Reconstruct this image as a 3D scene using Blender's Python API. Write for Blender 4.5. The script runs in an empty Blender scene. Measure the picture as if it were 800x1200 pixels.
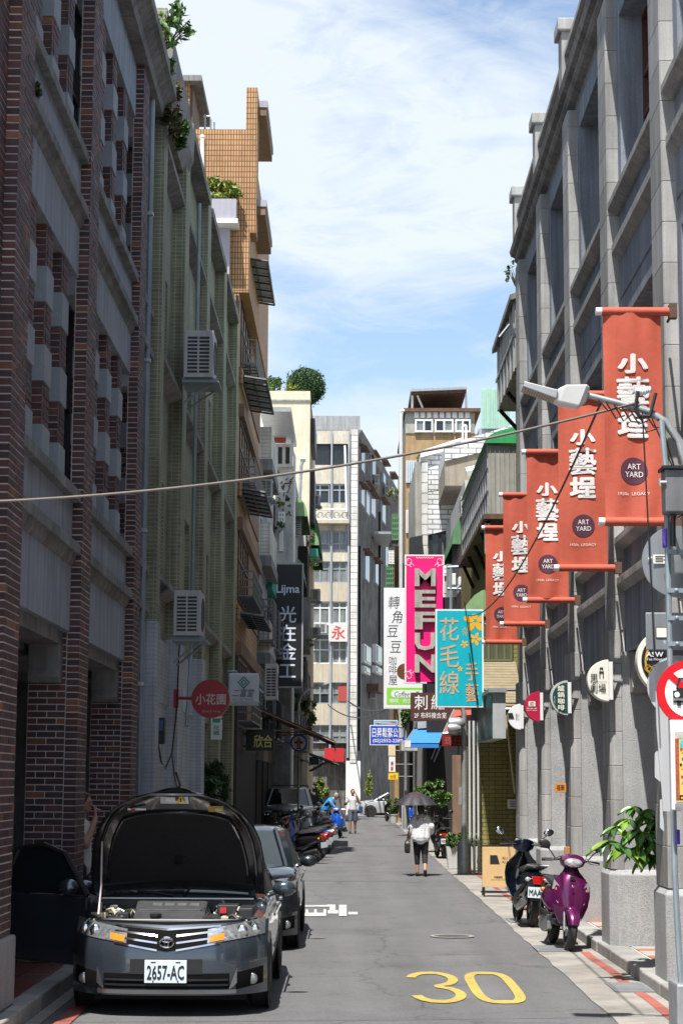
import bpy, bmesh, math, random
from mathutils import Vector, Matrix, Euler
R = random.Random(7)
rad = math.radians
S = bpy.context.scene
COL = S.collection

# ---------------------------------------------------------------- camera
CAM_H, FPX, VPX, VPY = 2.08, 2230.0, 409.0, 915.0
PITCH = math.atan((VPY - 600) / FPX)
YAW = math.atan((VPX - 400) / FPX)
ROLL = rad(0.30)
cam = bpy.data.cameras.new('camera')
cam.sensor_fit = 'HORIZONTAL'; cam.sensor_width = 24; cam.lens = FPX / 800 * 24
cam.clip_start = 0.1; cam.clip_end = 4000
camo = bpy.data.objects.new('camera', cam); COL.objects.link(camo)
CROT = Matrix.Rotation(YAW, 3, 'Z') @ Matrix.Rotation(math.pi / 2 + PITCH, 3, 'X') @ Matrix.Rotation(ROLL, 3, 'Z')
camo.matrix_world = Matrix.Translation((0, 0, CAM_H)) @ CROT.to_4x4()
S.camera = camo

def at(px, py, d):
    "the point of the street at distance d (world Y) seen at a pixel of the 800x1200 photograph"
    r = CROT @ Vector(((px - 400) / FPX, (600 - py) / FPX, -1))
    return Vector((0, 0, CAM_H)) + r * (d / r.y)
def rect(x0, y0, x1, y1, d):
    a, b = at((x0 + x1) / 2, y1, d), at((x0 + x1) / 2, y0, d)
    ym = (y0 + y1) / 2
    return at(x0, ym, d).x, at(x1, ym, d).x, a.z, b.z          # X0, X1, Z0, Z1

def gnd(px, py, z=0.0):
    "the point at height z seen at a pixel"
    r = CROT @ Vector(((px - 400) / FPX, (600 - py) / FPX, -1))
    return Vector((0, 0, CAM_H)) + r * ((z - CAM_H) / r.z)

# ---------------------------------------------------------------- light
SUN_EL, SUN_TO = rad(64.5), Vector((-0.12, -0.45, 1.0)).normalized()
sun = bpy.data.lights.new('sun', 'SUN'); sun.energy = 4.4; sun.angle = rad(0.53); sun.color = (1, 0.965, 0.91)
suno = bpy.data.objects.new('sun', sun); COL.objects.link(suno)
suno.rotation_euler = (-SUN_TO).to_track_quat('-Z', 'Y').to_euler()
suno.location = (0, 0, 60)
S.view_settings.view_transform = 'Standard'; S.view_settings.look = 'None'
S.view_settings.gamma = 1; S.view_settings.exposure = 0.93
S.cycles.max_bounces = 6; S.cycles.use_denoising = True
W = bpy.data.worlds.new('World'); S.world = W; W.use_nodes = True
nt = W.node_tree; nt.nodes.clear()
N = nt.nodes.new; L = nt.links.new
sky = N('ShaderNodeTexSky'); sky.sky_type = 'NISHITA'; sky.sun_disc = False
sky.sun_elevation = math.asin(SUN_TO.z)
sky.sun_rotation = math.atan2(SUN_TO.x, SUN_TO.y)
sky.air_density = 1.0; sky.dust_density = 0.6; sky.ozone_density = 1.6
tc = N('ShaderNodeTexCoord')
mp = N('ShaderNodeMapping'); mp.inputs['Scale'].default_value = (2.6, 2.6, 7.5); mp.inputs['Rotation'].default_value = (0.1, 0.3, 1.2); mp.inputs['Location'].default_value = (5.2, 0.4, 1.1)
L(tc.outputs['Generated'], mp.inputs['Vector'])
n1 = N('ShaderNodeTexNoise'); n1.inputs['Scale'].default_value = 1.25; n1.inputs['Detail'].default_value = 9; n1.inputs['Roughness'].default_value = 0.58; n1.inputs['Distortion'].default_value = 0.7
L(mp.outputs['Vector'], n1.inputs['Vector'])
rp = N('ShaderNodeValToRGB'); rp.color_ramp.elements[0].position = 0.395; rp.color_ramp.elements[0].color = (0.06, 0.06, 0.06, 1)
rp.color_ramp.elements[1].position = 0.575; rp.color_ramp.elements[1].color = (0.96, 0.96, 0.96, 1)
n2 = N('ShaderNodeTexNoise'); n2.inputs['Scale'].default_value = 5.5; n2.inputs['Detail'].default_value = 10; n2.inputs['Roughness'].default_value = 0.62; n2.inputs['Distortion'].default_value = 1.1
L(mp.outputs['Vector'], n2.inputs['Vector'])
cm = N('ShaderNodeMix'); cm.data_type = 'FLOAT'; cm.inputs[0].default_value = 0.24; L(n1.outputs['Fac'], cm.inputs[2]); L(n2.outputs['Fac'], cm.inputs[3])
L(cm.outputs[0], rp.inputs['Fac'])
bg1 = N('ShaderNodeBackground'); bg1.inputs['Strength'].default_value = 0.108; L(sky.outputs['Color'], bg1.inputs['Color'])
bg2 = N('ShaderNodeBackground'); bg2.inputs['Color'].default_value = (0.84, 0.92, 1.0, 1); bg2.inputs['Strength'].default_value = 0.555
mx = N('ShaderNodeMixShader'); L(rp.outputs['Color'], mx.inputs['Fac']); L(bg1.outputs['Background'], mx.inputs[1]); L(bg2.outputs['Background'], mx.inputs[2])
wo = N('ShaderNodeOutputWorld'); L(mx.outputs['Shader'], wo.inputs['Surface'])

# ---------------------------------------------------------------- objects
LOCAL = set()
def root_of(o):
    while o.parent: o = o.parent
    return o
def tag(o, label=None, cat=None, group=None, kind=None):
    if label: o['label'] = label
    if cat: o['category'] = cat
    if group: o['group'] = group
    if kind: o['kind'] = kind
    return o
def thing(name, label, cat, loc=(0, 0, 0), rz=0.0, group=None, local=False):
    o = bpy.data.objects.new(name, None); COL.objects.link(o)
    o.empty_display_size = 0.1; o.location = loc; o.rotation_euler = (0, 0, rz)
    if rz or local: LOCAL.add(o.name)
    return tag(o, label, cat, group)
def link(name, me, parent=None, loc=None, rot=None):
    o = bpy.data.objects.new(name, me); COL.objects.link(o)
    if parent: o.parent = parent
    if loc is not None: o.location = loc
    if rot is not None: o.rotation_euler = rot
    return o
def copy_tree(o, parent=None):
    c = o.copy(); COL.objects.link(c)
    if parent: c.parent = parent
    if o.name in LOCAL: LOCAL.add(c.name)
    for ch in list(o.children): copy_tree(ch, c)
    return c

class MB:
    def __init__(s): s.v = []; s.f = []; s.m = []
    def add(s, vs, fs, mi=0):
        b = len(s.v); s.v += [tuple(v) for v in vs]
        for f in fs: s.f.append([b + i for i in f]); s.m.append(mi)
        return s
    def box(s, x0, x1, y0, y1, z0, z1, mi=0):
        v = [(x0, y0, z0), (x1, y0, z0), (x1, y1, z0), (x0, y1, z0), (x0, y0, z1), (x1, y0, z1), (x1, y1, z1), (x0, y1, z1)]
        return s.add(v, [(0, 3, 2, 1), (4, 5, 6, 7), (0, 1, 5, 4), (1, 2, 6, 5), (2, 3, 7, 6), (3, 0, 4, 7)], mi)
    def obox(s, c, size, rot=None, mi=0):
        c = Vector(c); M3 = rot.to_matrix() if isinstance(rot, Euler) else (rot or Matrix.Identity(3))
        v = [c + M3 @ Vector((sx * size[0] / 2, sy * size[1] / 2, sz * size[2] / 2)) for sz in (-1, 1) for sx, sy in ((-1, -1), (1, -1), (1, 1), (-1, 1))]
        return s.add(v, [(0, 3, 2, 1), (4, 5, 6, 7), (0, 1, 5, 4), (1, 2, 6, 5), (2, 3, 7, 6), (3, 0, 4, 7)], mi)
    def loft(s, rings, mi=0, caps=True, closed=True):
        n = len(rings[0]); vs = [p for r in rings for p in r]; fs = []
        for k in range(len(rings) - 1):
            for i in range(n if closed else n - 1):
                j = (i + 1) % n; fs.append((k * n + i, k * n + j, (k + 1) * n + j, (k + 1) * n + i))
        if caps: fs.append(tuple(range(n))[::-1]); fs.append(tuple(range((len(rings) - 1) * n, len(rings) * n)))
        return s.add(vs, fs, mi)
    def tube(s, pts, r, n=8, mi=0, caps=True):
        pts = [Vector(p) for p in pts]; rr = r if isinstance(r, (list, tuple)) else [r] * len(pts); rings = []; prev = None
        for i, p in enumerate(pts):
            t = (pts[min(i + 1, len(pts) - 1)] - pts[max(i - 1, 0)]).normalized()
            if prev is None:
                u = t.cross(Vector((0, 0, 1)))
                if u.length < 1e-3: u = t.cross(Vector((1, 0, 0)))
            else: u = prev - t * prev.dot(t)
            u.normalize(); prev = u; w = t.cross(u)
            rings.append([p + (u * math.cos(a) + w * math.sin(a)) * rr[i] for a in [2 * math.pi * k / n for k in range(n)]])
        return s.loft(rings, mi, caps)
    def cyl(s, p, q, r, r2=None, n=16, mi=0):
        return s.tube([p, q], [r, r if r2 is None else r2], n, mi)
    def prism(s, pts, O, U, V, D, mi=0):
        O, U, V, D = Vector(O), Vector(U), Vector(V), Vector(D)
        a = [O + U * p[0] + V * p[1] for p in pts]; return s.loft([a, [p + D for p in a]], mi)
    def ell(s, c, r, nu=14, nv=9, rot=None, mi=0):
        c = Vector(c); r = r if isinstance(r, (tuple, list)) else (r, r, r); rings = []
        for j in range(nv + 1):
            t = math.pi * (j + 0.02) / (nv + 0.04); row = []
            for i in range(nu):
                a = 2 * math.pi * i / nu
                p = Vector((r[0] * math.sin(t) * math.cos(a), r[1] * math.sin(t) * math.sin(a), -r[2] * math.cos(t)))
                row.append(c + (rot @ p if rot else p))
            rings.append(row)
        return s.loft(rings, mi)
    def lathe(s, prof, c=(0, 0, 0), n=20, axis='Z', mi=0, ring=False):
        c = Vector(c); rings = []; prof = list(prof) + ([prof[0]] if ring else [])
        for r, h in prof:
            row = []
            for i in range(n):
                a = 2 * math.pi * i / n; x, y = r * math.cos(a), r * math.sin(a)
                row.append(c + Vector({'Z': (x, y, h), 'Y': (x, h, y), 'X': (h, x, y)}[axis]))
            rings.append(row)
        return s.loft(rings, mi, not ring)
    def grid(s, f, nu, nv, mi=0):
        vs = [f(i / nu, j / nv) for j in range(nv + 1) for i in range(nu + 1)]
        return s.add(vs, [(j * (nu + 1) + i, j * (nu + 1) + i + 1, (j + 1) * (nu + 1) + i + 1, (j + 1) * (nu + 1) + i) for j in range(nv) for i in range(nu)], mi)
    def mesh(s, name, mats, off=None, smooth=False, fixn=True):
        me = bpy.data.meshes.new(name)
        vs = s.v if off is None else [(x - off[0], y - off[1], z - off[2]) for x, y, z in s.v]
        me.from_pydata(vs, [], s.f)
        for m in (mats if isinstance(mats, (list, tuple)) else [mats]): me.materials.append(m)
        if any(s.m): me.polygons.foreach_set('material_index', s.m)
        if fixn and len(s.f) < 60000:
            bm = bmesh.new(); bm.from_mesh(me); bmesh.ops.recalc_face_normals(bm, faces=bm.faces); bm.to_mesh(me); bm.free()
        if smooth:
            me.polygons.foreach_set('use_smooth', [True] * len(me.polygons)); me.set_sharp_from_angle(angle=rad(smooth if smooth is not True else 40))
        me.update(); return me
    def build(s, name, mats, parent=None, smooth=False, bev=0, kind=None, sub=0, label=None, fixn=True):
        off = None
        if parent:
            r = root_of(parent)
            if r.name not in LOCAL: off = r.location
        o = link(name, s.mesh(name, mats, off, smooth, fixn), parent)
        if bev:
            b = o.modifiers.new('bevel', 'BEVEL'); b.width = bev; b.segments = 2; b.limit_method = 'ANGLE'; b.angle_limit = rad(35)
        if sub:
            b = o.modifiers.new('subsurf', 'SUBSURF'); b.levels = sub; b.render_levels = sub
        if kind: o['kind'] = kind
        if label: o['label'] = label
        return o

# ---------------------------------------------------------------- materials
MATS = {}
def mat(name, col, rough=0.6, metal=0.0, var=0.12, scale=4.0, bump=0.0, bscale=60.0, coat=0.0, streak=0.0, speck=0.0, rnd=0.0, spec=0.5, emit=0.0, trans=0.0, island=0.0, dirt=None, alpha=1.0, grime=0.0, worn=0, chip=0.0):
    if name in MATS: return MATS[name]
    m = bpy.data.materials.new(name); m.use_nodes = True; t = m.node_tree; n = t.nodes; l = t.links.new
    b = n['Principled BSDF']; b.inputs['Roughness'].default_value = rough; b.inputs['Metallic'].default_value = metal
    b.inputs['Coat Weight'].default_value = coat; b.inputs['Coat Roughness'].default_value = 0.04
    b.inputs['Specular IOR Level'].default_value = spec
    if trans: b.inputs['Transmission Weight'].default_value = trans
    if alpha < 1: b.inputs['Alpha'].default_value = alpha
    tcn = n.new('ShaderNodeTexCoord'); vec = tcn.outputs['Object']
    cur = None
    def rgb(c): q = n.new('ShaderNodeRGB'); q.outputs[0].default_value = (*c, 1); return q.outputs[0]
    cur = rgb(col)
    def noise(sc, det=5, ro=0.6, v=None):
        q = n.new('ShaderNodeTexNoise'); q.inputs['Scale'].default_value = sc; q.inputs['Detail'].default_value = det; q.inputs['Roughness'].default_value = ro; l(v or vec, q.inputs['Vector']); return q.outputs['Fac']
    def mrange(f, a, b_, c, d):
        q = n.new('ShaderNodeMapRange'); q.inputs[1].default_value = a; q.inputs[2].default_value = b_; q.inputs[3].default_value = c; q.inputs[4].default_value = d; l(f, q.inputs[0]); return q.outputs[0]
    def mul(c, f):
        q = n.new('ShaderNodeVectorMath'); q.operation = 'SCALE'; l(c, q.inputs[0]); l(f, q.inputs['Scale']); return q.outputs[0]
    def stretch(sx, sy, sz):
        q = n.new('ShaderNodeMapping'); q.inputs['Scale'].default_value = (sx, sy, sz); l(vec, q.inputs['Vector']); return q.outputs[0]
    if var: cur = mul(cur, mrange(noise(scale), 0.25, 0.75, 1 - var, 1 + var))
    if streak: cur = mul(cur, mrange(noise(1.0, 6, 0.65, stretch(7, 7, 0.5)), 0.35, 0.7, 1 + streak * 0.3, 1 - streak))
    if grime: cur = mul(cur, mrange(noise(0.9, 8, 0.7), 0.42, 0.66, 1.0, 1 - grime))
    if speck: cur = mul(cur, mrange(noise(70.0, 2, 0.7), 0.3, 0.7, 1 - speck, 1 + speck))
    if worn:
        cur = mul(cur, mrange(noise(1.0, 4, 0.5, stretch(1.6, 0.07, 1)), 0.35, 0.65, 0.90, 1.10))
        q = n.new('ShaderNodeVectorMath'); q.operation = 'ADD'; qq = n.new('ShaderNodeTexNoise'); qq.inputs['Scale'].default_value = 1.3; qq.inputs['Detail'].default_value = 6; l(vec, qq.inputs['Vector']); l(vec, q.inputs[0]); l(qq.outputs['Color'], q.inputs[1])
        vo = n.new('ShaderNodeTexVoronoi'); vo.feature = 'DISTANCE_TO_EDGE'; vo.inputs['Scale'].default_value = 0.28; l(q.outputs[0], vo.inputs['Vector']); cur = mul(cur, mrange(vo.outputs['Distance'], 0.0, 0.008, 0.62, 1.0))
        cur = mul(cur, mrange(noise(0.35, 7, 0.72), 0.52, 0.70, 1.0, 0.80)); cur = mul(cur, mrange(noise(2.2, 3, 0.5), 0.66, 0.72, 1.0, 0.72))
    if rnd:
        q = n.new('ShaderNodeObjectInfo'); cur = mul(cur, mrange(q.outputs['Random'], 0, 1, 1 - rnd, 1 + rnd))
    if island:
        q = n.new('ShaderNodeNewGeometry'); cur = mul(cur, mrange(q.outputs['Random Per Island'], 0, 1, 1 - island, 1 + island))
    if chip:
        q = n.new('ShaderNodeMix'); q.data_type = 'RGBA'; l(mrange(noise(9.0, 8, 0.75), .62 - chip, .66 - chip, 0, 1), q.inputs['Factor']); l(cur, q.inputs[6]); q.inputs[7].default_value = (.118, .117, .119, 1); cur = q.outputs[2]
    l(cur, b.inputs['Base Color'])
    if emit: l(cur, b.inputs['Emission Color']); b.inputs['Emission Strength'].default_value = emit
    if bump:
        q = n.new('ShaderNodeBump'); q.inputs['Strength'].default_value = bump; q.inputs['Distance'].default_value = 0.02; l(noise(bscale, 4, 0.6), q.inputs['Height']); l(q.outputs[0], b.inputs['Normal'])
    MATS[name] = m; return m

def tile_mat(name, c1, c2, mortar, bw, bh, ms=0.004, rough=0.45, offset=0.0, var=0.2, bump=0.35, streak=0.25, grime=0.0, double=None):
    "tiles too small to pick apart: u runs along the wall, v is height"
    m = bpy.data.materials.new(name); m.use_nodes = True; t = m.node_tree; n = t.nodes; l = t.links.new
    b = n['Principled BSDF']; b.inputs['Roughness'].default_value = rough + .25; b.inputs['Specular IOR Level'].default_value = 0.2
    tcn = n.new('ShaderNodeTexCoord'); sx = n.new('ShaderNodeSeparateXYZ'); l(tcn.outputs['Object'], sx.inputs[0])
    ad = n.new('ShaderNodeMath'); ad.operation = 'ADD'; l(sx.outputs[0], ad.inputs[0]); l(sx.outputs[1], ad.inputs[1])
    cb = n.new('ShaderNodeCombineXYZ'); l(ad.outputs[0], cb.inputs[0]); l(sx.outputs[2], cb.inputs[1])
    br = n.new('ShaderNodeTexBrick'); br.offset = offset; br.inputs['Scale'].default_value = 1; br.inputs['Brick Width'].default_value = bw; br.inputs['Row Height'].default_value = bh
    br.inputs['Mortar Size'].default_value = ms; br.inputs['Mortar Smooth'].default_value = 0.2
    br.inputs['Color1'].default_value = (*c1, 1); br.inputs['Color2'].default_value = (*c2, 1); br.inputs['Mortar'].default_value = (*mortar, 1)
    l(cb.outputs[0], br.inputs['Vector'])
    cur = br.outputs['Color']
    def scale(cur, sc, s3, lo, hi, a=0.3, z=0.7):
        mpn = n.new('ShaderNodeMapping'); mpn.inputs['Scale'].default_value = s3; l(tcn.outputs['Object'], mpn.inputs['Vector'])
        q = n.new('ShaderNodeTexNoise'); q.inputs['Scale'].default_value = sc; q.inputs['Detail'].default_value = 6; l(mpn.outputs[0], q.inputs['Vector'])
        r = n.new('ShaderNodeMapRange'); r.inputs[1].default_value = a; r.inputs[2].default_value = z; r.inputs[3].default_value = lo; r.inputs[4].default_value = hi; l(q.outputs['Fac'], r.inputs[0])
        v = n.new('ShaderNodeVectorMath'); v.operation = 'SCALE'; l(cur, v.inputs[0]); l(r.outputs[0], v.inputs['Scale']); return v.outputs[0]
    cur = scale(cur, 1.2, (1, 1, 1), 1 - var, 1 + var)
    if streak: cur = scale(cur, 1.0, (6, 6, 0.4), 1.05, 1 - streak, 0.4, 0.7)
    l(cur, b.inputs['Base Color'])
    bp = n.new('ShaderNodeBump'); bp.inputs['Strength'].default_value = bump; bp.inputs['Distance'].default_value = 0.01; bp.invert = True; l(br.outputs['Fac'], bp.inputs['Height']); l(bp.outputs[0], b.inputs['Normal'])
    MATS[name] = m; return m

asphalt = mat('asphalt', (0.118, 0.117, 0.119), 0.85, worn=1, var=0.10, scale=0.6, speck=0.28, bump=0.35, bscale=90, grime=0.10)
asphalt2 = mat('asphalt_patch', (0.105, 0.105, 0.108), 0.88, var=0.1, scale=1.5, speck=0.3, bump=0.35, bscale=90)
strip_c = mat('strip_concrete', (0.30, 0.28, 0.25), 0.85, var=0.16, scale=1.2, speck=0.22, grime=0.45, bump=0.2)
kerb_m = mat('kerb_stone', (0.30, 0.295, 0.28), 0.8, var=0.12, speck=0.25, grime=0.3, rnd=0.14, bump=0.2)
granite = mat('granite_block', (0.365, 0.36, 0.35), 0.75, var=0.10, scale=2, speck=0.11, streak=0.32, grime=0.16, rnd=0.13, bump=0.15, bscale=80, spec=.2)
granite_r = mat('granite_rough', (0.37, 0.372, 0.37), 0.8, var=0.08, scale=2, speck=0.24, bump=0.4, bscale=70, grime=0.22, streak=0.12, spec=.2)
granite_p = mat('granite_panel', (0.25, 0.275, 0.32), 0.85, var=0.09, scale=2, speck=0.14, streak=0.42, bump=0.25, bscale=70, spec=.2)
cornice_m = mat('cornice_stone', (0.28, 0.265, 0.25), 0.8, var=0.15, scale=3, streak=0.4, grime=0.4, speck=0.1, spec=.2)
cement = mat('cement_panel', (0.32, 0.35, 0.40), 0.85, var=0.10, scale=2, streak=0.30, bump=0.15, spec=.2)
cement_d = mat('cement_ledge', (0.26, 0.26, 0.258), 0.85, var=0.15, scale=3, streak=0.4, grime=0.35, bump=0.2, spec=.2)
quoin_m = mat('quoin_stone', (0.27, 0.30, 0.34), 0.75, var=0.08, scale=5, speck=0.1, rnd=0.08)
mortar = mat('mortar', (0.66, 0.62, 0.59), 0.9, var=0.12, scale=6, grime=0.22, spec=.2)
brick_m = [mat('brick_plum', (0.062, 0.029, 0.034), 0.62, var=0.30, scale=9, rnd=0.40, island=0.42, bump=0.2),
           mat('brick_red', (0.092, 0.036, 0.034), 0.66, var=0.30, scale=9, rnd=0.35, island=0.38, bump=0.2),
           mat('brick_orange', (0.19, 0.075, 0.045), 0.70, var=0.25, scale=9, rnd=0.30, island=0.3, bump=0.2)]
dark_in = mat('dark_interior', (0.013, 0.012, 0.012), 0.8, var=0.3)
glass_d = mat('window_glass', (0.018, 0.026, 0.032), 0.06, var=0.3, scale=1.5, spec=0.6)
glass_c = mat('curtained_glass', (0.20, 0.22, 0.22), 0.12, var=0.35, scale=2.2, spec=0.6, streak=0.5)
timber_w = mat('window_timber', (0.085, 0.030, 0.022), 0.5, var=0.2)
white_p = mat('white_paint', (0.74, 0.74, 0.72), 0.5, var=0.06, scale=3, streak=0.12)
alu = mat('aluminium', (0.50, 0.51, 0.52), 0.4, metal=0.7, var=0.1)
steel = mat('galvanised_steel', (0.42, 0.44, 0.45), 0.45, metal=0.6, var=0.2, scale=8, grime=0.2)
steel_b = mat('painted_blue_grey_steel', (0.26, 0.31, 0.34), 0.5, metal=0.2, var=0.15, grime=0.2)
dark_metal = mat('dark_metal', (0.035, 0.036, 0.04), 0.45, metal=0.4, var=0.2)
black_pl = mat('black_plastic', (0.018, 0.018, 0.019), 0.45, var=0.25, scale=12)
rubber = mat('rubber', (0.022, 0.022, 0.023), 0.8, var=0.3, scale=20)
chrome = mat('chrome', (0.80, 0.81, 0.82), 0.08, metal=1.0, var=0.04)
rust = mat('rusty_sheet', (0.12, 0.065, 0.04), 0.8, var=0.4, scale=5, streak=0.4)
pvc = mat('pvc_pipe', (0.55, 0.56, 0.55), 0.5, var=0.08, streak=0.2)
leaf_a = mat('leaf_mid', (0.065, 0.13, 0.022), 0.5, var=0.3, scale=2.5, island=0.5)
leaf_d = mat('leaf_dark', (0.028, 0.072, 0.018), 0.5, var=0.3, scale=2.5, island=0.5)
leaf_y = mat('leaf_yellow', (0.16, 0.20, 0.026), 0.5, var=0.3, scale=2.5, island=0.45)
bark = mat('bark', (0.10, 0.075, 0.05), 0.9, var=0.3, scale=10, bump=0.5)

# ---------------------------------------------------------------- lettering
GL = {}
def glyphs(s, bold=0.0, shear=0.0, offset=False):
    if bold > 0 and not offset:          # a heavier stroke: thin layers of the plain glyph, each shifted a little
        k = (s, bold, shear, 'layers')
        if k not in GL:
            vs, fs = glyphs(s, 0.0, shear); V2, F2 = [], []; n = 8 if bold > .012 else 4
            for i in range(n + 1):
                a = 2 * math.pi * i / n; dx, dy = (bold * math.cos(a), bold * math.sin(a)) if i < n else (0, 0); b0 = len(V2)
                V2 += [(v[0] + dx, v[1] + dy, i) for v in vs]; F2 += [[b0 + q for q in f] for f in fs]
            GL[k] = (V2, F2)
        return GL[k]
    k = (s, bold, shear)
    if k not in GL:
        c = bpy.data.curves.new('lettering', 'FONT'); c.body = s; c.offset = bold; c.shear = shear; c.resolution_u = 2
        o = bpy.data.objects.new('lettering', c); COL.objects.link(o)
        me = bpy.data.meshes.new_from_object(o.evaluated_get(bpy.context.evaluated_depsgraph_get()))
        GL[k] = ([(v.co.x, v.co.y, 0) for v in me.vertices], [list(p.vertices) for p in me.polygons])
        bpy.data.objects.remove(o); bpy.data.curves.remove(c); bpy.data.meshes.remove(me)
    return GL[k]
def put(mb, s, O, U, V, bold=0.0, shear=0.0, cell=False, mi=0):
    "text s into the rectangle O, O+U, O+V; cell: keep the em square of one character"
    vs, fs = glyphs(s, bold, shear)
    if cell: x0, x1, y0, y1 = 0.0, 1.0, -0.12, 0.88
    else:
        x0, x1 = min(v[0] for v in vs), max(v[0] for v in vs); y0, y1 = min(v[1] for v in vs), max(v[1] for v in vs)
    O, U, V = Vector(O), Vector(U), Vector(V); nn = U.cross(V).normalized() * .0004
    mb.add([O + U * ((x - x0) / (x1 - x0)) + V * ((y - y0) / (y1 - y0)) + nn * k for x, y, k in vs], fs, mi)
def txt(parent, s, x0, y0, x1, y1, d, m, bold=0.0, shear=0.0, cell=False, vert=False, name='lettering'):
    "lettering facing the camera side, rectangle given in photograph pixels at distance d; vert stacks the characters"
    mb = MB(); X0, X1, Z0, Z1 = rect(x0, y0, x1, y1, d)
    if vert:
        h = (Z1 - Z0) / len(s)
        for i, ch in enumerate(s): put(mb, ch, (X0, d, Z1 - (i + 1) * h + h * 0.03), (X1 - X0, 0, 0), (0, 0, h * 0.94), bold, shear, True)
    else: put(mb, s, (X0, d, Z0), (X1 - X0, 0, 0), (0, 0, Z1 - Z0), bold, shear, cell)
    return mb.build(name, m, parent, fixn=False)

# ---------------------------------------------------------------- small builders
def leaves(mb, c, r, n, size, mi=0, shell=0.35, up=0.3, clumps=0):
    c = Vector(c); cl = []
    for _ in range(clumps):
        v = Vector((R.gauss(0, 1), R.gauss(0, 1), R.gauss(0, 1))).normalized() * R.uniform(0.45, 0.95); cl.append(v)
    for _ in range(n):
        v = Vector((R.gauss(0, 1), R.gauss(0, 1), R.gauss(0, 1)))
        if cl: v = R.choice(cl) + v.normalized() * (0.34 * R.random() ** 0.5)
        else: v = v.normalized() * (shell + (1 - shell) * R.random()) ** 0.6
        p = c + Vector((v.x * r[0], v.y * r[1], v.z * r[2]))
        a = Vector((R.gauss(0, 1), R.gauss(0, 1), R.gauss(0, 1) + up)).normalized(); b = a.cross(Vector((R.gauss(0, 1), R.gauss(0, 1), R.gauss(0, 1)))).normalized(); q = a.cross(b)
        s = size * R.uniform(0.6, 1.3)
        mb.add([p - a * s, p + b * s * 0.42 + q * s * 0.12, p + a * s, p - b * s * 0.42 + q * s * 0.12], [(0, 1, 2), (0, 2, 3)], mi)
def plant(name, label, cat, c, r, n, size, m, pot=None, base=None, stems=5, clumps=10, group=None):
    "a leafy plant: crown of many leaves, stems down to base, and a pot when the photograph shows one"
    c = Vector(c); b = Vector(base) if base is not None else c - Vector((0, 0, r[2] * 1.2))
    t = thing(name, label, cat, b, group=group)
    mb = MB(); leaves(mb, c, r, n, size, clumps=clumps); mb.build('crown', m, t, fixn=False)
    sb = MB()
    for _ in range(stems):
        e = c + Vector((R.uniform(-.6, .6) * r[0], R.uniform(-.6, .6) * r[1], R.uniform(-.3, .5) * r[2]))
        sb.tube([b + Vector((R.uniform(-.1, .1) * r[0], 0, 0)), (b + e) / 2 + Vector((R.uniform(-.15, .15) * r[0], R.uniform(-.15, .15) * r[1], 0)), e], [size * .22, size * .16, size * .07], 5)
    sb.build('stem', bark, t)
    if pot:
        pr, ph, pm = pot
        MB().lathe([(pr * .72, -ph), (pr, 0), (pr * 1.08, 0), (pr * 1.08, .03), (pr * .9, .03), (pr * .88, -.02), (0.001, -.02)], b, 16).build('pot', pm, t, smooth=True)
    return t
def cable(label, a, b, sag, r, m=None, name='cable', n=24):
    a, b = Vector(a), Vector(b); mb = MB()
    mb.tube([a.lerp(b, i / n) - Vector((0, 0, sag * 4 * (i / n) * (1 - i / n))) for i in range(n + 1)], r, 6)
    o = mb.build(name, m or black_pl); return tag(o, label, 'cable')
ac_white = mat('air_conditioner_casing', (0.50, 0.51, 0.50), 0.5, var=0.08, streak=0.25)
ac_dark = mat('air_conditioner_slot', (0.03, 0.035, 0.04), 0.6, var=0.1)
def ac_unit(label, x0, x1, y0, y1, z0, z1, slots=True, group='air conditioner units on the facades', bracket=True):
    t = thing('air_conditioner', label, 'air conditioner', ((x0 + x1) / 2, (y0 + y1) / 2, z0), group=group)
    MB().box(x0, x1, y0, y1, z0, z1).build('casing', ac_white, t, bev=0.012)
    w, h = x1 - x0, z1 - z0; mb = MB(); n = 10
    for c in (0, 1):
        for k in range(n):
            xa = x0 + w * (0.12 + 0.40 * c); za = z0 + h * (0.10 + 0.8 * k / n)
            mb.box(xa, xa + w * 0.34, y0 - 0.006, y0 + 0.01, za, za + h * 0.8 / n * 0.58)
    mb.build('louvre', ac_dark, t)
    mb = MB(); sx = x1 if (x0 + x1) < 0 else x0; dx = 0.012 if sx == x1 else -0.012
    r = min(h, y1 - y0) * 0.38; cy, cz = (y0 + y1) / 2, (z0 + z1) / 2
    mb.lathe([(r, -abs(dx)), (r, abs(dx)), (r * .9, abs(dx)), (r * .88, 0.002), (0.02, 0.002)], (sx, cy, cz), 18, 'X'); mb.build('fan_grille', ac_dark, t)
    if bracket:
        mb = MB(); mb.box(x0 - .03, x1 + .06, y0 + .05, y0 + .10, z0 - .06, z0 - .006); mb.box(x0 - .03, x1 + .06, y1 - .10, y1 - .05, z0 - .06, z0 - .006)
        mb.box(x0 - .02, x1 + .1, y0 - .03, y1 + .03, z0 - .09, z0 - .062)
        s = 1 if (x0 + x1) < 0 else -1; xb = x0 if s > 0 else x1
        for yy in (y0 + .07, y1 - .07): mb.tube([(xb, yy, z0 - .42), ((x1 if s > 0 else x0), yy, z0 - .08)], .018, 6)
        mb.build('bracket', steel_b, t)
    return t
def arc(cx, cy, r, a0, a1, n):
    return [(cx + r * math.cos(rad(a0 + (a1 - a0) * i / n)), cy + r * math.sin(rad(a0 + (a1 - a0) * i / n))) for i in range(n + 1)]
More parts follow.
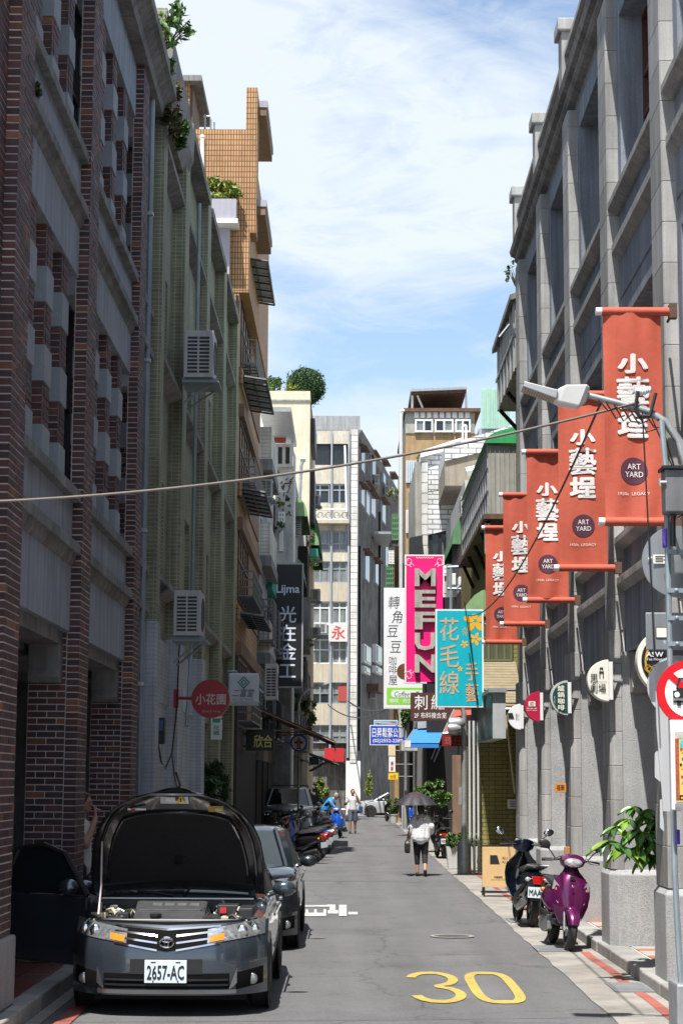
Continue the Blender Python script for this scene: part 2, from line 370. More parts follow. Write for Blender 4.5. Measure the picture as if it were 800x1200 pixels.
def window_y(parent, x0, x1, z0, z1, y, frame, glass, nx=2, zs=(), fw=0.05, dep=0.08, name='window'):
    "a window in a wall facing the camera side: frame bars, one pane per light"
    fb = MB(); fb.box(x0, x1, y, y + dep, z0, z0 + fw); fb.box(x0, x1, y, y + dep, z1 - fw, z1)
    xs = [x0 + (x1 - x0) * i / nx for i in range(nx + 1)]
    for i, x in enumerate(xs):
        a, b = (x, x + fw) if i == 0 else ((x - fw, x) if i == nx else (x - fw / 2, x + fw / 2)); fb.box(a, b, y, y + dep, z0 + fw, z1 - fw)
    zz = [z0] + [z0 + (z1 - z0) * q for q in zs] + [z1]
    for z in zz[1:-1]: fb.box(x0 + fw, x1 - fw, y + .004, y + dep, z - fw / 2, z + fw / 2)
    w = fb.build(name, frame, parent)
    for i in range(nx):
        for j in range(len(zz) - 1):
            g = glass if not isinstance(glass, (list, tuple)) else R.choice(glass)
            MB().box(xs[i] + fw * .4, xs[i + 1] - fw * .4, y + dep * .55, y + dep * .72, zz[j] + fw * .4, zz[j + 1] - fw * .4).build('pane', g, w)
    return w
def window_x(parent, y0, y1, z0, z1, x, s, frame, glass, ny=2, zs=(), fw=0.05, dep=0.08, name='window'):
    "the same in a wall along the street; s = +1 when the outside is towards +X"
    fb = MB(); xa, xb = sorted((x, x - s * dep))
    fb.box(xa, xb, y0, y1, z0, z0 + fw); fb.box(xa, xb, y0, y1, z1 - fw, z1)
    ys = [y0 + (y1 - y0) * i / ny for i in range(ny + 1)]
    for i, yy in enumerate(ys):
        a, b = (yy, yy + fw) if i == 0 else ((yy - fw, yy) if i == ny else (yy - fw / 2, yy + fw / 2)); fb.box(xa, xb, a, b, z0 + fw, z1 - fw)
    zz = [z0] + [z0 + (z1 - z0) * q for q in zs] + [z1]
    for z in zz[1:-1]: fb.box(xa + .004, xb - .004, y0 + fw, y1 - fw, z - fw / 2, z + fw / 2)
    w = fb.build(name, frame, parent)
    xm = x - s * dep * .6
    for i in range(ny):
        for j in range(len(zz) - 1):
            g = glass if not isinstance(glass, (list, tuple)) else R.choice(glass)
            MB().box(min(xm, xm - s * .012), max(xm, xm - s * .012), ys[i] + fw * .4, ys[i + 1] - fw * .4, zz[j] + fw * .4, zz[j + 1] - fw * .4).build('pane', g, w)
    return w
# ================================================================ ground
def struct(name, mb, m, **k): return mb.build(name, m, kind='structure', **k)
def sheet(pts, z): mb = MB(); mb.add([(x, y, z) for x, y in pts], [tuple(range(len(pts)))]); return mb
struct('ground', sheet([(-900, -60), (900, -60), (900, 1800), (-900, 1800)], -0.016), mat('ground_concrete', (0.22, 0.21, 0.20), 0.9, grime=0.3))
road = struct('road', sheet([(-2.85, -12), (2.42, -12), (2.42, 108), (60, 108), (60, 117), (-60, 117), (-60, 108), (-2.85, 108)], -0.008), asphalt)
edge = [(2.36 + 0.02 * R.uniform(-1, 1), y * 0.7 - 12) for y in range(0, 170)]
struct('gutter_strip', sheet(edge + [(3.2, edge[-1][1]), (3.2, -12)], 0.0), strip_c)
struct('gutter', sheet([(-3.05, 13), (-2.62, 13), (-2.66, 28), (-3.05, 28)], 0.0), strip_c)
for p in ([(-0.95, 40.5), (1.5, 40.2), (1.6, 41.0), (-0.9, 41.2)], [(-1.1, 50), (0.2, 49.8), (0.3, 50.9), (-1.0, 51)], [(0.2, 62.4), (2.0, 62.2), (2.1, 63.2), (0.2, 63.4)]):
    sheet(p, -0.004).build('asphalt_patch', asphalt2, road)
yellow_m = mat('road_yellow', (0.43, 0.325, 0.075), 0.8, var=0.14, scale=3, grime=0.25, speck=0.25, chip=0.03)
roadwhite = mat('road_white', (0.52, 0.52, 0.50), 0.75, chip=0.05, var=0.12, scale=3, grime=0.35, speck=0.15)
red_line = mat('road_red', (0.36, 0.10, 0.075), 0.8, chip=0.04, var=0.2, scale=3, grime=0.5, speck=0.2)
def stroke(mb, pts, w, z, closed=False):
    "painted band: pts are its centre line"
    n = len(pts); L_, Rr = [], []
    for i, p in enumerate(pts):
        a = pts[(i - 1) % n] if closed or i else p; b = pts[(i + 1) % n] if closed or i < n - 1 else p
        tx, ty = b[0] - a[0], b[1] - a[1]; q = math.hypot(tx, ty) or 1; nx, ny = -ty / q, tx / q
        L_.append((p[0] + nx * w[0] / 2, p[1] + ny * w[1] / 2, z)); Rr.append((p[0] - nx * w[0] / 2, p[1] - ny * w[1] / 2, z))
    k = n if closed else n - 1
    mb.add(L_ + Rr, [(i, (i + 1) % n, n + (i + 1) % n, n + i) for i in range(k)])
yA, yB = 18.45, 21.5; xm = 0.88
c3 = []
for cy, a0, a1 in (((yB - yA) * .735 + yA, 168, -78), ((yB - yA) * .265 + yA, 78, -168)):
    for i in range(13):
        a = rad(a0 + (a1 - a0) * i / 12); c3.append((0.91 + 0.225 * math.cos(a) - .01, cy + (yB - yA) * .215 * math.sin(a)))
mb = MB(); stroke(mb, c3, (0.105, 0.29), 0.0); mb.build('painted_digit', yellow_m, road)
c0 = []
for i in range(32):
    a = 2 * math.pi * i / 32; ca, sa = math.cos(a), math.sin(a)
    c0.append((1.50 + 0.205 * math.copysign(abs(ca) ** .55, ca), (yA + yB) / 2 + (yB - yA) * .45 * math.copysign(abs(sa) ** .55, sa)))
mb = MB(); stroke(mb, c0, (0.105, 0.29), 0.0, True); mb.build('painted_digit', yellow_m, road)
def paint(rects, name, m, par=road, z=0.0):
    mb = MB()
    for i, (px0, py0, px1, py1) in enumerate(rects):
        P = []
        for px, py in ((px0, py1), (px1, py1), (px1, py0), (px0, py0)): g = gnd(px, py); P.append((g.x, g.y, z + 0.0006 * i))
        mb.add(P, [(0, 1, 2, 3)])
    return mb.build(name, m, par)
paint([(352, 1061, 392, 1063), (386, 1061, 393, 1070), (357, 1070, 382, 1074), (358, 1066, 361, 1071), (368, 1066, 371, 1071), (379, 1066, 382, 1071), (397, 1061, 406, 1074)], 'painted_character', roadwhite)
paint([(384, 1067, 396, 1071), (408, 1069, 419, 1072), (340, 1063, 356, 1066), (383, 1060.5, 393, 1061.5)], 'painted_character', roadwhite)
strip_o = bpy.data.objects['gutter_strip']
rl = [(2.93 + 0.012 * math.sin(y * 2.1) - 0.004 * (24 - y), y) for y in [8 + 0.5 * i for i in range(33)]]
mb = MB(); stroke(mb, rl, (0.11, 0.11), 0.004); mb.build('painted_line', red_line, strip_o)
rl = [(2.93, 27.2), (2.95, 30), (2.93, 33), (2.9, 60), (2.9, 80)]
mb = MB(); stroke(mb, rl, (0.10, 0.10), 0.004); mb.build('painted_line', red_line, strip_o)
mb = MB(); stroke(mb, [(-2.35, 12), (-2.42, 15), (-2.45, 17.5), (-2.45, 24)], (0.14, 0.14), 0.004); mb.build('painted_line', red_line, road)
# manhole and drain gratings
m_iron = mat('cast_iron', (0.10, 0.10, 0.10), 0.6, metal=0.5, var=0.3, scale=12)
t = thing('manhole_cover', 'round iron manhole cover with pale ring set in the asphalt', 'manhole cover', (1.42, 26.3, 0))
MB().lathe([(0.30, 0.002), (0.30, 0.006), (0.24, 0.006), (0.24, 0.002)], (1.42, 26.3, 0), 28, ring=True).build('ring', strip_c, t)
MB().lathe([(0.235, -0.002), (0.235, 0.005), (0.001, 0.005)], (1.42, 26.3, 0), 28).build('cover', m_iron, t)
for (x, y, lab) in ((2.88, 19.9, 'grey metal drain grating crossed by the red line, nearest the utility pole'), (2.55, 24.4, 'grey metal drain grating beside the front wheel of the purple scooter'), (2.62, 29.2, 'grey metal drain grating behind the dark blue scooter'), (2.74, 36.8, 'grey metal drain grating beside the wooden board sign')):
    t = thing('drain_grating', lab, 'drain grating', (x, y, 0), group='drain gratings in the concrete strip')
    mb = MB(); mb.box(x - .2, x + .2, y - .42, y - .39, .005, .012); mb.box(x - .2, x + .2, y + .39, y + .42, .005, .012); mb.box(x - .2, x - .17, y - .39, y + .39, .005, .012); mb.box(x + .17, x + .2, y - .39, y + .39, .005, .012)
    mb.build('frame', steel, t)
    mb = MB()
    for i in range(14): mb.box(x - .17, x + .17, y - .38 + i * .055, y - .38 + i * .055 + .034, .004, .010)
    mb.build('bar', steel, t)
    MB().box(x - .168, x + .168, y - .388, y + .388, .001, .0035).build('pit', dark_in, t)
# kerbs and arcade floors
def kerb(x0, x1, ya, yb, h, n):
    o = struct('kerb', MB().box(x0 + .02, x1 - .02, ya, yb, -0.012, h - .02), mortar)
    Lk = (yb - ya) / n
    for i in range(n):
        y0 = ya + i * Lk; dx = R.uniform(-.008, .008); dz = R.uniform(-.006, .006)
        MB().box(x0 + dx, x1 + dx, y0 + .006, y0 + Lk - .006, -0.010, h + dz).build('kerb_stone', kerb_m, o, bev=0.018)
    return o
kerb(3.08, 3.38, 6, 37.2, 0.13, 26)
kerb(-2.96, -2.76, 8, 28.6, 0.15, 17)
terra = mat('terracotta_tile', (0.40, 0.135, 0.05), 0.6, var=0.15, rnd=0.12, grime=0.2)
terra_d = mat('red_floor_tile', (0.16, 0.042, 0.03), 0.45, var=0.2, rnd=0.2, grime=0.3)
grey_t = mat('grey_floor_tile', (0.34, 0.33, 0.32), 0.7, var=0.1, rnd=0.1)
ft = struct('arcade_floor', MB().box(3.36, 8.0, 4, 37.2, -0.01, 0.118), mortar)
fl = struct('arcade_floor', MB().box(-9.0, -2.94, 4, 28.6, -0.01, 0.138), mortar)
tiles = {}
def floor_tiles(par, xs, ys, sx, sy, z, pick):
    for x in xs:
        for y in ys:
            m = pick(x, y); k = (sx, sy, m.name)
            if k not in tiles: tiles[k] = MB().box(-sx / 2 + .004, sx / 2 - .004, -sy / 2 + .004, sy / 2 - .004, -0.012, 0).mesh('floor_tile', m)
            link('floor_tile', tiles[k], par, (x + sx / 2, y + sy / 2, z + R.uniform(-.001, .001)))
floor_tiles(ft, [3.40 + .3 * i for i in range(4)], [17.0 + .3 * j for j in range(40)], .3, .3, 0.13, lambda x, y: grey_t if x < 3.5 and int(y * 3.33) % 3 else terra)
floor_tiles(fl, [-2.94 - .3 * (i + 1) for i in range(4)], [13.6 + .3 * j for j in range(34)], .3, .3, 0.15, lambda x, y: terra_d)

# ================================================================ brick building (left)
bb = thing('brick_building', 'plum brick arcade building with grey cement bands and quoined window piers, on the left', 'building', (-3.0, 16.85, 0))
BR = []          # (x0,x1,y0,y1,z0,z1, material index, parent)
def pick_brick(): return R.choices((0, 1, 2), (0.60, 0.35, 0.05))[0]
PIT, BH = 0.0715, 0.0600
def split(a, b, odd, ln=0.25):
    n = max(1, round((b - a) / ln)); w = (b - a) / n; c = [a]
    if odd and n >= 1: c += [a + w / 2 + w * i for i in range(n)]
    else: c += [a + w * (i + 1) for i in range(n - 1)]
    c.append(b); return [(c[i], c[i + 1]) for i in range(len(c) - 1) if c[i + 1] - c[i] > .02]
def brick_pier(par, x0, x1, y0, y1, z0, z1, thin, street=True):
    "brick skin on the faces seen from the street (towards -Y and +X)"
    n = int((z1 - z0) / PIT); p = (z1 - z0) / n
    for k in range(n):
        za, zb = z0 + k * p + 0.0062 + R.uniform(-.0015, .0015), z0 + (k + 1) * p - 0.0062 + R.uniform(-.0015, .0015); odd = k % 2
        if thin:
            for a, b in split(y0, y1, odd): BR.append((x0, x1 + R.uniform(-.003, .003), a + (.005 if a > y0 else R.uniform(-.004, .001)), b - .005, za, zb, pick_brick(), par))
        else:
            for a, b in split(x0, x1, odd): BR.append((a + .005, b - .005, y0 + R.uniform(-.003, .003), y0 + .10, za, zb, pick_brick(), par))
            if street:
                for a, b in split(y0 + .11, y1, odd): BR.append((x1 - .08, x1 + R.uniform(-.003, .003), a + .004, b - .004, za, zb, pick_brick(), par))
def core(name, x0, x1, y0, y1, z0, z1, par, g=0.004): return MB().box(x0, x1 - g, y0 + g, y1 - g, z0, z1).build(name, mortar, par)
PIL = [16.85, 21.4, 26.5]
for ye in PIL:
    p = core('pilaster', -3.06, -2.92, ye - .75, ye, 0.15, 12.1, bb); brick_pier(p, -3.05, -2.92, ye - .75, ye, 0.15, 12.1, True)
    p = core('arcade_pier', -3.47, -3.045, ye - .72, ye - .03, 0.15, 3.67, bb); brick_pier(p, -3.47, -3.05, ye - .72, ye - .03, 0.15, 3.67, False, False)
    MB().box(-3.50, -2.875, ye - .78, ye + .03, 0.152, 0.74).build('plinth', granite_r, bb, bev=0.02)
    MB().prism([(0, 0), (.30, 0), (.30, -.10), (.24, -.16), (.20, -.40), (.24, -.50), (.20, -.56), (0, -.56)], (-3.44, ye - .735, 3.665), (0, -1, 0), (0, 0, 1), (.34, 0, 0)).build('corbel', cement_d, bb, bev=0.01)
p = core('wall_pier', -3.47, -3.03, 14.9, 16.09, 0.15, 12.1, bb); brick_pier(p, -3.46, -3.03, 14.9, 16.09, 0.15, 12.1, False)
MB().box(-3.5, -3.0, 14.85, 16.06, 0.153, 0.735).build('plinth', granite_r, bb, bev=0.02)
bays = [(16.85, 20.65), (21.4, 25.75), (26.5, 27.9)]
def ledge(y0, y1, z0, z1, proj, mold, m=cement_d, name='ledge'):
    X = -3.03
    pr = [(-.3, z0), (0.0, z0), (proj * .45, z0 + mold * .45), (proj * .55, z0 + mold), (proj, z0 + mold), (proj, z1), (-.3, z1 + .015)] if mold else [(-.3, z0), (proj, z0), (proj, z1), (-.3, z1 + .02)]
    return MB().prism(pr, (X, y0 + .001, 0), (1, 0, 0), (0, 0, 1), (0, y1 - y0 - .002, 0)).build(name, m, bb, bev=0.008)
quo = {}
for bi, (y0, y1) in enumerate(bays):
    for za, zb in ((3.67, 4.38), (4.62, 5.08), (7.62, 8.18), (8.40, 8.93), (11.32, 12.1)):
        MB().box(-3.42, -3.03, y0 + .001, y1 - .001, za, zb).build('spandrel_panel', cement, bb)
    MB().box(-3.46, -3.10, y0 + .001, y1 - .001, 3.52, 3.668).build('lintel', cement_d, bb)
    for z in (4.38, 8.18):
        ledge(y0, y1, z, z + .24 - .002, 0.10, 0.12)
    for z in (5.08, 8.93): ledge(y0, y1, z, z + .12, 0.09, 0)
    nm = 3 if bi < 2 else 1
    gap = ((y1 - y0) - nm * .42) / (nm + 1)
    for (za, zb) in ((5.2, 7.62), (9.05, 11.32)):
        seg = []
        hh = (zb - za); q = hh / 7 * 1.06; bq = (hh - 3 * q) / 3
        z = za
        for k in range(6):
            h = q if k % 2 == 0 else bq; seg.append((k % 2, z, z + h)); z += h
        for i in range(nm):
            ya = y0 + gap * (i + 1) + .42 * i
            p = core('window_pier', -3.42, -3.05, ya, ya + .42, za, zb, bb, .012)
            for kind_, a, b in seg:
                if kind_ == 0: MB().box(-3.40, -3.035, ya - .012, ya + .43, a, b).build('quoin', quoin_m, p, bev=.006)
                else: brick_pier(p, -3.41, -3.05, ya, ya + .42, a, b, False)
        for i in range(nm + 1):
            ya = y0 + (gap + .42) * i; window_x(bb, ya + .002, ya + gap - .002, za + .002, zb - .002, -3.30, 1, dark_metal, glass_d, 1, (.5,), .05, .06)
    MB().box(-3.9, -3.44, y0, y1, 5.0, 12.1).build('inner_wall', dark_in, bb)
MB().prism([(-.4, 12.1), (.14, 12.1), (.17, 12.2), (.28, 12.32), (.34, 12.36), (.34, 12.52), (.26, 12.56), (-.4, 12.6)], (-3.0, 14.7, 0), (1, 0, 0), (0, 0, 1), (0, 13.2, 0)).build('cornice', cornice_m, bb)
MB().box(-9, -3.4, 14.8, 27.9, 12.0, 12.55).build('roof', cement_d, bb)
MB().box(-9, -3.5, 14.8, 27.9, 3.45, 3.62).build('arcade_ceiling', cement_d, bb)
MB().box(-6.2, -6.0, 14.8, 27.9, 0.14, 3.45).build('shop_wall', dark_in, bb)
MB().box(-9, -3.5, 27.75, 27.9, 0.14, 12.0).build('party_wall', cement_d, bb)
MB().box(-9, -3.48, 14.92, 15.1, 0.14, 12.0).build('party_wall', cement_d, bb)
window_x(bb, 23.2, 25.2, 0.9, 2.9, -5.97, 1, timber_w, mat('lit_shop_glass', (0.10, 0.09, 0.07), 0.2), 3, (.7,), .06, .05, 'shop_window')

# ================================================================ stone building (right)
sb_ = thing('stone_building', 'grey granite arcade building with tall blocks, sills and dentil cornice, on the right', 'building', (3.2, 20.1, 0))
BAY, Y0S = 4.14, 20.1
COLS = [Y0S + BAY * k for k in range(-3, 5)]
def ch_ring(x0, x1, y0, y1, c): return [(x0 + c, y0), (x1, y0), (x1, y1), (x0 + c, y1), (x0, y1 - c), (x0, y0 + c)]
def ch_block(x0, x1, y0, y1, z0, z1, c=0.03):
    mb = MB(); r = ch_ring(x0, x1, y0, y1, c); mb.loft([[(x, y, z0) for x, y in r], [(x, y, z1) for x, y in r]]); return mb
for yk in COLS:
    col = MB().box(3.275, 3.40, yk - .785, yk - .10, 1.02, 12.0).build('column', mortar, sb_)
    r0, r1, r2 = ch_ring(3.16, 3.90, yk - .92, yk, .10), ch_ring(3.16, 3.90, yk - .92, yk, .10), ch_ring(3.20, 3.9, yk - .87, yk - .04, .07)
    MB().loft([[(x, y, .12) for x, y in r0], [(x, y, .97) for x, y in r1], [(x, y, 1.03) for x, y in r2]]).build('plinth', granite_r, col, bev=.012)
    z = 1.03; k = 0
    while z < 12.1:
        up = z > 3.9; h = 0.415 if not up else 0.44
        h = min(h, 12.12 - z)
        if not up and z + h > 3.95: h = 3.96 - z
        if h < .05: z += h; continue
        if up: mb = ch_block(3.26, 3.42, yk - .80, yk - .08, z + .0014, z + h - .0014, .02)
        else:
            fl_ = 0.03 * (1 - (z - 1) / 3.0); mb = ch_block(3.205 - fl_ * .5, 3.345, yk - .86, yk - .05, z + .0016, z + h - .0016, .045)
        mb.build('stone_block', granite, col, bev=.006); z += h
    MB().box(3.345, 4.35, yk - .84, yk - .06, .12, 3.668).build('arcade_pier', granite_r, sb_)
    MB().prism([(0, 0), (.28, 0), (.28, -.10), (.22, -.16), (.19, -.36), (.23, -.44), (.20, -.50), (0, -.50)], (3.45, yk - .838, 3.66), (0, -1, 0), (0, 0, 1), (.32, 0, 0)).build('corbel', cornice_m, sb_, bev=.01)
    MB().box(3.20, 3.58, yk - .66, yk - .22, 12.565, 13.42).build('parapet_post', granite, sb_, bev=.01)
    MB().box(3.14, 3.64, yk - .73, yk - .15, 13.42, 13.62).build('post_cap', granite, sb_, bev=.02)
for k in range(len(COLS) - 1):
    y0, y1 = COLS[k] - .12, COLS[k + 1] - .76
    for za, zb in ((3.67, 4.42), (4.58, 4.93), (7.78, 8.62), (8.82, 9.22), (11.77, 12.13)):
        MB().box(3.41, 3.78, y0, y1, za, zb).build('spandrel_panel', granite_p, sb_)
    for za, zb, X in ((4.42, 4.58, 3.31), (4.93, 5.08, 3.29), (8.62, 8.82, 3.31), (9.22, 9.38, 3.27)):
        MB().prism([(.4, za), (.10, za), (0.0, za + (zb - za) * .45), (0, zb), (.4, zb + .02)], (X, y0, 0), (1, 0, 0), (0, 0, 1), (0, y1 - y0, 0)).build('sill', granite, sb_, bev=.006)
    MB().box(3.395, 3.45, y0 + .12, y1 - .12, 8.10, 8.16).build('moulding', granite_p, sb_)
    for za, zb in ((5.08, 7.78), (9.38, 11.77)):
        MB().box(3.41, 3.78, y0, y0 + .30, za, zb).build('jamb', granite_p, sb_); MB().box(3.41, 3.78, y1 - .30, y1, za, zb).build('jamb', granite_p, sb_)
        window_x(sb_, y0 + .302, y1 - .302, za + .002, zb - .002, 3.70, -1, timber_w, glass_d, 4, (.22, .44, .66), .07, .09)
MB().prism([(.4, 12.13), (.06, 12.13), (.04, 12.22), (-.06, 12.27), (-.10, 12.32), (-.10, 12.38), (-.17, 12.41), (-.20, 12.50), (-.18, 12.54), (.5, 12.56)], (3.36, 6, 0), (1, 0, 0), (0, 0, 1), (0, 30.75, 0)).build('cornice', cornice_m, sb_)
MB().box(3.30, 3.50, 6, 36.6, 12.56, 13.02).build('parapet', cornice_m, sb_)
MB().box(3.24, 3.56, 6, 36.6, 13.02, 13.10).build('coping', granite, sb_)
MB().box(3.5, 10, 6, 36.62, 12.2, 12.6).build('roof', cement_d, sb_)
MB().box(3.8, 10, 6, 36.62, 3.68, 3.9).build('arcade_ceiling', granite_p, sb_)
MB().box(6.4, 6.7, 6, 36.62, .1, 3.68).build('shop_wall', granite_p, sb_)
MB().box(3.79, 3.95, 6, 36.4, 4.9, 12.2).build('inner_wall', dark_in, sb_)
MB().box(3.5, 10, 36.45, 36.62, .1, 12.2).build('party_wall', cement, sb_)
MB().box(3.5, 10, 6, 6.2, 3.7, 12.2).build('party_wall', cement, sb_)
MB().box(3.1, 10, 4, 6, -0.01, .1).build('step', kerb_m, sb_)

# ---- lay the bricks: the nearest in frame one by one, the others joined
def px_of(p):
    q = CROT.transposed() @ (Vector(p) - Vector((0, 0, CAM_H)))
    return 400 + FPX * q.x / -q.z, 600 - FPX * q.y / -q.z, -q.z
vis, rest = [], []
for b in BR:
    x, y, z = px_of((b[1], b[2], b[4])); x2, _, _ = px_of((b[1], b[3], b[5]))
    (vis if (-3 < max(x, x2) and -5 < y < 1205 and x < 800) else rest).append((b[2], b))
vis.sort(key=lambda q: q[0]); rest += vis[300:]; vis = vis[:300]
bcache = {}
for _, (x0, x1, y0, y1, z0, z1, mi, par) in vis:
    k = (round(x1 - x0, 2), round(y1 - y0, 2), round(z1 - z0, 3), mi)
    if k not in bcache: bcache[k] = MB().box(-.5 * k[0], .5 * k[0], -.5 * k[1], .5 * k[1], -.5 * k[2], .5 * k[2]).mesh('brick', brick_m[mi])
    r = root_of(par).location
    link('brick', bcache[k], par, ((x0 + x1) / 2 - r.x, (y0 + y1) / 2 - r.y, (z0 + z1) / 2 - r.z))
mb = MB()
for _, b in rest:
    if b[2] > 10: mb.box(*b[:6], b[6])
mb.build('brick', brick_m, bb, kind='stuff', fixn=False)

# ================================================================ green tiled building (left)
gtile = tile_mat('green_tile', (0.255, 0.26, 0.170), (0.20, 0.205, 0.130), (0.38, 0.38, 0.31), 0.115, 0.066, 0.006, streak=0.35)
wtile = tile_mat('white_painted_tile', (0.42, 0.45, 0.49), (0.38, 0.41, 0.45), (0.29, 0.32, 0.35), 0.115, 0.066, 0.006, streak=0.15, bump=0.3)
gb = thing('green_tiled_building', 'four storey building faced in small sage green tiles with white painted base', 'building', (-3.0, 28.0, 0))
def band(y0, y1, z0, z1, x, m, name, w=.6): return MB().box(x - w, x, y0, y1, z0, z1).build(name, m, gb)
GP = [(28.0, 28.5), (31.8, 32.6), (36.9, 37.7), (42.0, 42.8), (46.9, 47.7)]
for i, (a, b) in enumerate(GP):
    zt = 13.9 if i not in (1,) else 13.6
    top_z = 4.4 if i < 3 else 0
    if top_z:
        MB().box(-3.5, -2.82, a - .02, b + .02, 0, top_z).build('painted_pilaster', wtile, gb, bev=.02)
    MB().box(-3.5, -2.84, a, b, top_z, zt).build('pilaster', gtile, gb, bev=.01)
for i in range(4):
    y0, y1 = GP[i][1], GP[i + 1][0]
    for za, zb, mm in ((0, 2.9 if i > 1 else 3.3, None), (3.3, 5.2, gtile), (6.9, 8.6, gtile), (10.3, 12.0, gtile), (12.0, 13.5, gtile)):
        if mm is None:
            band(y0, y1, za, zb, -3.02 if i < 2 else -3.3, wtile if i < 2 else dark_in, 'base_wall'); continue
        if i < 2 and za == 3.3: band(y0, y1, 3.3, 4.3, -3.0, wtile, 'wall_band'); za = 4.3
        band(y0, y1, za, zb, -3.06, mm, 'wall_band')
    for za, zb in ((5.2, 6.9), (8.6, 10.3)):
        band(y0, y0 + 1.1, za, zb, -3.06, gtile, 'wall_panel'); band(y1 - .7, y1, za, zb, -3.06, gtile, 'wall_panel')
        window_x(gb, y0 + 1.1, y1 - .7, za, zb, -3.16, 1, alu, [glass_d, glass_c], 3, (), .05, .07)
    for z in (5.2, 8.6, 12.0):
        MB().prism([(-.2, z - .20), (0, z - .20), (.20, z - .10), (.20, z), (-.2, z + .02)], (-3.06, y0, 0), (1, 0, 0), (0, 0, 1), (0, y1 - y0, 0)).build('hood_ledge', cement_d, gb)
    MB().box(-3.64, -2.80, y0, y1, 13.5, 13.68).build('coping', cement_d, gb)
MB().box(-9, -3.5, 28, 47.7, 0, 13.4).build('inner_wall', cement_d, gb)
MB().box(-9, -3.2, 28, 47.7, 13.4, 13.6).build('roof', cement_d, gb)
MB().prism([(-.5, 12.5), (.2, 12.5), (.34, 12.8), (.36, 13.3), (-.5, 13.4)], (-3.1, 28.0, 0), (1, 0, 0), (0, 0, 1), (0, 4.2, 0)).build('weathered_gutter', cornice_m, gb)
# ================================================================ orange tiled building (left, beyond)
otile = tile_mat('orange_tile', (0.50, 0.275, 0.12), (0.43, 0.225, 0.095), (0.10, 0.075, 0.06), 0.072, 0.145, 0.012, rough=0.35, var=0.12, streak=0.1, bump=0.5)
lav = mat('lavender_render', (0.36, 0.35, 0.41), 0.85, var=0.10, scale=1.5, streak=0.15)
brown_r = mat('brown_render', (0.20, 0.125, 0.085), 0.8, var=0.2, streak=0.2)
awn_g = mat('frosted_panel', (0.42, 0.46, 0.47), 0.25, var=0.15, streak=0.2, trans=0.35)
ob = thing('orange_tiled_building', 'tall building faced in narrow orange tiles with roof fin and glazed awnings', 'building', (-4.0, 48, 0))
zr = at(250, 151, 48).z; xu = at(293.5, 200, 48).x; xl = at(277, 600, 48).x
MB().box(-9, xu, 48.0, 59.5, 14.6, zr).build('upper_wall', otile, ob)
MB().box(-9, xl, 48.02, 59.5, 0, 14.6).build('lower_wall', otile, ob)
MB().box(at(288.5, 120, 48).x, at(301.5, 120, 48).x, 48.003, 48.9, at(295, 272, 48).z, at(295, 102, 48).z).build('roof_fin', otile, ob)
x0, x1, z0, z1 = rect(196, 97, 234, 152, 49.5)
MB().box(x0 - 3, at(222, 120, 49.5).x, 49.5, 52.5, zr, z1).build('stair_house', otile, ob)
MB().box(x0 - 3.2, x1 + .05, 49.3, 53.0, z1, z1 + .16).build('stair_roof', cement_d, ob)
MB().box(at(222, 120, 49.5).x, at(225, 120, 49.5).x, 49.7, 52, zr, z1).build('stair_door', brown_r, ob)
mb = MB()
for px in (240, 247, 251): a = at(px, 151, 50); b = at(px, 134 + (px - 240) * .8, 50); mb.tube([a, b], .03, 6)
mb.tube([at(238, 136, 50), at(247, 136, 50)], .03, 6); mb.build('roof_pipe', steel, ob)
a, b = at(237, 160, 47.93), at(237, 240, 47.93); mb = MB(); mb.tube([b, a], .055, 8); mb.ell(a, .07, 8, 5); mb.build('vent_pipe', white_p, ob)
# slab canopies, front wing with planter
for (py, ) in ((122,), (238,)):
    zz = at(295, py, 48.5).z; MB().box(xu - .02, xu + .38, 48.4, 52.2, zz - .34, zz - .12).build('canopy_slab', brown_r, ob); MB().box(xu - .02, xu + .41, 48.37, 52.25, zz - .12, zz + .06).build('canopy_top', lav, ob)
x0, x1, z0, z1 = rect(236, 258, 268, 456, 47.75)
MB().box(x0 - 1, x1, 47.76, 48.01, 9.0, z1).build('wing_wall', lav, ob)
xq = at(279, 240, 47.4).x; zq = at(258, 233, 47.4).z; zp = at(258, 262, 47.4).z
MB().box(-4.6, xq, 47.3, 48.0, zp, zp + .12).build('planter_base', white_p, ob)
MB().box(-4.6, xq - .05, 47.36, 48.0, zp + .12, zq).build('planter_wall', lav, ob)
plant('planter_shrub', 'yellow green shrub row in the planter high on the orange tiled building', 'shrub', (at(258, 222, 47.7)) , (.62, .3, .36), 900, .085, leaf_y, base=(at(258, 232, 47.7)), clumps=14)
zA = [at(300, p, 48.5).z for p in (302, 441, 573, 719)]
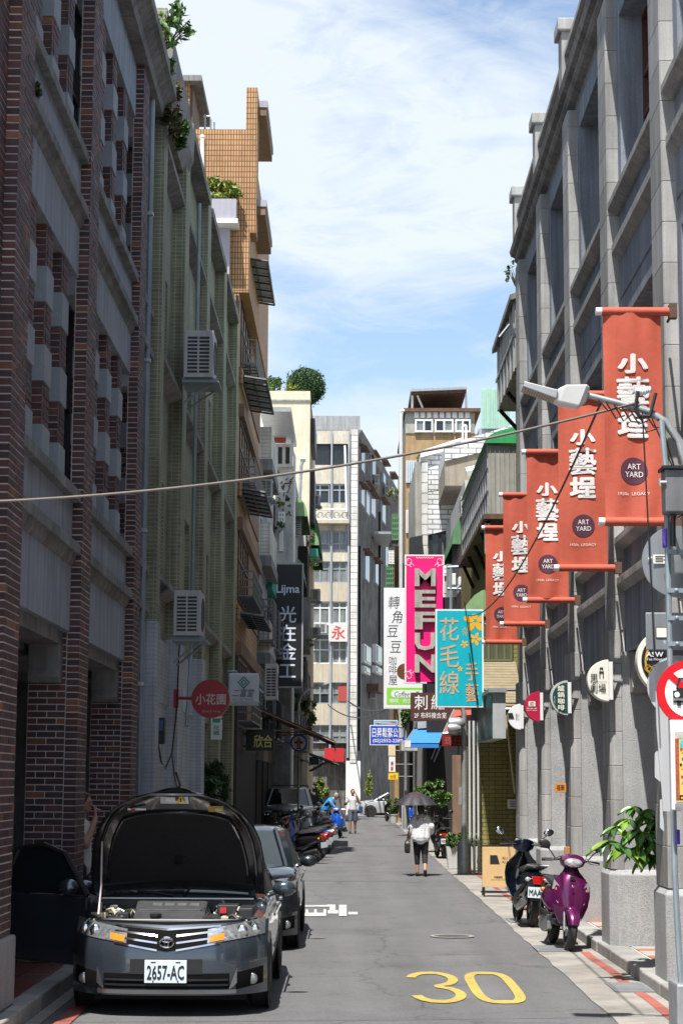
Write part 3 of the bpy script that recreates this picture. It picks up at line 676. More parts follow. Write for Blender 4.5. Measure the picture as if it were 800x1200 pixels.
for i, z in enumerate(zA):
    aw = MB(); x0, x1 = xl + .06, xl + .70
    for k in range(7):
        y = 48.5 + k * .77; aw.tube([(x0, y, z), (x1, y, z - .10)], .028, 5)
    aw.tube([(x1, 48.5, z - .10), (x1, 53.12, z - .10)], .032, 5); aw.tube([(x0, 48.5, z), (x0, 53.12, z)], .032, 5); aw.tube([(x0 + .3, 48.5, z - .05), (x0 + .3, 53.12, z - .05)], .02, 5)
    a = aw.build('awning_frame', dark_metal, ob)
    for k in range(6): MB().add([(x0, 48.53 + k * .77, z + .035), (x1, 48.53 + k * .77, z - .065), (x1, 49.24 + k * .77, z - .065), (x0, 49.24 + k * .77, z + .035)] + [(x0, 48.53 + k * .77, z + .05), (x1, 48.53 + k * .77, z - .05), (x1, 49.24 + k * .77, z - .05), (x0, 49.24 + k * .77, z + .05)], [(0, 3, 2, 1), (4, 5, 6, 7), (0, 1, 5, 4), (1, 2, 6, 5), (2, 3, 7, 6), (3, 0, 4, 7)]).build('panel', awn_g, a)
    MB().box(xl - .3, xl + .10, 48.05, 48.5, z - .25, z + .16).build('corner_block', otile, ob)
    MB().box(xl - .1, xl + .14, 48.5, 59.4, z - 1.05, z - .72).build('slab_edge', brown_r, ob)
    window_x(ob, 48.8, 53.2, z - 2.85, z - 1.06, xl + .035, 1, dark_metal, glass_d, 4, (.6,), .07, .06)
    MB().box(xl - .1, xl + .04, 53.4, 59.3, z - 3.0, z - 1.08).build('wall_panel', brown_r, ob)
    cg = MB(); zt = z - 2.08; zb = z - 2.72
    for zz in (zt, zt - .22, zt - .42, zb): cg.tube([(xl + .04, 49, zz), (xl + .40, 49, zz), (xl + .40, 54, zz)], .022, 5)
    for k in range(26): cg.tube([(xl + .40, 49 + k * .2, zb), (xl + .40, 49 + k * .2, zt)], .010, 4)
    for k in range(8): cg.tube([(xl + .04 + k * .05, 49, zb), (xl + .04 + k * .05, 54, zb)], .012, 4)
    for k in range(14): cg.tube([(xl + .04, 49 + k * .385, zb - .02), (xl + .40, 49 + k * .385, zb - .02)], .018, 4)
    cg.build('balcony_cage', mat('cage_metal', (0.16, 0.165, 0.17), 0.5, metal=.4, var=.2), ob)
a = at(271, 455, 47.9)
MB().tube([(xl - .05, 47.95, 0.2), (xl - .05, 47.95, 14.5)], .04, 6).build('drainpipe', dark_metal, ob)
MB().box(xl - .02, xl + .02, 48.3, 59.3, 0.1, 2.9).build('shop_front', dark_in, ob)
MB().box(xl - .02, xl + .015, 48.1, 59.4, 2.9, 5.3).build('lower_band', mat('shaded_band', (.06, .05, .042), .8, var=.3, streak=.3), ob)  # lower front coloured dark: the alley's shade is put into the material
MB().box(xl - .3, xl + .09, 48.03, 48.3, 0, 5.2).build('corner_post', mat('shaded_band', (.06, .05, .042), .8), ob)

# ================================================================ pale tiled building (left)
ptile = tile_mat('pale_tile', (0.58, 0.56, 0.50), (0.54, 0.52, 0.47), (0.36, 0.34, 0.31), 0.24, 0.12, 0.012, streak=0.2)
pale = mat('pale_render', (0.50, 0.49, 0.46), 0.85, var=0.12, streak=0.3, grime=0.3)
green_a = mat('green_awning', (0.10, 0.24, 0.12), 0.6, var=0.2, streak=0.25)
green_l = mat('light_green_awning', (0.22, 0.36, 0.17), 0.6, var=0.2, streak=0.25)
green_t = mat('bright_green_panel', (0.02, 0.30, 0.20), 0.5, var=0.15)
red_m = mat('red_corrugated', (0.42, 0.075, 0.06), 0.5, var=0.12, streak=0.15)
pb = thing('pale_tiled_building', 'crowded apartment building with pale tiled balconies, red corrugated screen and white drainpipe', 'building', (-4, 60, 0))
dim_wall = mat('dim_wall', (0.17, 0.16, 0.145), 0.85, var=0.2, streak=0.4, grime=0.4)  # for lower walls: alley shade and dark surfaces put into one colour
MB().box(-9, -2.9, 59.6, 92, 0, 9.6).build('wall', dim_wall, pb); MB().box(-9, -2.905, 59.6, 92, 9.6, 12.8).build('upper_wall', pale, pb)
cage_m = mat('cage_metal', (0.16, 0.165, 0.17), 0.5, metal=.4, var=.2)
def cage(par, x, y0, y1, z0, z1, out, m, floor=None):
    mb = MB(); n = max(3, int((y1 - y0) / .28))
    for z in (z0, z0 + (z1 - z0) * .5, z1): mb.tube([(x, y0, z), (x + out, y0, z), (x + out, y1, z), (x, y1, z)], .022, 4)
    for k in range(n + 1): y = y0 + (y1 - y0) * k / n; mb.tube([(x + out, y, z0), (x + out, y, z1)], .013, 4)
    for k in range(4): mb.tube([(x + out * k / 3, y0, z0), (x + out * k / 3, y0, z1)], .013, 4)
    mb.box(x, x + out, y0, y1, z0 - .05, z0 - .01); return mb.build('window_cage', m, par)
for i, y in enumerate((60.4, 64.6, 69.0, 74.5, 79.5, 85.0)):
    for j, z in enumerate((3.6, 6.6)):
        window_x(pb, y, y + 3.0, z, z + 1.6, -2.86, 1, dark_metal, glass_d, 3, (.6,), .06, .06)
        if (i + j) % 3 or y < 72: cage(pb, -2.85, y + .1, y + 2.8, z - .1, z + 1.2, .45, R.choice([cage_m, dark_metal, cage_m]))
        else: MB().prism([(0, 0), (.75, -.35), (.75, -.38), (0, -.04)], (-2.86, y - .2, z + 2.1), (1, 0, 0), (0, 0, 1), (0, 3.4, 0)).build('awning', R.choice([dark_metal, rust, green_a, dim_wall]), pb)
    MB().box(-2.9, -2.84, y - .2, y + 3.2, .1, 2.7).build('shop_opening', dark_in, pb); MB().box(-2.9, -2.80 - .02 * (i % 3), y - .3, y + 3.3, 2.72, 3.3).build('shop_fascia', R.choice([rust, dark_metal, dim_wall, brown_r]), pb)
x0, x1, z0, z1 = rect(300, 500, 318, 538, 61)
for i, zz in enumerate((z0, z0 - 3.15, z0 - 6.3)):
    MB().box(-3.4, x1, 61, 66.5, zz, zz + (z1 - z0)).build('balcony_front', ptile, pb); MB().box(-3.4, x1 + .04, 60.95, 66.6, zz - .35, zz).build('balcony_floor', cement_d, pb)
    window_x(pb, 61.4, 66.2, zz - 1.9, zz - .36, -2.85, 1, alu, [glass_d, glass_c], 4, (.5,))
x0, x1, z0, z1 = rect(302, 497, 344, 502, 70)
MB().box(-3.2, x1, 66.7, 74, z0, z1).build('roof_sheet', steel, pb)
x0, x1, z0, z1 = rect(319, 503, 335, 519, 72); rc = MB(); n = 8
for k in range(n):
    w = (x1 - x0) / n; rc.box(x0 + k * w, x0 + k * w + w * .55, 71.95, 72.0, z0, z1); rc.box(x0 + k * w + w * .55, x0 + (k + 1) * w, 71.98, 72.02, z0, z1)
rc.build('corrugated_screen', red_m, pb)
x0, x1, z0, z1 = rect(322, 520, 343, 547, 72.4); window_y(pb, x0, x1, z0, z1, 72.4, pale, glass_d, 2, (), .12, .15)
x0, x1, z0, z1 = rect(322, 546, 343, 700, 72.6); MB().box(x0, x1, 72.6, 92, 7.6, z1).build('side_wall', pale, pb); MB().box(x0, x1 - .04, 72.62, 92, 0, 7.6).build('lower_side_wall', dim_wall, pb)
for y in (74.0, 78.5, 83.5, 88.0):
    for z in (3.4, 5.6): cage(pb, x1 - .03, y, y + 2.6, z, z + 1.3, .38, cage_m)
    MB().prism([(0, 0), (.6, -.3), (.6, -.34), (0, -.05)], (x1 - .03, y - .3, 3.1), (1, 0, 0), (0, 0, 1), (0, 3.2, 0)).build('awning', dark_metal, pb)
orn = MB()
for k in range(26):
    p = at(R.uniform(326, 340), R.uniform(548, 602), 72.56); orn.tube([p, p + Vector((R.uniform(-.12, .12), 0, R.uniform(-.15, .15))), p + Vector((R.uniform(-.16, .16), 0, R.uniform(-.2, .2)))], .018, 4)
orn.build('ironwork', dark_metal, pb, kind='stuff')
mb = MB(); mb.tube([at(344, 1, 74)] if 0 else [Vector((at(344.5, 600, 73).x, 73, 1.0)), Vector((at(344.5, 600, 73).x, 73, at(344, 535, 73).z)), at(342.5, 528, 73), at(342.5, 504, 73)], .055, 8); mb.build('drainpipe', white_p, pb)
def barrel(par, px, d0, d1, drop, out, m, name='awning', xb=None):
    "ribbed barrel awning: px = pixel of its wall side top corner, running along the street from d0 to d1"
    p = at(px[0], px[1], d0); s = 1 if p.x < 0 else -1; mb = MB(); n = max(4, int((d1 - d0) / .22))
    prof = [(out * math.sin(rad(a)), drop * (math.cos(rad(a)) - 1)) for a in range(0, 91, 15)]
    for k in range(n):
        ya, yb = d0 + (d1 - d0) * k / n, d0 + (d1 - d0) * (k + 1) / n; dz = .012 * (k % 2)
        mb.loft([[(p.x + s * u, ya, p.z + v + dz) for u, v in prof], [(p.x + s * u, yb, p.z + v + dz) for u, v in prof]], caps=False, closed=False)
        mb.loft([[(p.x + s * u, ya, p.z + v + dz - .02) for u, v in prof], [(p.x + s * u, yb, p.z + v + dz - .02) for u, v in prof]], caps=False, closed=False)
    for y in (d0, d1): mb.add([(p.x, y, p.z - drop)] + [(p.x + s * u, y, p.z + v) for u, v in prof], [tuple(range(len(prof) + 1))])
    return mb.build(name, m, par)
barrel(pb, (347, 583), 75, 81, .75, .45, green_l); barrel(pb, (324, 559), 73.0, 76, .4, .4, mat('ochre_awning', (0.36, 0.29, 0.12), .6, streak=.3), 'awning')
barrel(pb, (326, 652), 73.2, 80, .6, .5, green_a); barrel(pb, (348, 655), 76, 86, .8, .3, green_l)
x0, x1, z0, z1 = rect(344.5, 587, 350, 628, 76); lv = MB()
for k in range(16): lv.box(x0, x1 + .1, 76, 76.5, z0 + (z1 - z0) * k / 16, z0 + (z1 - z0) * (k + .55) / 16)
lv.build('louvre_screen', pale, pb)
x0, x1, z0, z1 = rect(311, 646, 319, 690, 66); MB().box(-3, x1, 66, 70, z0, z1).build('green_screen', green_t, pb)
x0, x1, z0, z1 = rect(294, 700, 316, 660, 62)
for (px0, py0, px1, py1, d, m_) in ((345, 640, 360, 700, 80, dark_in), (348, 608, 358, 640, 82, pale), (346, 700, 362, 760, 80, cement_d), (346, 770, 358, 800, 79, dark_in)):
    x0, x1, z0, z1 = rect(px0, py0, px1, py1, d); MB().box(-3.0, x1, d, d + 4, z0, z1).build('balcony', m_, pb)
for k, (px0, py0, px1, py1, d) in enumerate(((326, 600, 334, 612, 72.55), (327, 622, 332, 646, 72.55))):
    x0, x1, z0, z1 = rect(px0, py0, px1, py1, d); window_y(pb, x0, x1, z0, z1, d - .02, white_p, glass_c, 2, (.5,), .06, .06)
ac_unit('white air conditioner with louvred front under the pale tiled balcony', *rect(305, 561, 319, 583, 62)[:2], 62.0, 62.8, *rect(305, 561, 319, 583, 62)[2:])
for (px, py, d, r, n, m_, lab) in ((328, 588, 72.2, (.22, .2, .18), 150, leaf_y, 'small bright green plant on the ironwork balcony beside the white drainpipe'), (328, 617, 72.2, (.25, .25, .2), 160, leaf_d, 'small dark green plant on the lower balcony beside the white drainpipe'), (360, 640, 84, (.35, .3, .7), 500, leaf_d, 'trailing plant with red flowers hanging beside the pale green awning'),
                               (366, 659, 86, (.5, .3, .22), 240, leaf_a, 'spreading green plant hanging out over the street beside the cream facade'), (357, 706, 82, (.22, .2, .35), 260, leaf_y, 'sunlit yellow green plant right of the black vertical sign'), (357, 752, 80, (.4, .3, .25), 260, leaf_y, 'spiky yellow green plant at the lower right corner of the black vertical sign')):
    plant('balcony_plant', lab, 'plant', at(px, py, d), r, n, .055, m_, clumps=6, stems=3, group='plants on the balconies')
mb = MB(); fl_r = mat('red_flower', (0.5, 0.05, 0.04), .6, island=.3)
leaves(mb, at(361, 632, 83.8), (.32, .25, .5), 60, .035); q = mb.build('flower', fl_r, bpy.data.objects['balcony_plant.002'], fixn=False)

# ================================================================ cream building with a tree on its roof (left)
cream = mat('cream_render', (0.62, 0.57, 0.43), 0.85, var=0.06, scale=1.2, streak=0.16, grime=0.14)
cb = thing('cream_building', 'plain cream rendered building with a round tree on its roof terrace', 'building', (-3, 92, 0))
x0, x1, z0, z1 = rect(318, 458, 363, 560, 92.5)
MB().box(-7.5, x1, 92.5, 107, 0, z1 - .55).build('wall', cream, cb); MB().box(-7.6, x1 + .04, 92.44, 107, z1 - .55, z1 - .45).build('string_course', cement_d, cb); MB().box(-7.5, x1, 92.5, 107, z1 - .45, z1).build('parapet', cream, cb)
for (py0, py1, w) in ((490, 520, 6), (552, 612, 5)):
    a = at(362, py0, 94); b = at(362, py1, 94); MB().box(x1, x1 + .22, 94, 99, b.z, a.z).build('bay_window', dark_metal, cb)
x0b, x1b, z0b, z1b = rect(319, 491, 331, 498, 92.4); MB().box(x0b, x1b, 92.42, 92.52, z0b, z1b).build('window', glass_d, cb)
MB().prism([(0, 0), (.9, 0), (0, .7)], at(306, 500, 92.3), (1, 0, 0), (0, 0, 1), (0, .2, 0)).build('parapet_wing', white_p, cb)
x0, x1, z0, z1 = rect(344, 537, 353, 625, 90)
mb = MB(); mb.tube([at(355, 540, 91), at(353, 545, 91), at(350, 610, 91)], .09, 6); mb.tube([at(352, 538, 91), at(358, 538, 91)], .14, 6); mb.build('flue_pipe', steel, cb)
for i, (py0, py1) in enumerate(((580, 592), (640, 655), (690, 704), (735, 745))):
    a, b = at(368, py1, 97), at(368, py0, 97)
    ac_unit(['dark air conditioner on the cream building beside the swirling balcony rail', 'air conditioner on the cream building beside the dark green awning', 'air conditioner on the cream building behind the top of the black vertical sign', 'air conditioner on the cream building below the yellow green plant'][i], a.x - .5, at(375, py0, 97).x, 97, 97.8, a.z, b.z)
barrel(cb, (362, 620), 93.5, 98, .8, .5, green_l); MB().box(at(362, 700, 93).x - .2, at(372, 700, 93).x, 93, 96, at(366, 652, 93).z, at(366, 643, 93).z).build('green_screen', green_t, cb); barrel(cb, (364, 600), 96, 104, 2.1, .55, green_a)
def tree(name, label, c, r, n, size, m, base, trunk=.12, clumps=24, extra=None):
    t = thing(name, label, 'tree', base); mb = MB(); leaves(mb, c, [q * (1 if clumps else .93) for q in r], n, size, 0, .5 if clumps else .8, clumps=clumps)
    if not clumps: leaves(mb, c, [q * 1.02 for q in r], n // 3, size * 1.3, 0, .5, clumps=70)
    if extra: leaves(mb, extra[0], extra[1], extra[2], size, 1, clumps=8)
    mb.build('crown', [m, leaf_y], t, fixn=False); c, base = Vector(c), Vector(base); tb = MB()
    tb.tube([base, base.lerp(c, .5) + Vector((.06, 0, 0)), c], [trunk, trunk * .8, trunk * .4], 8)
    for k in range(7):
        e = c + Vector((R.uniform(-.7, .7) * r[0], R.uniform(-.6, .6) * r[1], R.uniform(-.5, .7) * r[2])); tb.tube([base.lerp(c, .55 + .05 * k), e], [trunk * .45, trunk * .12], 5)
    tb.build('trunk', bark, t); return t
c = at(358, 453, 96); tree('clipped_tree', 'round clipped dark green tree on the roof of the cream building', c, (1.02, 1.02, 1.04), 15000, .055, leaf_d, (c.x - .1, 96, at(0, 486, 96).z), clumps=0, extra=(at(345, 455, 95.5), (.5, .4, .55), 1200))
c = at(321, 453, 98); tree('small_tree', 'small loose green tree on the roof, left of the round clipped tree', c, (.5, .5, .55), 900, .09, leaf_a, (c.x, 98, at(0, 478, 98).z), .06)

# ================================================================ apartment block closing the street
cg_ = mat('grey_corrugated', (0.30, 0.31, 0.32), 0.6, var=0.12, streak=0.35)
cream2 = mat('weathered_cream', (0.60, 0.555, 0.45), 0.85, var=0.08, streak=0.28, grime=0.25)
beige = mat('beige_panel', (0.50, 0.44, 0.34), 0.85, var=0.08, streak=0.25)
wcol = tile_mat('white_block_tile', (0.66, 0.64, 0.60), (0.60, 0.585, 0.55), (0.30, 0.29, 0.27), 0.60, 0.42, 0.03, streak=0.2)
soot = mat('sooty_render', (0.15, 0.14, 0.125), 0.9, var=0.35, scale=0.35, streak=0.75, grime=0.75)
D = 120.0
ab = thing('apartment_block', 'seven storey cream apartment block closing the street, with a sooty windowless side', 'building', (-1, D, 0))
XL, XR = at(352, 700, D).x, at(418.5, 700, D).x
ztop = at(400, 505, D).z
far = Vector((at(468, 700, 150).x, 150, 0))
side = [(XR, D + .3), (far.x, far.y), (XL, far.y), (XL, D + .3)]
MB().loft([[(x, y, 0) for x, y in side], [(x, y, ztop - .2) for x, y in side]]).build('side_wall', soot, ab)
MB().loft([[(x, y, ztop - .2) for x, y in side], [(x + (.25 if i < 2 else 0), y, ztop + .15) for i, (x, y) in enumerate(side)]]).build('roof_edge', cement_d, ab)
def fr(px0, py0, px1, py1): return rect(px0, py0, px1, py1, D)
bands = [(505, 520, cream2), (545, 567, cream2), (590, 622, cream2), (645, 658, cream2), (683, 705, beige), (778, 800, beige), (825, 850, beige)]
for py0, py1, m_ in bands:
    _, _, z0, z1 = fr(0, py0, 800, py1); MB().box(XL, at(410, 700, D).x, D, D + .3, z0, z1).build('wall_band', m_, ab)
_, _, z0, z1 = fr(0, 483, 800, 505); MB().box(XL, at(422, 495, D).x, D + 1.2, D + 1.5, z0 - .1, z1).build('roof_hoarding', cg_, ab)
MB().box(XL + .2, at(420, 495, D).x, D + 1.5, D + 9, z0 - .1, z1 - .3).build('roof_shed', cg_, ab)
for px, w in ((387.5, 2.2), (408.0, 2.5)): MB().box(at(px - w / 2, 700, D).x, at(px + w / 2, 700, D).x, D - .18, D + .3, 3.5, ztop).build('pier', cement, ab)
MB().box(at(410.5, 700, D).x, XR + .02, D - .35, D + .32, 3.2, ztop + .05).build('tiled_pier', wcol, ab)
wins = [(520, 545, glass_d, (), dark_metal), (567, 590, glass_d, (.7,), alu), (622, 645, [glass_c, cement], (.35,), steel), (658, 683, [glass_c, glass_d], (.66,), steel), (705, 731, [glass_c], (.72,), white_p), (731, 778, [glass_c], (.35, .6), white_p), (800, 825, [glass_d, glass_c], (.5,), steel), (850, 871, [glass_c, glass_d], (.4,), steel)]
for py0, py1, g, zs, fm in wins:
    for px0, px1 in ((352, 386.2), (388.8, 406.6)):
        x0, x1, z0, z1 = fr(px0, py0, px1, py1); window_y(ab, x0, x1, z0 + .003, z1 - .003, D + .14, fm, g, 3 if px0 < 360 else 2, zs, .08, .1)
x0, x1, z0, z1 = fr(396, 803, 406, 822); MB().box(x0, x1, D + .1, D + .13, z0, z1).build('red_curtain', red_m, ab)
_, _, z0, z1 = fr(0, 611, 800, 615); MB().box(XL, at(409, 600, D).x, D - .8, D + .01, z0, z1).build('balcony_slab', beige, ab)
rl = MB()
for k in range(5):
    px = 366 + k * 9.5; pts = []
    for q in range(15): pts.append(at(px + 4.6 * math.cos(q * .55) * (1 - q / 22), 603 + 5 * math.sin(q * .55) * (1 - q / 22), D - .7))
    rl.tube(pts, .035, 4)
rl.tube([at(364, 597, D - .7), at(407, 597, D - .7)], .04, 5); rl.tube([at(364, 609, D - .7), at(407, 609, D - .7)], .04, 5); rl.build('balcony_rail', steel, ab)
mb = MB(); mb.tube([at(404, 522, D - .3), at(405, 560, D - .3), at(406, 600, D - .3)], .08, 6); mb.build('drainpipe', white_p, ab)
def side_d(px):
    "distance at which the ray through a pixel column meets the sooty side wall"
    lo, hi = D, 150
    for _ in range(40):
        m_ = (lo + hi) / 2
        if at(px, 700, m_).x > XR + (m_ - D - .3) / (150 - D - .3) * (far.x - XR): lo = m_
        else: hi = m_
    return lo
SA = math.atan2(far.x - XR, 150 - D - .3); SR = Euler((0, 0, -SA))
def side_piece(px0, py0, px1, py1, th, m_, nm):
    y0, y1 = side_d(px0), side_d(px1); ym = (y0 + y1) / 2; z0, z1 = at(px0, py1, ym).z, at(px0, py0, ym).z; x = (at(px0, 700, y0).x + at(px1, 700, y1).x) / 2
    n = Vector((math.cos(SA), -math.sin(SA), 0)) * (th / 2 - .02); return MB().obox(Vector((x, ym, (z0 + z1) / 2)) + n, (th, max(.3, (y1 - y0)), z1 - z0), SR).build(nm, m_, ab)
for (px0, py0, px1, py1) in ((421, 528, 425, 552), (434, 535, 438, 562), (447, 545, 450, 566), (457, 560, 460, 578), (421, 572, 425, 592), (427, 571, 431, 602), (433, 582, 438, 604), (446, 590, 450, 612), (426, 650, 431, 680), (438, 660, 442, 684), (450, 640, 453, 664)):
    side_piece(px0 - .6, py0 - 1, px1 + .6, py1 + 1, .06, cement, 'window_surround'); side_piece(px0, py0, px1, py1, .12, glass_c if py0 in (572, 571, 582, 590) else glass_d, 'window'); side_piece(px0 - 1, py0 - 3.5, px1 + 1, py0 - 2, .45, rust, 'window_hood')
for (px0, py0, px1, py1) in ((422, 757, 430, 778), (436, 757, 443, 778), (422, 782, 429, 790), (436, 782, 443, 790)): side_piece(px0, py0, px1, py1, .3, white_p, 'window_cage'); side_piece(px0 + 1, py0 + 2, px1 - 1, py1 - 2, .36, glass_d, 'window')
side_piece(419.5, 640, 420.3, 880, .2, dark_metal, 'drainpipe'); side_piece(443, 600, 443.6, 760, .2, dark_metal, 'drainpipe'); side_piece(430, 803, 437, 812, .8, rust, 'window_hood')
for lab, px, py, w, h in (('pale air conditioner high on the sooty side wall', 438, 564, 5, 11), ('rusty air conditioner farther along the sooty side wall', 450, 576, 4, 9), ('small air conditioner low on the sooty side wall under the cables', 434, 815, 5, 9)):
    y = side_d(px); q = at(px, py, y); z0 = at(px, py + h / 2, y).z; z1 = at(px, py - h / 2, y).z; ac_unit(lab, q.x + .02, q.x + .34, y - 1.0, y - .2, z0, z1, bracket=False)
x0, x1, z0, z1 = rect(438, 625, 458, 628, 128); MB().box(x0, x1, 127, 134, z0, z1).build('lean_to_roof', steel, ab)
MB().box(XL, XR - .3, D + .35, D + .6, 0, 3.4).build('ground_floor', dark_in, ab)
x0, x1, z0, z1 = fr(405, 893, 422, 958); MB().box(x0, x1, D - .3, D + .31, 0, 3.3).build('white_pier', white_p, ab)
MB().box(XL, at(404, 700, D).x, D - .1, D + .3, 3.2, 3.9).build('shop_beam', cement_d, ab)
x0, x1, z0, z1 = fr(380, 877, 403, 893); MB().box(x0, x1, D - .5, D - .3, z0, z1).build('red_fascia', mat('sign_red', (0.45, 0.025, 0.03), .45, var=.06), ab)
ac_unit('white air conditioner beside the sign with one big red character', *fr(367, 731, 383, 743)[:2], D - .6, D - .05, *fr(367, 731, 383, 743)[2:])
# ================================================================ right side beyond the stone building
ytile = tile_mat('yellow_green_tile', (0.30, 0.27, 0.10), (0.25, 0.225, 0.08), (0.11, 0.10, 0.05), 0.30, 0.095, 0.010, offset=.5, streak=0.2)
grey_b = mat('grey_metal_cladding', (0.36, 0.345, 0.30), 0.6, metal=.2, var=0.1, streak=0.35, grime=.2)
vb = thing('recessed_building', 'yellow green tiled building set back beside the stone arcade, grey clad box high up', 'building', (4, 37.5, 0))
MB().box(3.9, 10, 37.0, 44, 0, 12.6).build('wall', ytile, vb)
x3 = at(575, 415, 44).x
MB().box(x3, 3.9, 37.6, 42.2, 10.35, 11.75).build('balcony_box', grey_b, vb)
mb = MB()
for k in range(6): mb.box(x3 - .03, x3, 37.7 + k * .8, 37.74 + k * .8, 10.3, 11.75)
mb.box(x3 - .04, x3, 37.6, 42.2, 11.0, 11.06); mb.build('cladding_rail', steel, vb)
MB().prism([(-.10, 11.72), (.8, 12.1), (.8, 12.2), (-.10, 11.84)], (x3, 37.5, 0), (1, 0, 0), (0, 0, 1), (0, 4.9, 0)).build('roof_sheet', cornice_m, vb)
for y in (38, 40, 42): MB().tube([(x3 + .05, y, 10.33), (3.9, y, 9.75)], .05, 5).build('strut', dark_metal, vb)
mb = MB(); mb.tube([at(585, 395, 37.55), at(597, 380, 37.55)], .03, 5); mb.build('gutter_pipe', steel, vb)
yb_ = thing('tiled_corner_building', 'tall narrow building with yellow green tiles at street level and a grey enclosed balcony', 'building', (3.1, 44.3, 0))
MB().box(3.55, 10, 44.32, 60, 0, 9.95).build('wall', ytile, yb_)
MB().box(at(563, 900, 44.3).x, 3.545, 44.3, 45.2, 0, 3.72).build('street_wall', ytile, yb_)
x2 = at(572, 560, 44).x; zb_, zt_ = at(0, 600, 44).z, at(0, 519, 44).z
MB().box(x2, 3.95, 44.0, 54, zb_, zt_).build('balcony_box', grey_b, yb_)
mb = MB()
for k in range(14): mb.box(x2 - .03, x2, 44.05 + k * .75, 44.10 + k * .75, zb_ - .02, zt_)
for z in (zb_ + .55, zb_ + 1.1, zt_ - .05): mb.box(x2 - .035, x2, 44, 54, z, z + .05)
for k in range(6): mb.box(x2 + .04 + k * .11, x2 + .05 + k * .11, 43.975, 44.0, zb_, zt_)
mb.build('cladding_rail', steel, yb_)
MB().box(x2 - .12, 4.0, 43.9, 54.2, zb_ - .12, zb_).build('balcony_floor', rust, yb_)
for y in (44.4, 46.5, 49, 51.5, 53.8): MB().tube([(x2, y, zb_ - .1), (3.54, y, zb_ - .75)], .05, 5).build('strut', dark_metal, yb_)
p = at(572, 519, 43.9); gm = MB(); prof = [(1.25 - 1.25 * math.cos(rad(a)) - .1, .42 * math.sin(rad(a))) for a in range(0, 91, 15)]
gm.loft([[(p.x + u, 43.9, p.z + v) for u, v in prof], [(p.x + u, 54, p.z + v) for u, v in prof]], closed=False, caps=False); gm.loft([[(p.x + u, 43.9, p.z + v - .03) for u, v in prof], [(p.x + u, 54, p.z + v - .03) for u, v in prof]], closed=False, caps=False)
gm.add([(p.x + 1.15, 43.9, p.z)] + [(p.x + u, 43.9, p.z + v) for u, v in prof], [tuple(range(len(prof) + 1))]); gm.build('roof_sheet', mat('green_sheet', (0.03, 0.30, 0.10), .5, streak=.2), yb_)
barrel(yb_, (574, 690), 46, 53, 1.15, .75, green_l)
# tan ribbed slope, dim windows and blue-grey box sign below it
x0, x1 = at(557, 830, 42.3).x, 3.88; mb = MB()
for k in range(16): a = k / 16; b = a + .052; P = lambda q, dz: [(x0 + .25 * q, 42.3 + 1.95 * q, 3.72 + 1.1 * q + dz), (x1, 42.3 + 1.95 * q, 3.72 + 1.1 * q + dz)]; A0, A1 = P(a, 0), P(b, 0); B0, B1 = P(a, .03), P(b, .03); mb.loft([[A0[0], A0[1], A1[1], A1[0]], [B0[0], B0[1], B1[1], B1[0]]])
mb.add([(x0, 42.32, 3.71), (x1, 42.32, 3.71), (x1, 44.25, 4.81), (x0 + .25, 44.25, 4.81)], [(0, 1, 2, 3)])
mb.build('slatted_awning', mat('tan_slats', (0.22, 0.18, 0.11), .7, var=.2), yb_)
x0, x1, z0, z1 = rect(563, 720, 600, 775, 44.2); window_y(yb_, x0, x1, z0, z1, 44.2, mat('olive_frame', (.12, .14, .06), .6, var=.1), mat('dim_glass', (0.10, 0.10, 0.07), .2), 4, (.5,), .05, .08)
mb = MB()
for px, w in ((550, .026), (555, .03), (560, .026)): a = at(px, 900, 44); mb.tube([(a.x, 44, 0), (a.x, 44, at(0, 842, 44).z)], w, 7)
a, b, c_ = at(560, 842, 44), at(568, 838, 44), at(572, 828, 44); mb.tube([a, b, c_], .05, 6); mb.build('drainpipe', pvc, yb_)
MB().box(at(568, 600, 44).x, at(575, 600, 44).x, 44.1, 44.3, at(0, 600, 44).z - .9, at(0, 600, 44).z - .2).build('meter_box', steel, yb_)

# white tiled building: stepped tiled volumes, black window
wb = tile_mat('white_brick_tile', (0.70, 0.70, 0.69), (0.64, 0.64, 0.64), (0.20, 0.20, 0.21), 0.62, 0.20, 0.022, offset=.5, streak=0.12, bump=0.6)
wt = thing('white_tiled_building', 'white brick tiled building with black window and corner pier behind the pink sign', 'building', (2.7, 75, 0))
d = 75
x0, x1, z0, z1 = rect(494, 515, 541, 620, d); x1 += 3
MB().box(x0, x1, d, 85, at(0, 900, d).z * 0 + 0, at(0, 664, d).z).build('lower_wall', pale, wt)
a0, a1 = at(494, 528, d), at(545, 513, d)
def slopebox(px0, px1, pl0, pl1, pr0, pr1, d, dep, name, m, par):
    "front rectangle whose top and bottom edges slope: pl/pr = top, bottom pixel at its left and right end"
    A = [at(px0, pl1, d), at(px1, pr1, d), at(px1, pr0, d), at(px0, pl0, d)]
    mb = MB(); mb.loft([A, [p + Vector((0, dep, 0)) for p in A]]); return mb.build(name, m, par)
slopebox(501, 541, 577, 627, 571, 617, d, 8, 'lower_tile_wall', wb, wt); slopebox(501, 541, 535, 576, 522, 570, d + .06, 8, 'tile_wall', wb, wt)
slopebox(493, 543, 528, 536, 512, 522, d - .15, 8, 'coping', white_p, wt)
slopebox(494, 501, 536, 660, 535, 660, d - .05, 8, 'corner_pier', wcol, wt)
a, b = at(487, 560, 78), at(494, 560, d); MB().box(at(494, 600, d).x - .25, at(494, 600, d).x, d + .4, 84, at(0, 625, d).z, at(0, 537, d).z).build('side_panel', grey_b, wt)
x0, x1, z0, z1 = rect(503, 622, 541, 664, d); window_y(wt, x0, x1, z0, z1, d + .1, black_pl, [glass_d, glass_c], 3, (), .12, .15)
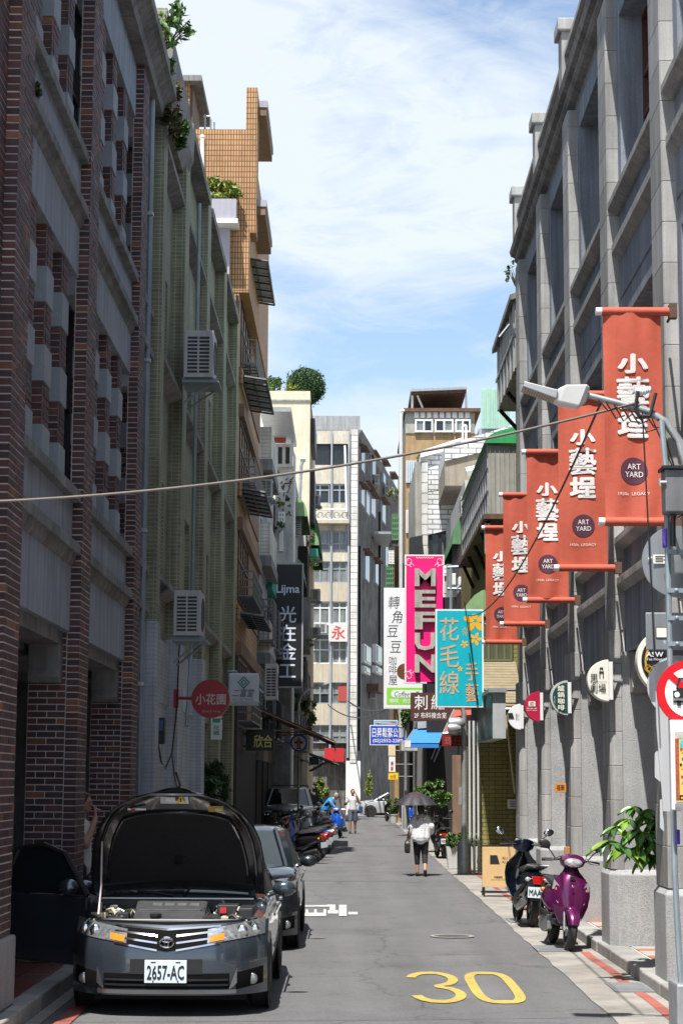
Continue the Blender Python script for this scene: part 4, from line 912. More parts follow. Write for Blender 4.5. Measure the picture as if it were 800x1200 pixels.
MB().box(x0, x1 + 2, d + .25, d + .5, z0, z1 + .3).build('room_back', dark_in, wt)
slopebox(480, 495, 630, 650, 627, 655, d - .6, 1.0, 'awning', dark_metal, wt)
slopebox(500, 545, 664, 676, 661, 673, d - .1, .6, 'lower_coping', wb, wt)
# sloping tiled parapet and grey roof slab nearer and higher
ub = thing('white_parapet_building', 'building with a sloping white tiled parapet over a bare concrete soffit', 'building', (3.3, 64, 0))
slopebox(521, 600, 522, 540, 498, 521, 70, 6, 'tile_parapet', wb, ub); slopebox(521, 600, 540, 569, 521, 569, 70.1, 6, 'soffit_wall', mat('tan_concrete', (0.30, 0.26, 0.20), .85, streak=.3), ub)
x0, x1, z0, z1 = rect(545, 575, 600, 900, 62); MB().box(x0, 10, 62, 74, 0, at(0, 560, 62).z).build('wall', pale, ub)
barrel(ub, (552, 600), 64, 70, 1.1, .65, green_a)
x0, x1, z0, z1 = rect(546, 549, 559, 558, 66); mb = MB(); mb.tube([at(546, 553, 66), at(560, 550, 66)], .16, 8); mb.build('white_duct', white_p, ub)
mb = MB()
for px, p0, p1 in ((556, 560, 700), (542, 640, 700), (561, 640, 720), (528, 665, 730)): a = at(px, p0, 63); b = at(px, p1, 63); mb.tube([a, b], .05, 6)
mb.tube([at(524, 665, 63), at(560, 663, 63)], .05, 5); mb.tube([at(524, 690, 63), at(560, 691, 63)], .05, 5); mb.tube([at(535, 690, 63), at(556, 668, 63)], .05, 5); mb.build('pipe_frame', steel_b, ub)
for k, (px0, py0, px1, py1) in enumerate(((527, 672, 534, 690), (537, 676, 541, 712), (543, 700, 552, 716))):
    x0, x1, z0, z1 = rect(px0, py0, px1, py1, 63.3); MB().box(x0, x1, 63.3, 63.9, z0, z1).build('duct', white_p if k < 2 else pale, ub, bev=.02)
ac_unit('dark air conditioner half hidden above the green barrel awning', *rect(540, 582, 548, 602, 63.5)[:2], 63.5, 64.2, *rect(540, 582, 548, 602, 63.5)[2:])
# brown building with a rooftop shed
brown = mat('tan_render', (0.38, 0.255, 0.13), 0.85, var=0.12, scale=1.2, streak=0.3, grime=.25)
br = thing('brown_building', 'tan rendered building with white framed windows under a rusty rooftop shed', 'building', (2.8, 90, 0))
d = 90
x0, x1, z0, z1 = rect(475, 508, 558, 900, d); MB().box(x0, x1 + 3, d, 104, 0, z1).build('wall', brown, br)
x0, x1, z0, z1 = rect(475, 480, 556, 508, d); MB().box(x0, x1, d - .05, 102, z0, z1).build('clad_storey', grey_b, br)
for px0, px1 in ((486, 507), (509, 531), (533, 551)):
    a0, a1, b0, b1 = rect(px0, 492, px1, 507, d); window_y(br, a0, a1, b0, b1, d - .16, white_p, [glass_d, glass_c], 2, (), .08, .1)
a0, a1, b0, b1 = rect(484, 482, 551, 490, d); mb = MB()
for k in range(9): mb.box(a0 + (a1 - a0) * k / 9 + .05, a0 + (a1 - a0) * (k + 1) / 9 - .05, d - .09, d - .05, b0, b1)
mb.build('upper_panel', white_p, br)
slopebox(473, 563, 478, 482, 478, 482, d - .3, 12, 'roof_ledge', rust, br)
slopebox(481, 547, 455.5, 458.5, 453, 456, d - .5, 11, 'shed_roof', steel, br); slopebox(482, 546, 458.5, 462, 456, 460, d - .3, 10.6, 'shed_beam', rust, br)
x0, x1, z0, z1 = rect(483, 460, 560, 479, d); MB().box(x0, x1, d + 5, d + 5.2, z0, z1).build('shed_wall', mat('rust_corrugated', (0.10, 0.055, 0.035), .8, var=.4, streak=.4), br)
mb = MB()
for px in (483, 546): a, b = at(px, 479, d), at(px, 456, d); mb.tube([a, b], .06, 5)
mb.tube([at(487, 459, d), at(495, 478, d)], .05, 5); mb.build('shed_post', white_p, br)
g0, g1, h0, h1 = rect(564, 455, 597, 502, 84); mb = MB(); n = 16
for k in range(n):
    w = (g1 - g0) / n; mb.box(g0 + k * w, g0 + k * w + w * .5, 84, 84.1, h0, h1); mb.box(g0 + k * w + w * .5, g0 + (k + 1) * w, 84.05, 84.12, h0, h1)
mb.build('corrugated_sheet', mat('mint_sheet', (0.36, 0.56, 0.46), .5, var=.08, streak=.25), br)
slopebox(561, 598, 502, 516, 502, 516, 84.2, 3, 'concrete_parapet', cement, br)
for (px0, py0, px1, py1, m_) in ((475, 540, 495, 566, mat('blue_shutter', (.45, .52, .60), .5, streak=.1)), (475, 598, 487, 625, white_p)):
    a0, a1, b0, b1 = rect(px0, py0, px1, py1, d); mb = MB(); n = 8
    for k in range(n): mb.box(a0 + (a1 - a0) * k / n + .02, a0 + (a1 - a0) * (k + 1) / n, d - .12, d, b0, b1)
    w = mb.build('shutter', m_, br)
a0, a1, b0, b1 = rect(500, 533, 519, 563, 80); mb = MB()
for k in range(7): mb.tube([(a0, 80, b0 + (b1 - b0) * k / 6), (a1, 80, b0 + (b1 - b0) * k / 6)], .04, 4)
for k in range(5): mb.tube([(a0 + (a1 - a0) * k / 4, 80, b0), (a0 + (a1 - a0) * k / 4, 80, b1)], .03, 4)
mb.build('terrace_cage', white_p, br)
mb = MB()
for px, p0 in ((542, 500), (546, 498)): mb.tube([at(px, 520, 82), at(px, p0, 82)], .05, 5)
mb.tube([at(542, 500, 82), at(546, 498, 82)], .05, 5); mb.build('roof_rail', white_p, br)
plant('climbing_plant', 'bright green climber at the left end of the rooftop terrace cage', 'plant', at(498, 548, 79.6), (.35, .3, .75), 700, .06, leaf_a, clumps=10)
plant('terrace_plant', 'small potted green plant with red flowers behind the terrace cage bars', 'plant', at(511, 556, 80.4), (.3, .25, .25), 200, .055, leaf_y, clumps=5)
# stepped wall left of it and the thin tall mast pipe
mb = MB(); a = at(469.5, 600, 86); mb.tube([(a.x, 86, 4.0), (a.x, 86, at(0, 482, 86).z)], .085, 8); mb.tube([at(469, 482, 86), at(474, 481, 86)], .06, 6); o = mb.build('tall_pipe', pvc); tag(o, 'tall thin pale pipe standing at the left edge of the tan building', 'pipe')
lb = thing('leftmost_cage_building', 'narrow building with green window cages between the sooty wall and the tan building', 'building', (3.4, 98, 0))
x0, x1, z0, z1 = rect(462, 640, 478, 940, 98); MB().box(x0, 8, 98, 108, 0, z1).build('wall', brown, lb)
for px0, py0, px1, py1, m_ in ((459, 602, 467, 633, green_a), (452, 662, 461, 690, green_a), (455, 645, 462, 661, white_p), (452, 775, 458, 800, green_a)):
    a0, a1, b0, b1 = rect(px0, py0, px1, py1, 96); mb = MB()
    for k in range(5): mb.box(a0, a1, 96, 97.5, b0 + (b1 - b0) * k / 5, b0 + (b1 - b0) * (k + .35) / 5)
    for k in range(4): mb.box(a0 + (a1 - a0) * k / 4, a0 + (a1 - a0) * k / 4 + .05, 95.98, 97.5, b0, b1)
    mb.build('window_cage', m_, lb)
plant('window_plant', 'small yellow green plant growing from the cage high beside the sooty wall', 'plant', at(462, 578, 97), (.4, .3, .35), 220, .07, leaf_y, clumps=6)
lb.name = 'caged_building'
# building behind the coffee sign and street level clutter on the right, d 55..95
for (px0, py0, px1, py1, d, dep, m_, nm, par) in ((470, 660, 560, 960, 88, 4, dark_in, 'shop_wall', br), (500, 700, 566, 1000, 66, 4, dark_in, 'shop_wall', ub), (470, 868, 530, 880, 80, 3, pale, 'shop_beam', br)):
    a0, a1, b0, b1 = rect(px0, py0, px1, py1, d); MB().box(a0, a1 + 2, d, d + dep, max(0, b0), b1).build(nm, m_, par)
MB().box(at(538, 700, 60).x, 10, 60, 61.8, 0, at(0, 690, 60).z).build('party_wall', dark_in, ub)
for (px0, py0, px1, py1, d, m_) in ((530, 885, 540, 1010, 58, brown_r), (518, 890, 524, 985, 70, mat('green_shop_banner', (0.16, 0.17, 0.05), .6)), (488, 905, 495, 960, 84, beige)):
    a0, a1, b0, b1 = rect(px0, py0, px1, py1, d); MB().box(a0, a1, d, d + .4, max(0, b0), b1).build('shop_pier', m_, ub)
# blue canopy and its neighbours
cn = thing('blue_canopy', 'bright blue fabric canopy over the pavement behind the umbrella', 'canopy', (2.5, 66, 0))
A, B, C_, D_ = at(474, 871, 64), at(514, 871, 64), at(520, 853, 67), at(486, 853, 67)
mb = MB(); U = Vector((0, 0, -.03)); mb.loft([[A, B, C_, D_], [p + U for p in (A, B, C_, D_)]]); F = Vector((0, 0, -.16)); mb.loft([[A, B, B + Vector((0, .02, 0)), A + Vector((0, .02, 0))], [p + F for p in (A, B, B + Vector((0, .02, 0)), A + Vector((0, .02, 0)))]])
mb.build('fabric', mat('blue_fabric', (0.03, 0.20, 0.58), .7, var=.12), cn)
mb = MB(); mb.tube([A, D_], .02, 5); mb.tube([B, C_], .02, 5); mb.tube([at(505, 890, 65), at(512, 872, 65)], .025, 5); mb.tube([at(508, 893, 65), at(516, 874, 65)], .025, 5); mb.build('arm', steel, cn)
MB().box(*rect(474, 868, 481, 876, 63.9)[:2], 63.9, 63.93, *rect(474, 868, 481, 876, 63.9)[2:]).build('panel', white_p, cn)
slopebox(489, 530, 846, 854, 843, 851, 66.5, 2, 'canopy_roof', pale, cn)
rc_ = thing('red_canopy', 'dull red sloping canopy beneath the turquoise sign, beside the lamp post', 'canopy', (3, 52, 0))
A, B, C_, D_ = at(519, 860, 52), at(556, 855, 52), at(556, 832, 55), at(532, 832, 55); mb = MB(); mb.loft([[A, B, C_, D_], [p + Vector((0, 0, -.04)) for p in (A, B, C_, D_)]]); mb.build('fabric', mat('faded_red_fabric', (0.36, 0.075, 0.045), .7, var=.15, streak=.2), rc_)
mb = MB(); mb.tube([A, B], .03, 5); mb.tube([A, D_], .03, 5); mb.tube([B, C_], .03, 5); mb.build('frame', steel, rc_)
# ================================================================ signs
def smat(name, col, rough=.45, **k): return mat('sign_' + name, col, rough, var=k.pop('var', .05), **k)
s_white, s_black = smat('white', (.74, .75, .76)), smat('black', (.012, .011, .013))
ink, gold = smat('ink', (.02, .02, .022)), smat('gold', (.62, .52, .16))
def arm(par, a, b, r=.025, m=None): return MB().tube([a, b], r, 6).build('arm', m or steel, par)
def board(name, label, px, d, th, face, frame, fw=.05, wall=None, arms=(.2, .8), cat='sign', group=None):
    X0, X1, Z0, Z1 = rect(*px, d); t = thing(name, label, cat, ((X0 + X1) / 2, d + th / 2, Z0), group=group)
    fb = MB(); fb.box(X0, X1, d + .02, d + th, Z0, Z1)
    for q in ((X0, X1, Z0, Z0 + fw), (X0, X1, Z1 - fw, Z1)): fb.box(q[0], q[1], d, d + .02, q[2], q[3])
    for q in ((X0, X0 + fw), (X1 - fw, X1)): fb.box(q[0], q[1], d, d + .02, Z0 + fw, Z1 - fw)
    fb.build('frame', frame, t); MB().box(X0 + fw, X1 - fw, d - .005, d + .019, Z0 + fw, Z1 - fw).build('face', face, t)
    if wall is not None:
        for k in arms: z = Z0 + (Z1 - Z0) * k; xe = X0 if wall < X0 else X1; arm(t, (xe, d + th / 2, z), (wall, d + th / 2, z), .03, dark_metal)
    return t
t = board('vertical_sign', 'tall black vertical sign with white characters hanging over the left side', (319, 660, 355, 806), 70, .25, s_black, mat('frame_grey', (.35, .35, .36), .5), .05, -2.95)
lt = smat('pale_lettering', (.62, .66, .78)); txt(t, 'Lijma', 323.5, 685, 351, 698, 69.99, lt, .02); txt(t, '光在金工', 326.5, 709, 347.5, 797, 69.99, lt, .012, vert=True)
# white light box with green diamond
X0, X1, Z0, Z1 = rect(267, 789, 303, 825, 46.5)
t = thing('light_box_sign', 'white square light box sign with a green diamond emblem', 'sign', ((X0 + X1) / 2, 46.6, Z0)); MB().box(X0, X1, 46.5, 46.75, Z0, Z1).build('box', smat('milky', (.55, .57, .66)), t, bev=.05)
MB().box(X0 + .01, X1 - .01, 46.49, 46.76, Z0 - .04, Z0 + .06).build('trim', steel, t); arm(t, (X0 + .2, 46.62, Z1 + .05), (-2.95, 46.62, Z1 + .05)); arm(t, (X0 + .2, 46.62, Z1 - .05), (X0 + .2, 46.62, Z1 + .06))
teal = smat('teal', (.02, .24, .22)); c = at(285.5, 800, 46.485); mb = MB()
for r0, r1 in ((.155, .115), (.08, .045)):
    P = [(0, -1), (1, 0), (0, 1), (-1, 0)]
    for i in range(4): a, b = P[i], P[(i + 1) % 4]; mb.add([(c.x + a[0] * r0, c.y, c.z + a[1] * r0), (c.x + b[0] * r0, c.y, c.z + b[1] * r0), (c.x + b[0] * r1, c.y, c.z + b[1] * r1), (c.x + a[0] * r1, c.y, c.z + a[1] * r1)], [(0, 1, 2, 3)])
mb.build('emblem', teal, t); txt(t, '二富堂', 272, 807.5, 298, 817, 46.485, ink, -.004, .25); txt(t, 'FU TAI TANG', 273, 819, 297, 821, 46.485, ink, -.005)
# round red sign
def disc_sign(name, label, px, py, r, d, th, rim, face, group=None, fr=.93):
    c = at(px, py, d); t = thing(name, label, 'sign', (c.x, d, c.z), group=group)
    MB().lathe([(.001, th), (r, th), (r, 0), (r * fr, 0), (r * fr, .01), (.001, .01)], (c.x, d, c.z), 40, 'Y').build('rim', rim, t, smooth=30); MB().lathe([(.001, -.003), (r * fr - .001, -.003), (r * fr - .001, .009), (.001, .009)], (c.x, d, c.z), 40, 'Y').build('face', face, t)
    return t, c
cr = smat('crimson', (.33, .018, .03))
t, c = disc_sign('round_sign', 'round dark red sign with pale characters held out on a red arm', 246.5, 819, .315, 31.5, .14, cr, cr)
arm(t, c + Vector((-.31, .07, .01)), (-2.84, 31.57, c.z + .01), .03, cr); MB().box(-2.88, -2.80, 31.5, 31.64, c.z - .15, c.z + .15).build('wall_plate', cr, t); pk = smat('pink_lettering', (.60, .47, .46)); txt(t, '小花園', 229, 813, 264.5, 826, 31.485, pk, .02); txt(t, 'SINCE 1936', 237, 833, 258, 835, 31.49, pk, -.005)
t = board('small_wall_sign', 'small white wall sign with green characters below the round red sign', (247, 840, 260, 867), 40, .04, s_white, s_white, .01, -2.84, (.9,)); gr = smat('green_lettering', (.05, .33, .22)); txt(t, '花盖', 249, 850, 258, 862, 39.99, gr, .01, vert=True); txt(t, '—', 249, 843, 258, 847, 39.99, gr, .02)
t = board('black_shop_sign', 'black shop sign with two pale yellow characters in the dark arcade', (288, 855, 321, 880), 52, .15, s_black, s_black, .01, -2.9); txt(t, '欣', 297, 861, 308.5, 877, 51.99, gold, .012, cell=True); txt(t, '合', 308, 861, 319.5, 877, 51.99, gold, .012, cell=True)
a = at(310, 820, 57); b = at(325.5, 778, 57); ac_unit('white upright air conditioner beside the foot of the black vertical sign', a.x, b.x, 57, 57.7, a.z, b.z, bracket=False)
a, b = at(218, 455, 36), at(246, 387, 36); ac_unit('white louvred air conditioner high on the green tiled wall', -2.76, -2.27, 31.0, 31.75, at(233, 442, 31).z, at(233, 387, 31).z)
a, b = at(210, 742, 34), at(233, 690, 34); ac_unit('white louvred air conditioner low on the green tiled wall', -2.72, -2.30, 29.5, 30.3, at(222, 745, 29.5).z, at(222, 692, 29.5).z)
a = at(306, 855, 56); b = at(318, 840, 56); ac_unit('dim air conditioner under the dark awning, above the black shop sign', a.x - .4, b.x - .3, 56, 56.7, a.z, b.z, bracket=False)
# dark awning seen from its end, a smaller one beyond
def gable_awning(label, p0, p1, d0, d1, m, under):
    t = thing('shop_awning', label, 'awning', at(*p0, d0)); A, B = at(*p0, d0), at(*p1, d0); A2, B2 = A + Vector((0, d1 - d0, 0)), B + Vector((0, d1 - d0, 0)); dn = Vector((0, 0, -.05))
    MB().loft([[A, B, B2, A2], [p + dn for p in (A, B, B2, A2)]]).build('canvas', m, t); v = Vector((0, 0, -.28)); n = 12; mb = MB()
    for k in range(n): a_, b_ = B.lerp(B2, k / n) + dn, B.lerp(B2, (k + 1) / n) + dn; mb.add([a_, b_, b_ + v * (1 if k % 2 else .8), a_ + v * (.8 if k % 2 else 1)], [(0, 1, 2, 3)])
    mb.build('valance', m, t)
    for q in (.0, .5, 1): a_, b_ = A.lerp(A2, q), B.lerp(B2, q); MB().tube([a_ + Vector((0, 0, -.07)), b_ + Vector((0, 0, -.07))], .03, 5).build('arm', under, t); MB().tube([a_ + Vector((0, 0, -.75)), a_.lerp(b_, .6) + Vector((0, 0, -.08))], .025, 5).build('brace', under, t)
    MB().tube([B + Vector((0, 0, -.05)), B2 + Vector((0, 0, -.05))], .04, 6).build('front_bar', under, t)
    return t
gable_awning('long dark awning sloping out over the street above the fire hydrant sign', (302, 829), (392, 868), 60, 66, mat('black_canvas', (.03, .028, .027), .7, var=.2), brown_r)
gable_awning('smaller dark green awning lower down, beyond the fire hydrant sign', (362, 882), (397, 895), 78, 82, mat('dark_green_canvas', (.03, .06, .05), .7, var=.2), dark_metal)
blue = smat('blue', (.012, .06, .50)); redm = smat('red', (.52, .012, .02))
t, c = disc_sign('fire_hydrant_sign', 'round white fire hydrant sign with a blue rim on a grey post', 350, 871, .29, 64, .05, blue, s_white, fr=.80)
MB().tube([(c.x, 64.08, 0), (c.x, 64.08, c.z + .2)], .04, 8).build('post', steel, t); MB().tube([(c.x, 64.1, c.z + .02), (c.x - .75, 64.1, c.z - .03)], .035, 6).build('side_arm', steel, t)
mb = MB(); q = lambda x0, x1, z0, z1: mb.add([(c.x + x0, 63.985, c.z + z0), (c.x + x1, 63.985, c.z + z0), (c.x + x1, 63.985, c.z + z1), (c.x + x0, 63.985, c.z + z1)], [(0, 1, 2, 3)])
q(-.09, .09, -.20, -.17); q(-.06, .06, -.17, .08); q(-.14, .14, -.02, .05); q(-.09, .09, .08, .10); q(-.05, .05, .10, .15); q(-.02, .02, .15, .19); mb.build('hydrant_symbol', smat('maroon', (.25, .01, .03)), t); txt(t, '消防栓', 348.6, 866, 351.4, 877, 63.982, s_white, .01, vert=True)
# street lamps
def lamp_post(label, px, d, pts, head, r=.05, base=None):
    x = at(px, 900, d).x; t = thing('street_lamp', label, 'street lamp', (x, d, 0), group='street lamps'); P = [(x, d, 0)] + [at(*p, d) for p in pts]
    MB().tube(P, [r * 1.2] + [r * (1 - .06 * i) for i in range(len(pts))], 10).build('post', steel, t, smooth=True)
    h0, h1 = at(*head[0], d), at(*head[1], d); MB().loft([[h0 + Vector((0, y, z)) for y, z in ((-.05, 0), (.05, 0), (.05, .05), (-.05, .05))], [h0.lerp(h1, .4) + Vector((0, y, z)) for y, z in ((-.13, -.04), (.13, -.04), (.11, .09), (-.11, .09))], [h1 + Vector((0, y, z)) for y, z in ((-.09, -.02), (.09, -.02), (.08, .03), (-.08, .03))]]).build('lamp_head', alu, t, smooth=50)
    if base: MB().lathe(base, (x, d, 0), 16).build('sleeve', steel, t, smooth=True)
    return t
lamp_post('white curved street lamp rising behind the long dark awning on the left', 350, 75, [(350, 850), (350, 825), (353, 815), (360, 809), (370, 805)], ((368, 806), (386, 800)))
lamp_post('thin street lamp curving over the blue company sign', 475, 84, [(475, 870), (475, 858), (471, 852.5), (464, 850.5)], ((466, 850), (440, 846.5)), .06, [(.11, 0), (.11, 1.2), (.06, 1.3)])
t = lamp_post('grey lamp post with a wide base sleeve standing below the turquoise sign', 543, 43.9, [(543.5, 860), (543.5, 838), (541.5, 829), (538, 824)], ((540, 823), (528, 818)), .06, [(.155, 0), (.155, .66), (.09, .74), (.075, .78)])
fl = MB(); c1 = at(535, 848, 43.7); fl.lathe([(.05, -.2), (.13, -.18), (.15, .06), (.10, .16), (.03, .2)], c1, 14, 'X'); fl.lathe([(.05, -.13), (.11, -.12), (.12, .05), (.06, .16)], c1 + Vector((-.08, -.1, -.12)), 12, 'X'); fl.build('floodlight', steel, t, smooth=True)
MB().tube([c1, at(543.5, 846, 43.9)], .035, 6).build('bracket', dark_metal, t)
bl = MB(); a = at(543.5, 950, 43.9); bl.lathe([(.064, 0), (.064, .35)], (a.x, 43.9, at(0, 958, 43.9).z), 12); bl.build('sticker', smat('cyan', (.08, .40, .48)), t); MB().box(a.x - .12, a.x - .06, 43.84, 43.96, at(0, 940, 43.9).z, at(0, 920, 43.9).z).build('switch_box', steel, t)
# turquoise sign with yellow flowers
d = 41.5
t = board('turquoise_sign', 'turquoise upright sign with tan characters and yellow flowers in a white frame', (510, 714, 566.5, 829), d, .22, smat('turquoise', (.0, .40, .50), streak=.12), white_p, .035, 3.9, (.18, .85))
tan = smat('tan_lettering', (.56, .37, .20), var=.2, scale=12); txt(t, '花毛線', 514, 722, 538.5, 816, d - .01, tan, .004, vert=True); txt(t, '手藝', 544.5, 775, 561, 824, d - .01, tan, .010, vert=True)
yl = smat('flower_yellow', (.80, .40, .01))
def flower(px, py, r, n, w, rot, full=True):
    mb = MB(); c = at(px, py, d - .009)
    for k in range(n):
        a = rad(rot + 360 * k / n); u = Vector((math.cos(a), 0, math.sin(a))); v = Vector((-math.sin(a), 0, math.cos(a))); P = []
        for q in range(12): th = 2 * math.pi * q / 12; P.append(c + u * (r * .56 + r * .44 * math.cos(th)) + v * (w * r * math.sin(th)))
        P = [Vector((min(p.x, at(564, py, d).x), p.y, min(p.z, at(0, 717, d).z))) for p in P]; mb.add(P, [tuple(range(12))])
    mb.build('flower', yl, t)
flower(556.5, 728, .26, 5, .25, 20); flower(557, 749, .15, 5, .22, 70); flower(544, 755, .09, 5, .22, 50); flower(539, 784, .06, 5, .25, 20); flower(545, 740, .10, 8, .05, 10)
# pink sign with raised steel letters
d = 66
t = board('pink_sign', 'hot pink upright sign with big raised grey letters', (474, 650, 520.5, 801), d, .25, smat('hot_pink', (.80, .005, .17)), white_p, .05, 3.4, (.3, .7))
let = mat('weathered_steel_letter', (.42, .42, .36), .6, var=.15, streak=.35, grime=.2); dkp = smat('deep_pink', (.20, .0, .06))
X0, X1, _, _ = rect(485.5, 0, 509, 10, d)
for ch, y0, y1 in (('M', 664.5, 685), ('E', 689.5, 710), ('F', 715, 735.5), ('U', 739.5, 760), ('N', 765, 786)):
    Z0, Z1 = at(0, y1, d).z, at(0, y0, d).z; vs, fs = glyphs(ch, .03, 0.0, True); mb = MB(); xa, xb = min(v[0] for v in vs), max(v[0] for v in vs); ya, yb2 = min(v[1] for v in vs), max(v[1] for v in vs)
    P = [(X0 + (x - xa) / (xb - xa) * (X1 - X0), Z0 + (y - ya) / (yb2 - ya) * (Z1 - Z0)) for x, y, _k in vs]
    n = len(P); mb.add([(x, d - .16, z) for x, z in P], fs)
    ed = {}
    for f in fs:
        for i in range(len(f)): e = (f[i], f[(i + 1) % len(f)]); ed[tuple(sorted(e))] = ed.get(tuple(sorted(e)), 0) + 1
    for (i, j), k in ed.items():
        if k == 1: mb.add([(P[i][0], d - .16, P[i][1]), (P[j][0], d - .16, P[j][1]), (P[j][0], d + .006, P[j][1]), (P[i][0], d + .006, P[i][1])], [(0, 1, 2, 3)], 1)
    mb.build('letter', [let, let], t)
pl = smat('pale_pink', (.80, .50, .55)); mb = MB()
for px in (479.2, 514.8):
    a, b = at(px, 775, d - .002), at(px, 672, d - .002); mb.box(a.x - .012, a.x + .012, d - .004, d + .004, a.z, b.z)
def curl(px, py, sx, sz, s=.16):
    c = at(px, py, d - .004)
    for k in range(3):
        P = []
        for q in range(14): a = q * .42 + k * 1.9; rr = s * (1 - q / 17) * (.6 + .25 * k); P.append(c + Vector((sx * (rr * math.cos(a) - .05 * k), 0, sz * (rr * math.sin(a) + .09 * k - .1))))
        mb.tube(P, .012, 4)
curl(481.5, 660, 1, 1); curl(512.5, 660, -1, 1); curl(481.5, 790, 1, -1); curl(512, 790, -1, -1)
for k in range(15): p = at(488 + k * 1.4, 653.6 + (k % 2) * .8, d - .004); mb.ell(p, .022, 6, 4)
mb.build('ornament', pl, t)
# white cafe sign
d = 72
t = board('cafe_sign', 'white upright cafe sign with thin black characters and a lime green panel', (449.5, 689, 509, 831), d, .3, s_white, white_p, .03, 3.4, (.1, .8))
for ch, px, py, w, rot in (('轉', 461, 706, 14, .1), ('角', 465, 723, 14, .15), ('豆', 459.5, 739.5, 14, .12), ('豆', 463, 758, 14, .1), ('咖', 460, 774.5, 10, 0), ('啡', 460, 785, 10, 0), ('屋', 460.5, 797, 11, 0)):
    txt(t, ch, px - w / 2, py - w * .58, px + w / 2, py + w * .58, d - .01, ink, -.006, rot, cell=True)
X0, X1, Z0, Z1 = rect(453, 806, 504, 826, d); MB().box(X0, X1, d - .009, d + .003, Z0, Z1).build('lime_panel', smat('lime', (.24, .62, .06)), t)
X0, X1, Z0, Z1 = rect(458, 809, 499, 817.5, d - .012); mb = MB(); mb.prism([(X0 + .12 + .12 * math.cos(a), (Z0 + Z1) / 2 + (Z1 - Z0) / 2 * math.sin(a)) for a in [rad(90 + 18 * k) for k in range(11)]] + [(X1 - .12 + .12 * math.cos(a), (Z0 + Z1) / 2 + (Z1 - Z0) / 2 * math.sin(a)) for a in [rad(-90 + 18 * k) for k in range(11)]], (0, d - .014, 0), (1, 0, 0), (0, 0, 1), (0, .004, 0)); mb.build('label', s_white, t)
txt(t, 'Coffee・Tea', 462, 810.5, 496, 816.5, d - .018, ink, -.004, .3); txt(t, '咖啡', 456, 819, 467, 824, d - .012, s_white, .01); txt(t, '輕食', 472, 819, 483, 824, d - .012, s_white, .01)
c = at(474, 787, d - .010); MB().lathe([(.001, -.003), (.30, -.003), (.30, .003), (.001, .003)], c, 24, 'Y').build('coffee_cup_picture', smat('coffee_brown', (.14, .05, .02), var=.4, scale=6), t)
# brown sign, small ones
d = 60
t = board('brown_sign', 'dark brown shop sign with white characters partly behind the turquoise sign', (481, 812, 540, 845), d, .2, smat('umber', (.085, .035, .03)), smat('umber', (.085, .035, .03)), .01, 3.4, (.5,))
for ch, px in (('刺', 493.5), ('繡', 513)): txt(t, ch, px - 8.5, 814, px + 8.5, 832.5, d - .01, s_white, .004, cell=True)
txt(t, '2F 布料複合室', 485, 835, 523, 842, d - .01, s_white, .006)
c = at(532, 826, d - .01); MB().prism([(0, -.06), (.06, 0), (0, .06), (-.06, 0)], c, (1, 0, 0), (0, 0, 1), (0, .005, 0)).build('emblem', pl, t)
t = board('red_shop_sign', 'dim dark red shop sign with dull characters behind the lamp post', (518, 862, 556, 875), 54, .15, smat('dim_red', (.22, .015, .015)), smat('dim_red', (.22, .015, .015)), .01, 3.4, (.5,)); txt(t, '珠仔店', 521, 863.5, 552, 873.5, 53.99, smat('dim_rose', (.36, .10, .09)), .01)
t = board('maroon_shop_sign', 'maroon sign board with a pale pink strip behind the floodlights', (532, 829, 560, 850), 56, .1, smat('maroon_board', (.16, .03, .02)), smat('maroon_board', (.16, .03, .02)), .01, 3.4, (.5,)); X0, X1, Z0, Z1 = rect(540, 838, 556, 845, 56); MB().box(X0, X1, 55.985, 55.998, Z0, Z1).build('strip', pl, t)
t = board('blue_company_sign', 'deep blue company sign with white characters and a telephone number', (433, 850, 475, 873.5), 88, .25, blue, s_white, .04, 3.2, (.5,)); txt(t, '日昇鬆緊公司', 436, 853, 472, 864.5, 87.99, s_white, .015); txt(t, '(02)2552-2288', 436.5, 866, 471.5, 871.5, 87.99, s_white, .02)
t = board('sky_blue_sign', 'sky blue sign with red characters peeping out above the deep blue company sign', (438, 844, 466, 853), 89.5, .2, smat('sky', (.10, .42, .62)), s_white, .03, 3.2, (.5,)); txt(t, '女王髮', 441, 845.5, 463, 851.5, 89.49, redm, .02)
t = board('yellow_sign', 'small bright yellow sign under the white one with red marks', (455, 906.5, 466, 914), 86, .1, smat('yellow', (.85, .62, .01)), smat('yellow', (.85, .62, .01)), .01, 2.9, (.5,)); txt(t, '出租', 457, 908, 464, 912.5, 85.99, redm, .01)
t = board('white_red_sign', 'small white upright sign with red characters above the yellow one', (455.5, 887, 463, 905), 86.2, .12, s_white, s_white, .01, 2.9, (.5,)); txt(t, '美髮', 457.5, 892, 461, 904, 86.19, redm, .01, vert=True)
t = board('lit_sign_box', 'small cream sign box hanging directly below the deep blue company sign', (455, 873.8, 463, 886), 86.6, .15, smat('cream', (.72, .55, .32)), s_white, .02, 2.9, (.5,))
t = board('white_banner_sign', 'white hanging sign with one big red character on the apartment block', (386, 731, 407, 752), D - .3, .1, smat('dusty_white', (.66, .60, .58)), white_p, .03); txt(t, '永', 388, 733, 404.5, 750, D - .31, smat('faded_red', (.48, .09, .09)), .02, cell=True)
t = board('black_white_sign', 'small black sign with white characters beneath the dark green awning', (361, 886, 379, 898), 84, .12, s_black, s_white, .05, -2.9, (.5,)); txt(t, '朝代', 373, 887.5, 377.5, 897, 83.99, s_white, .01, vert=True)
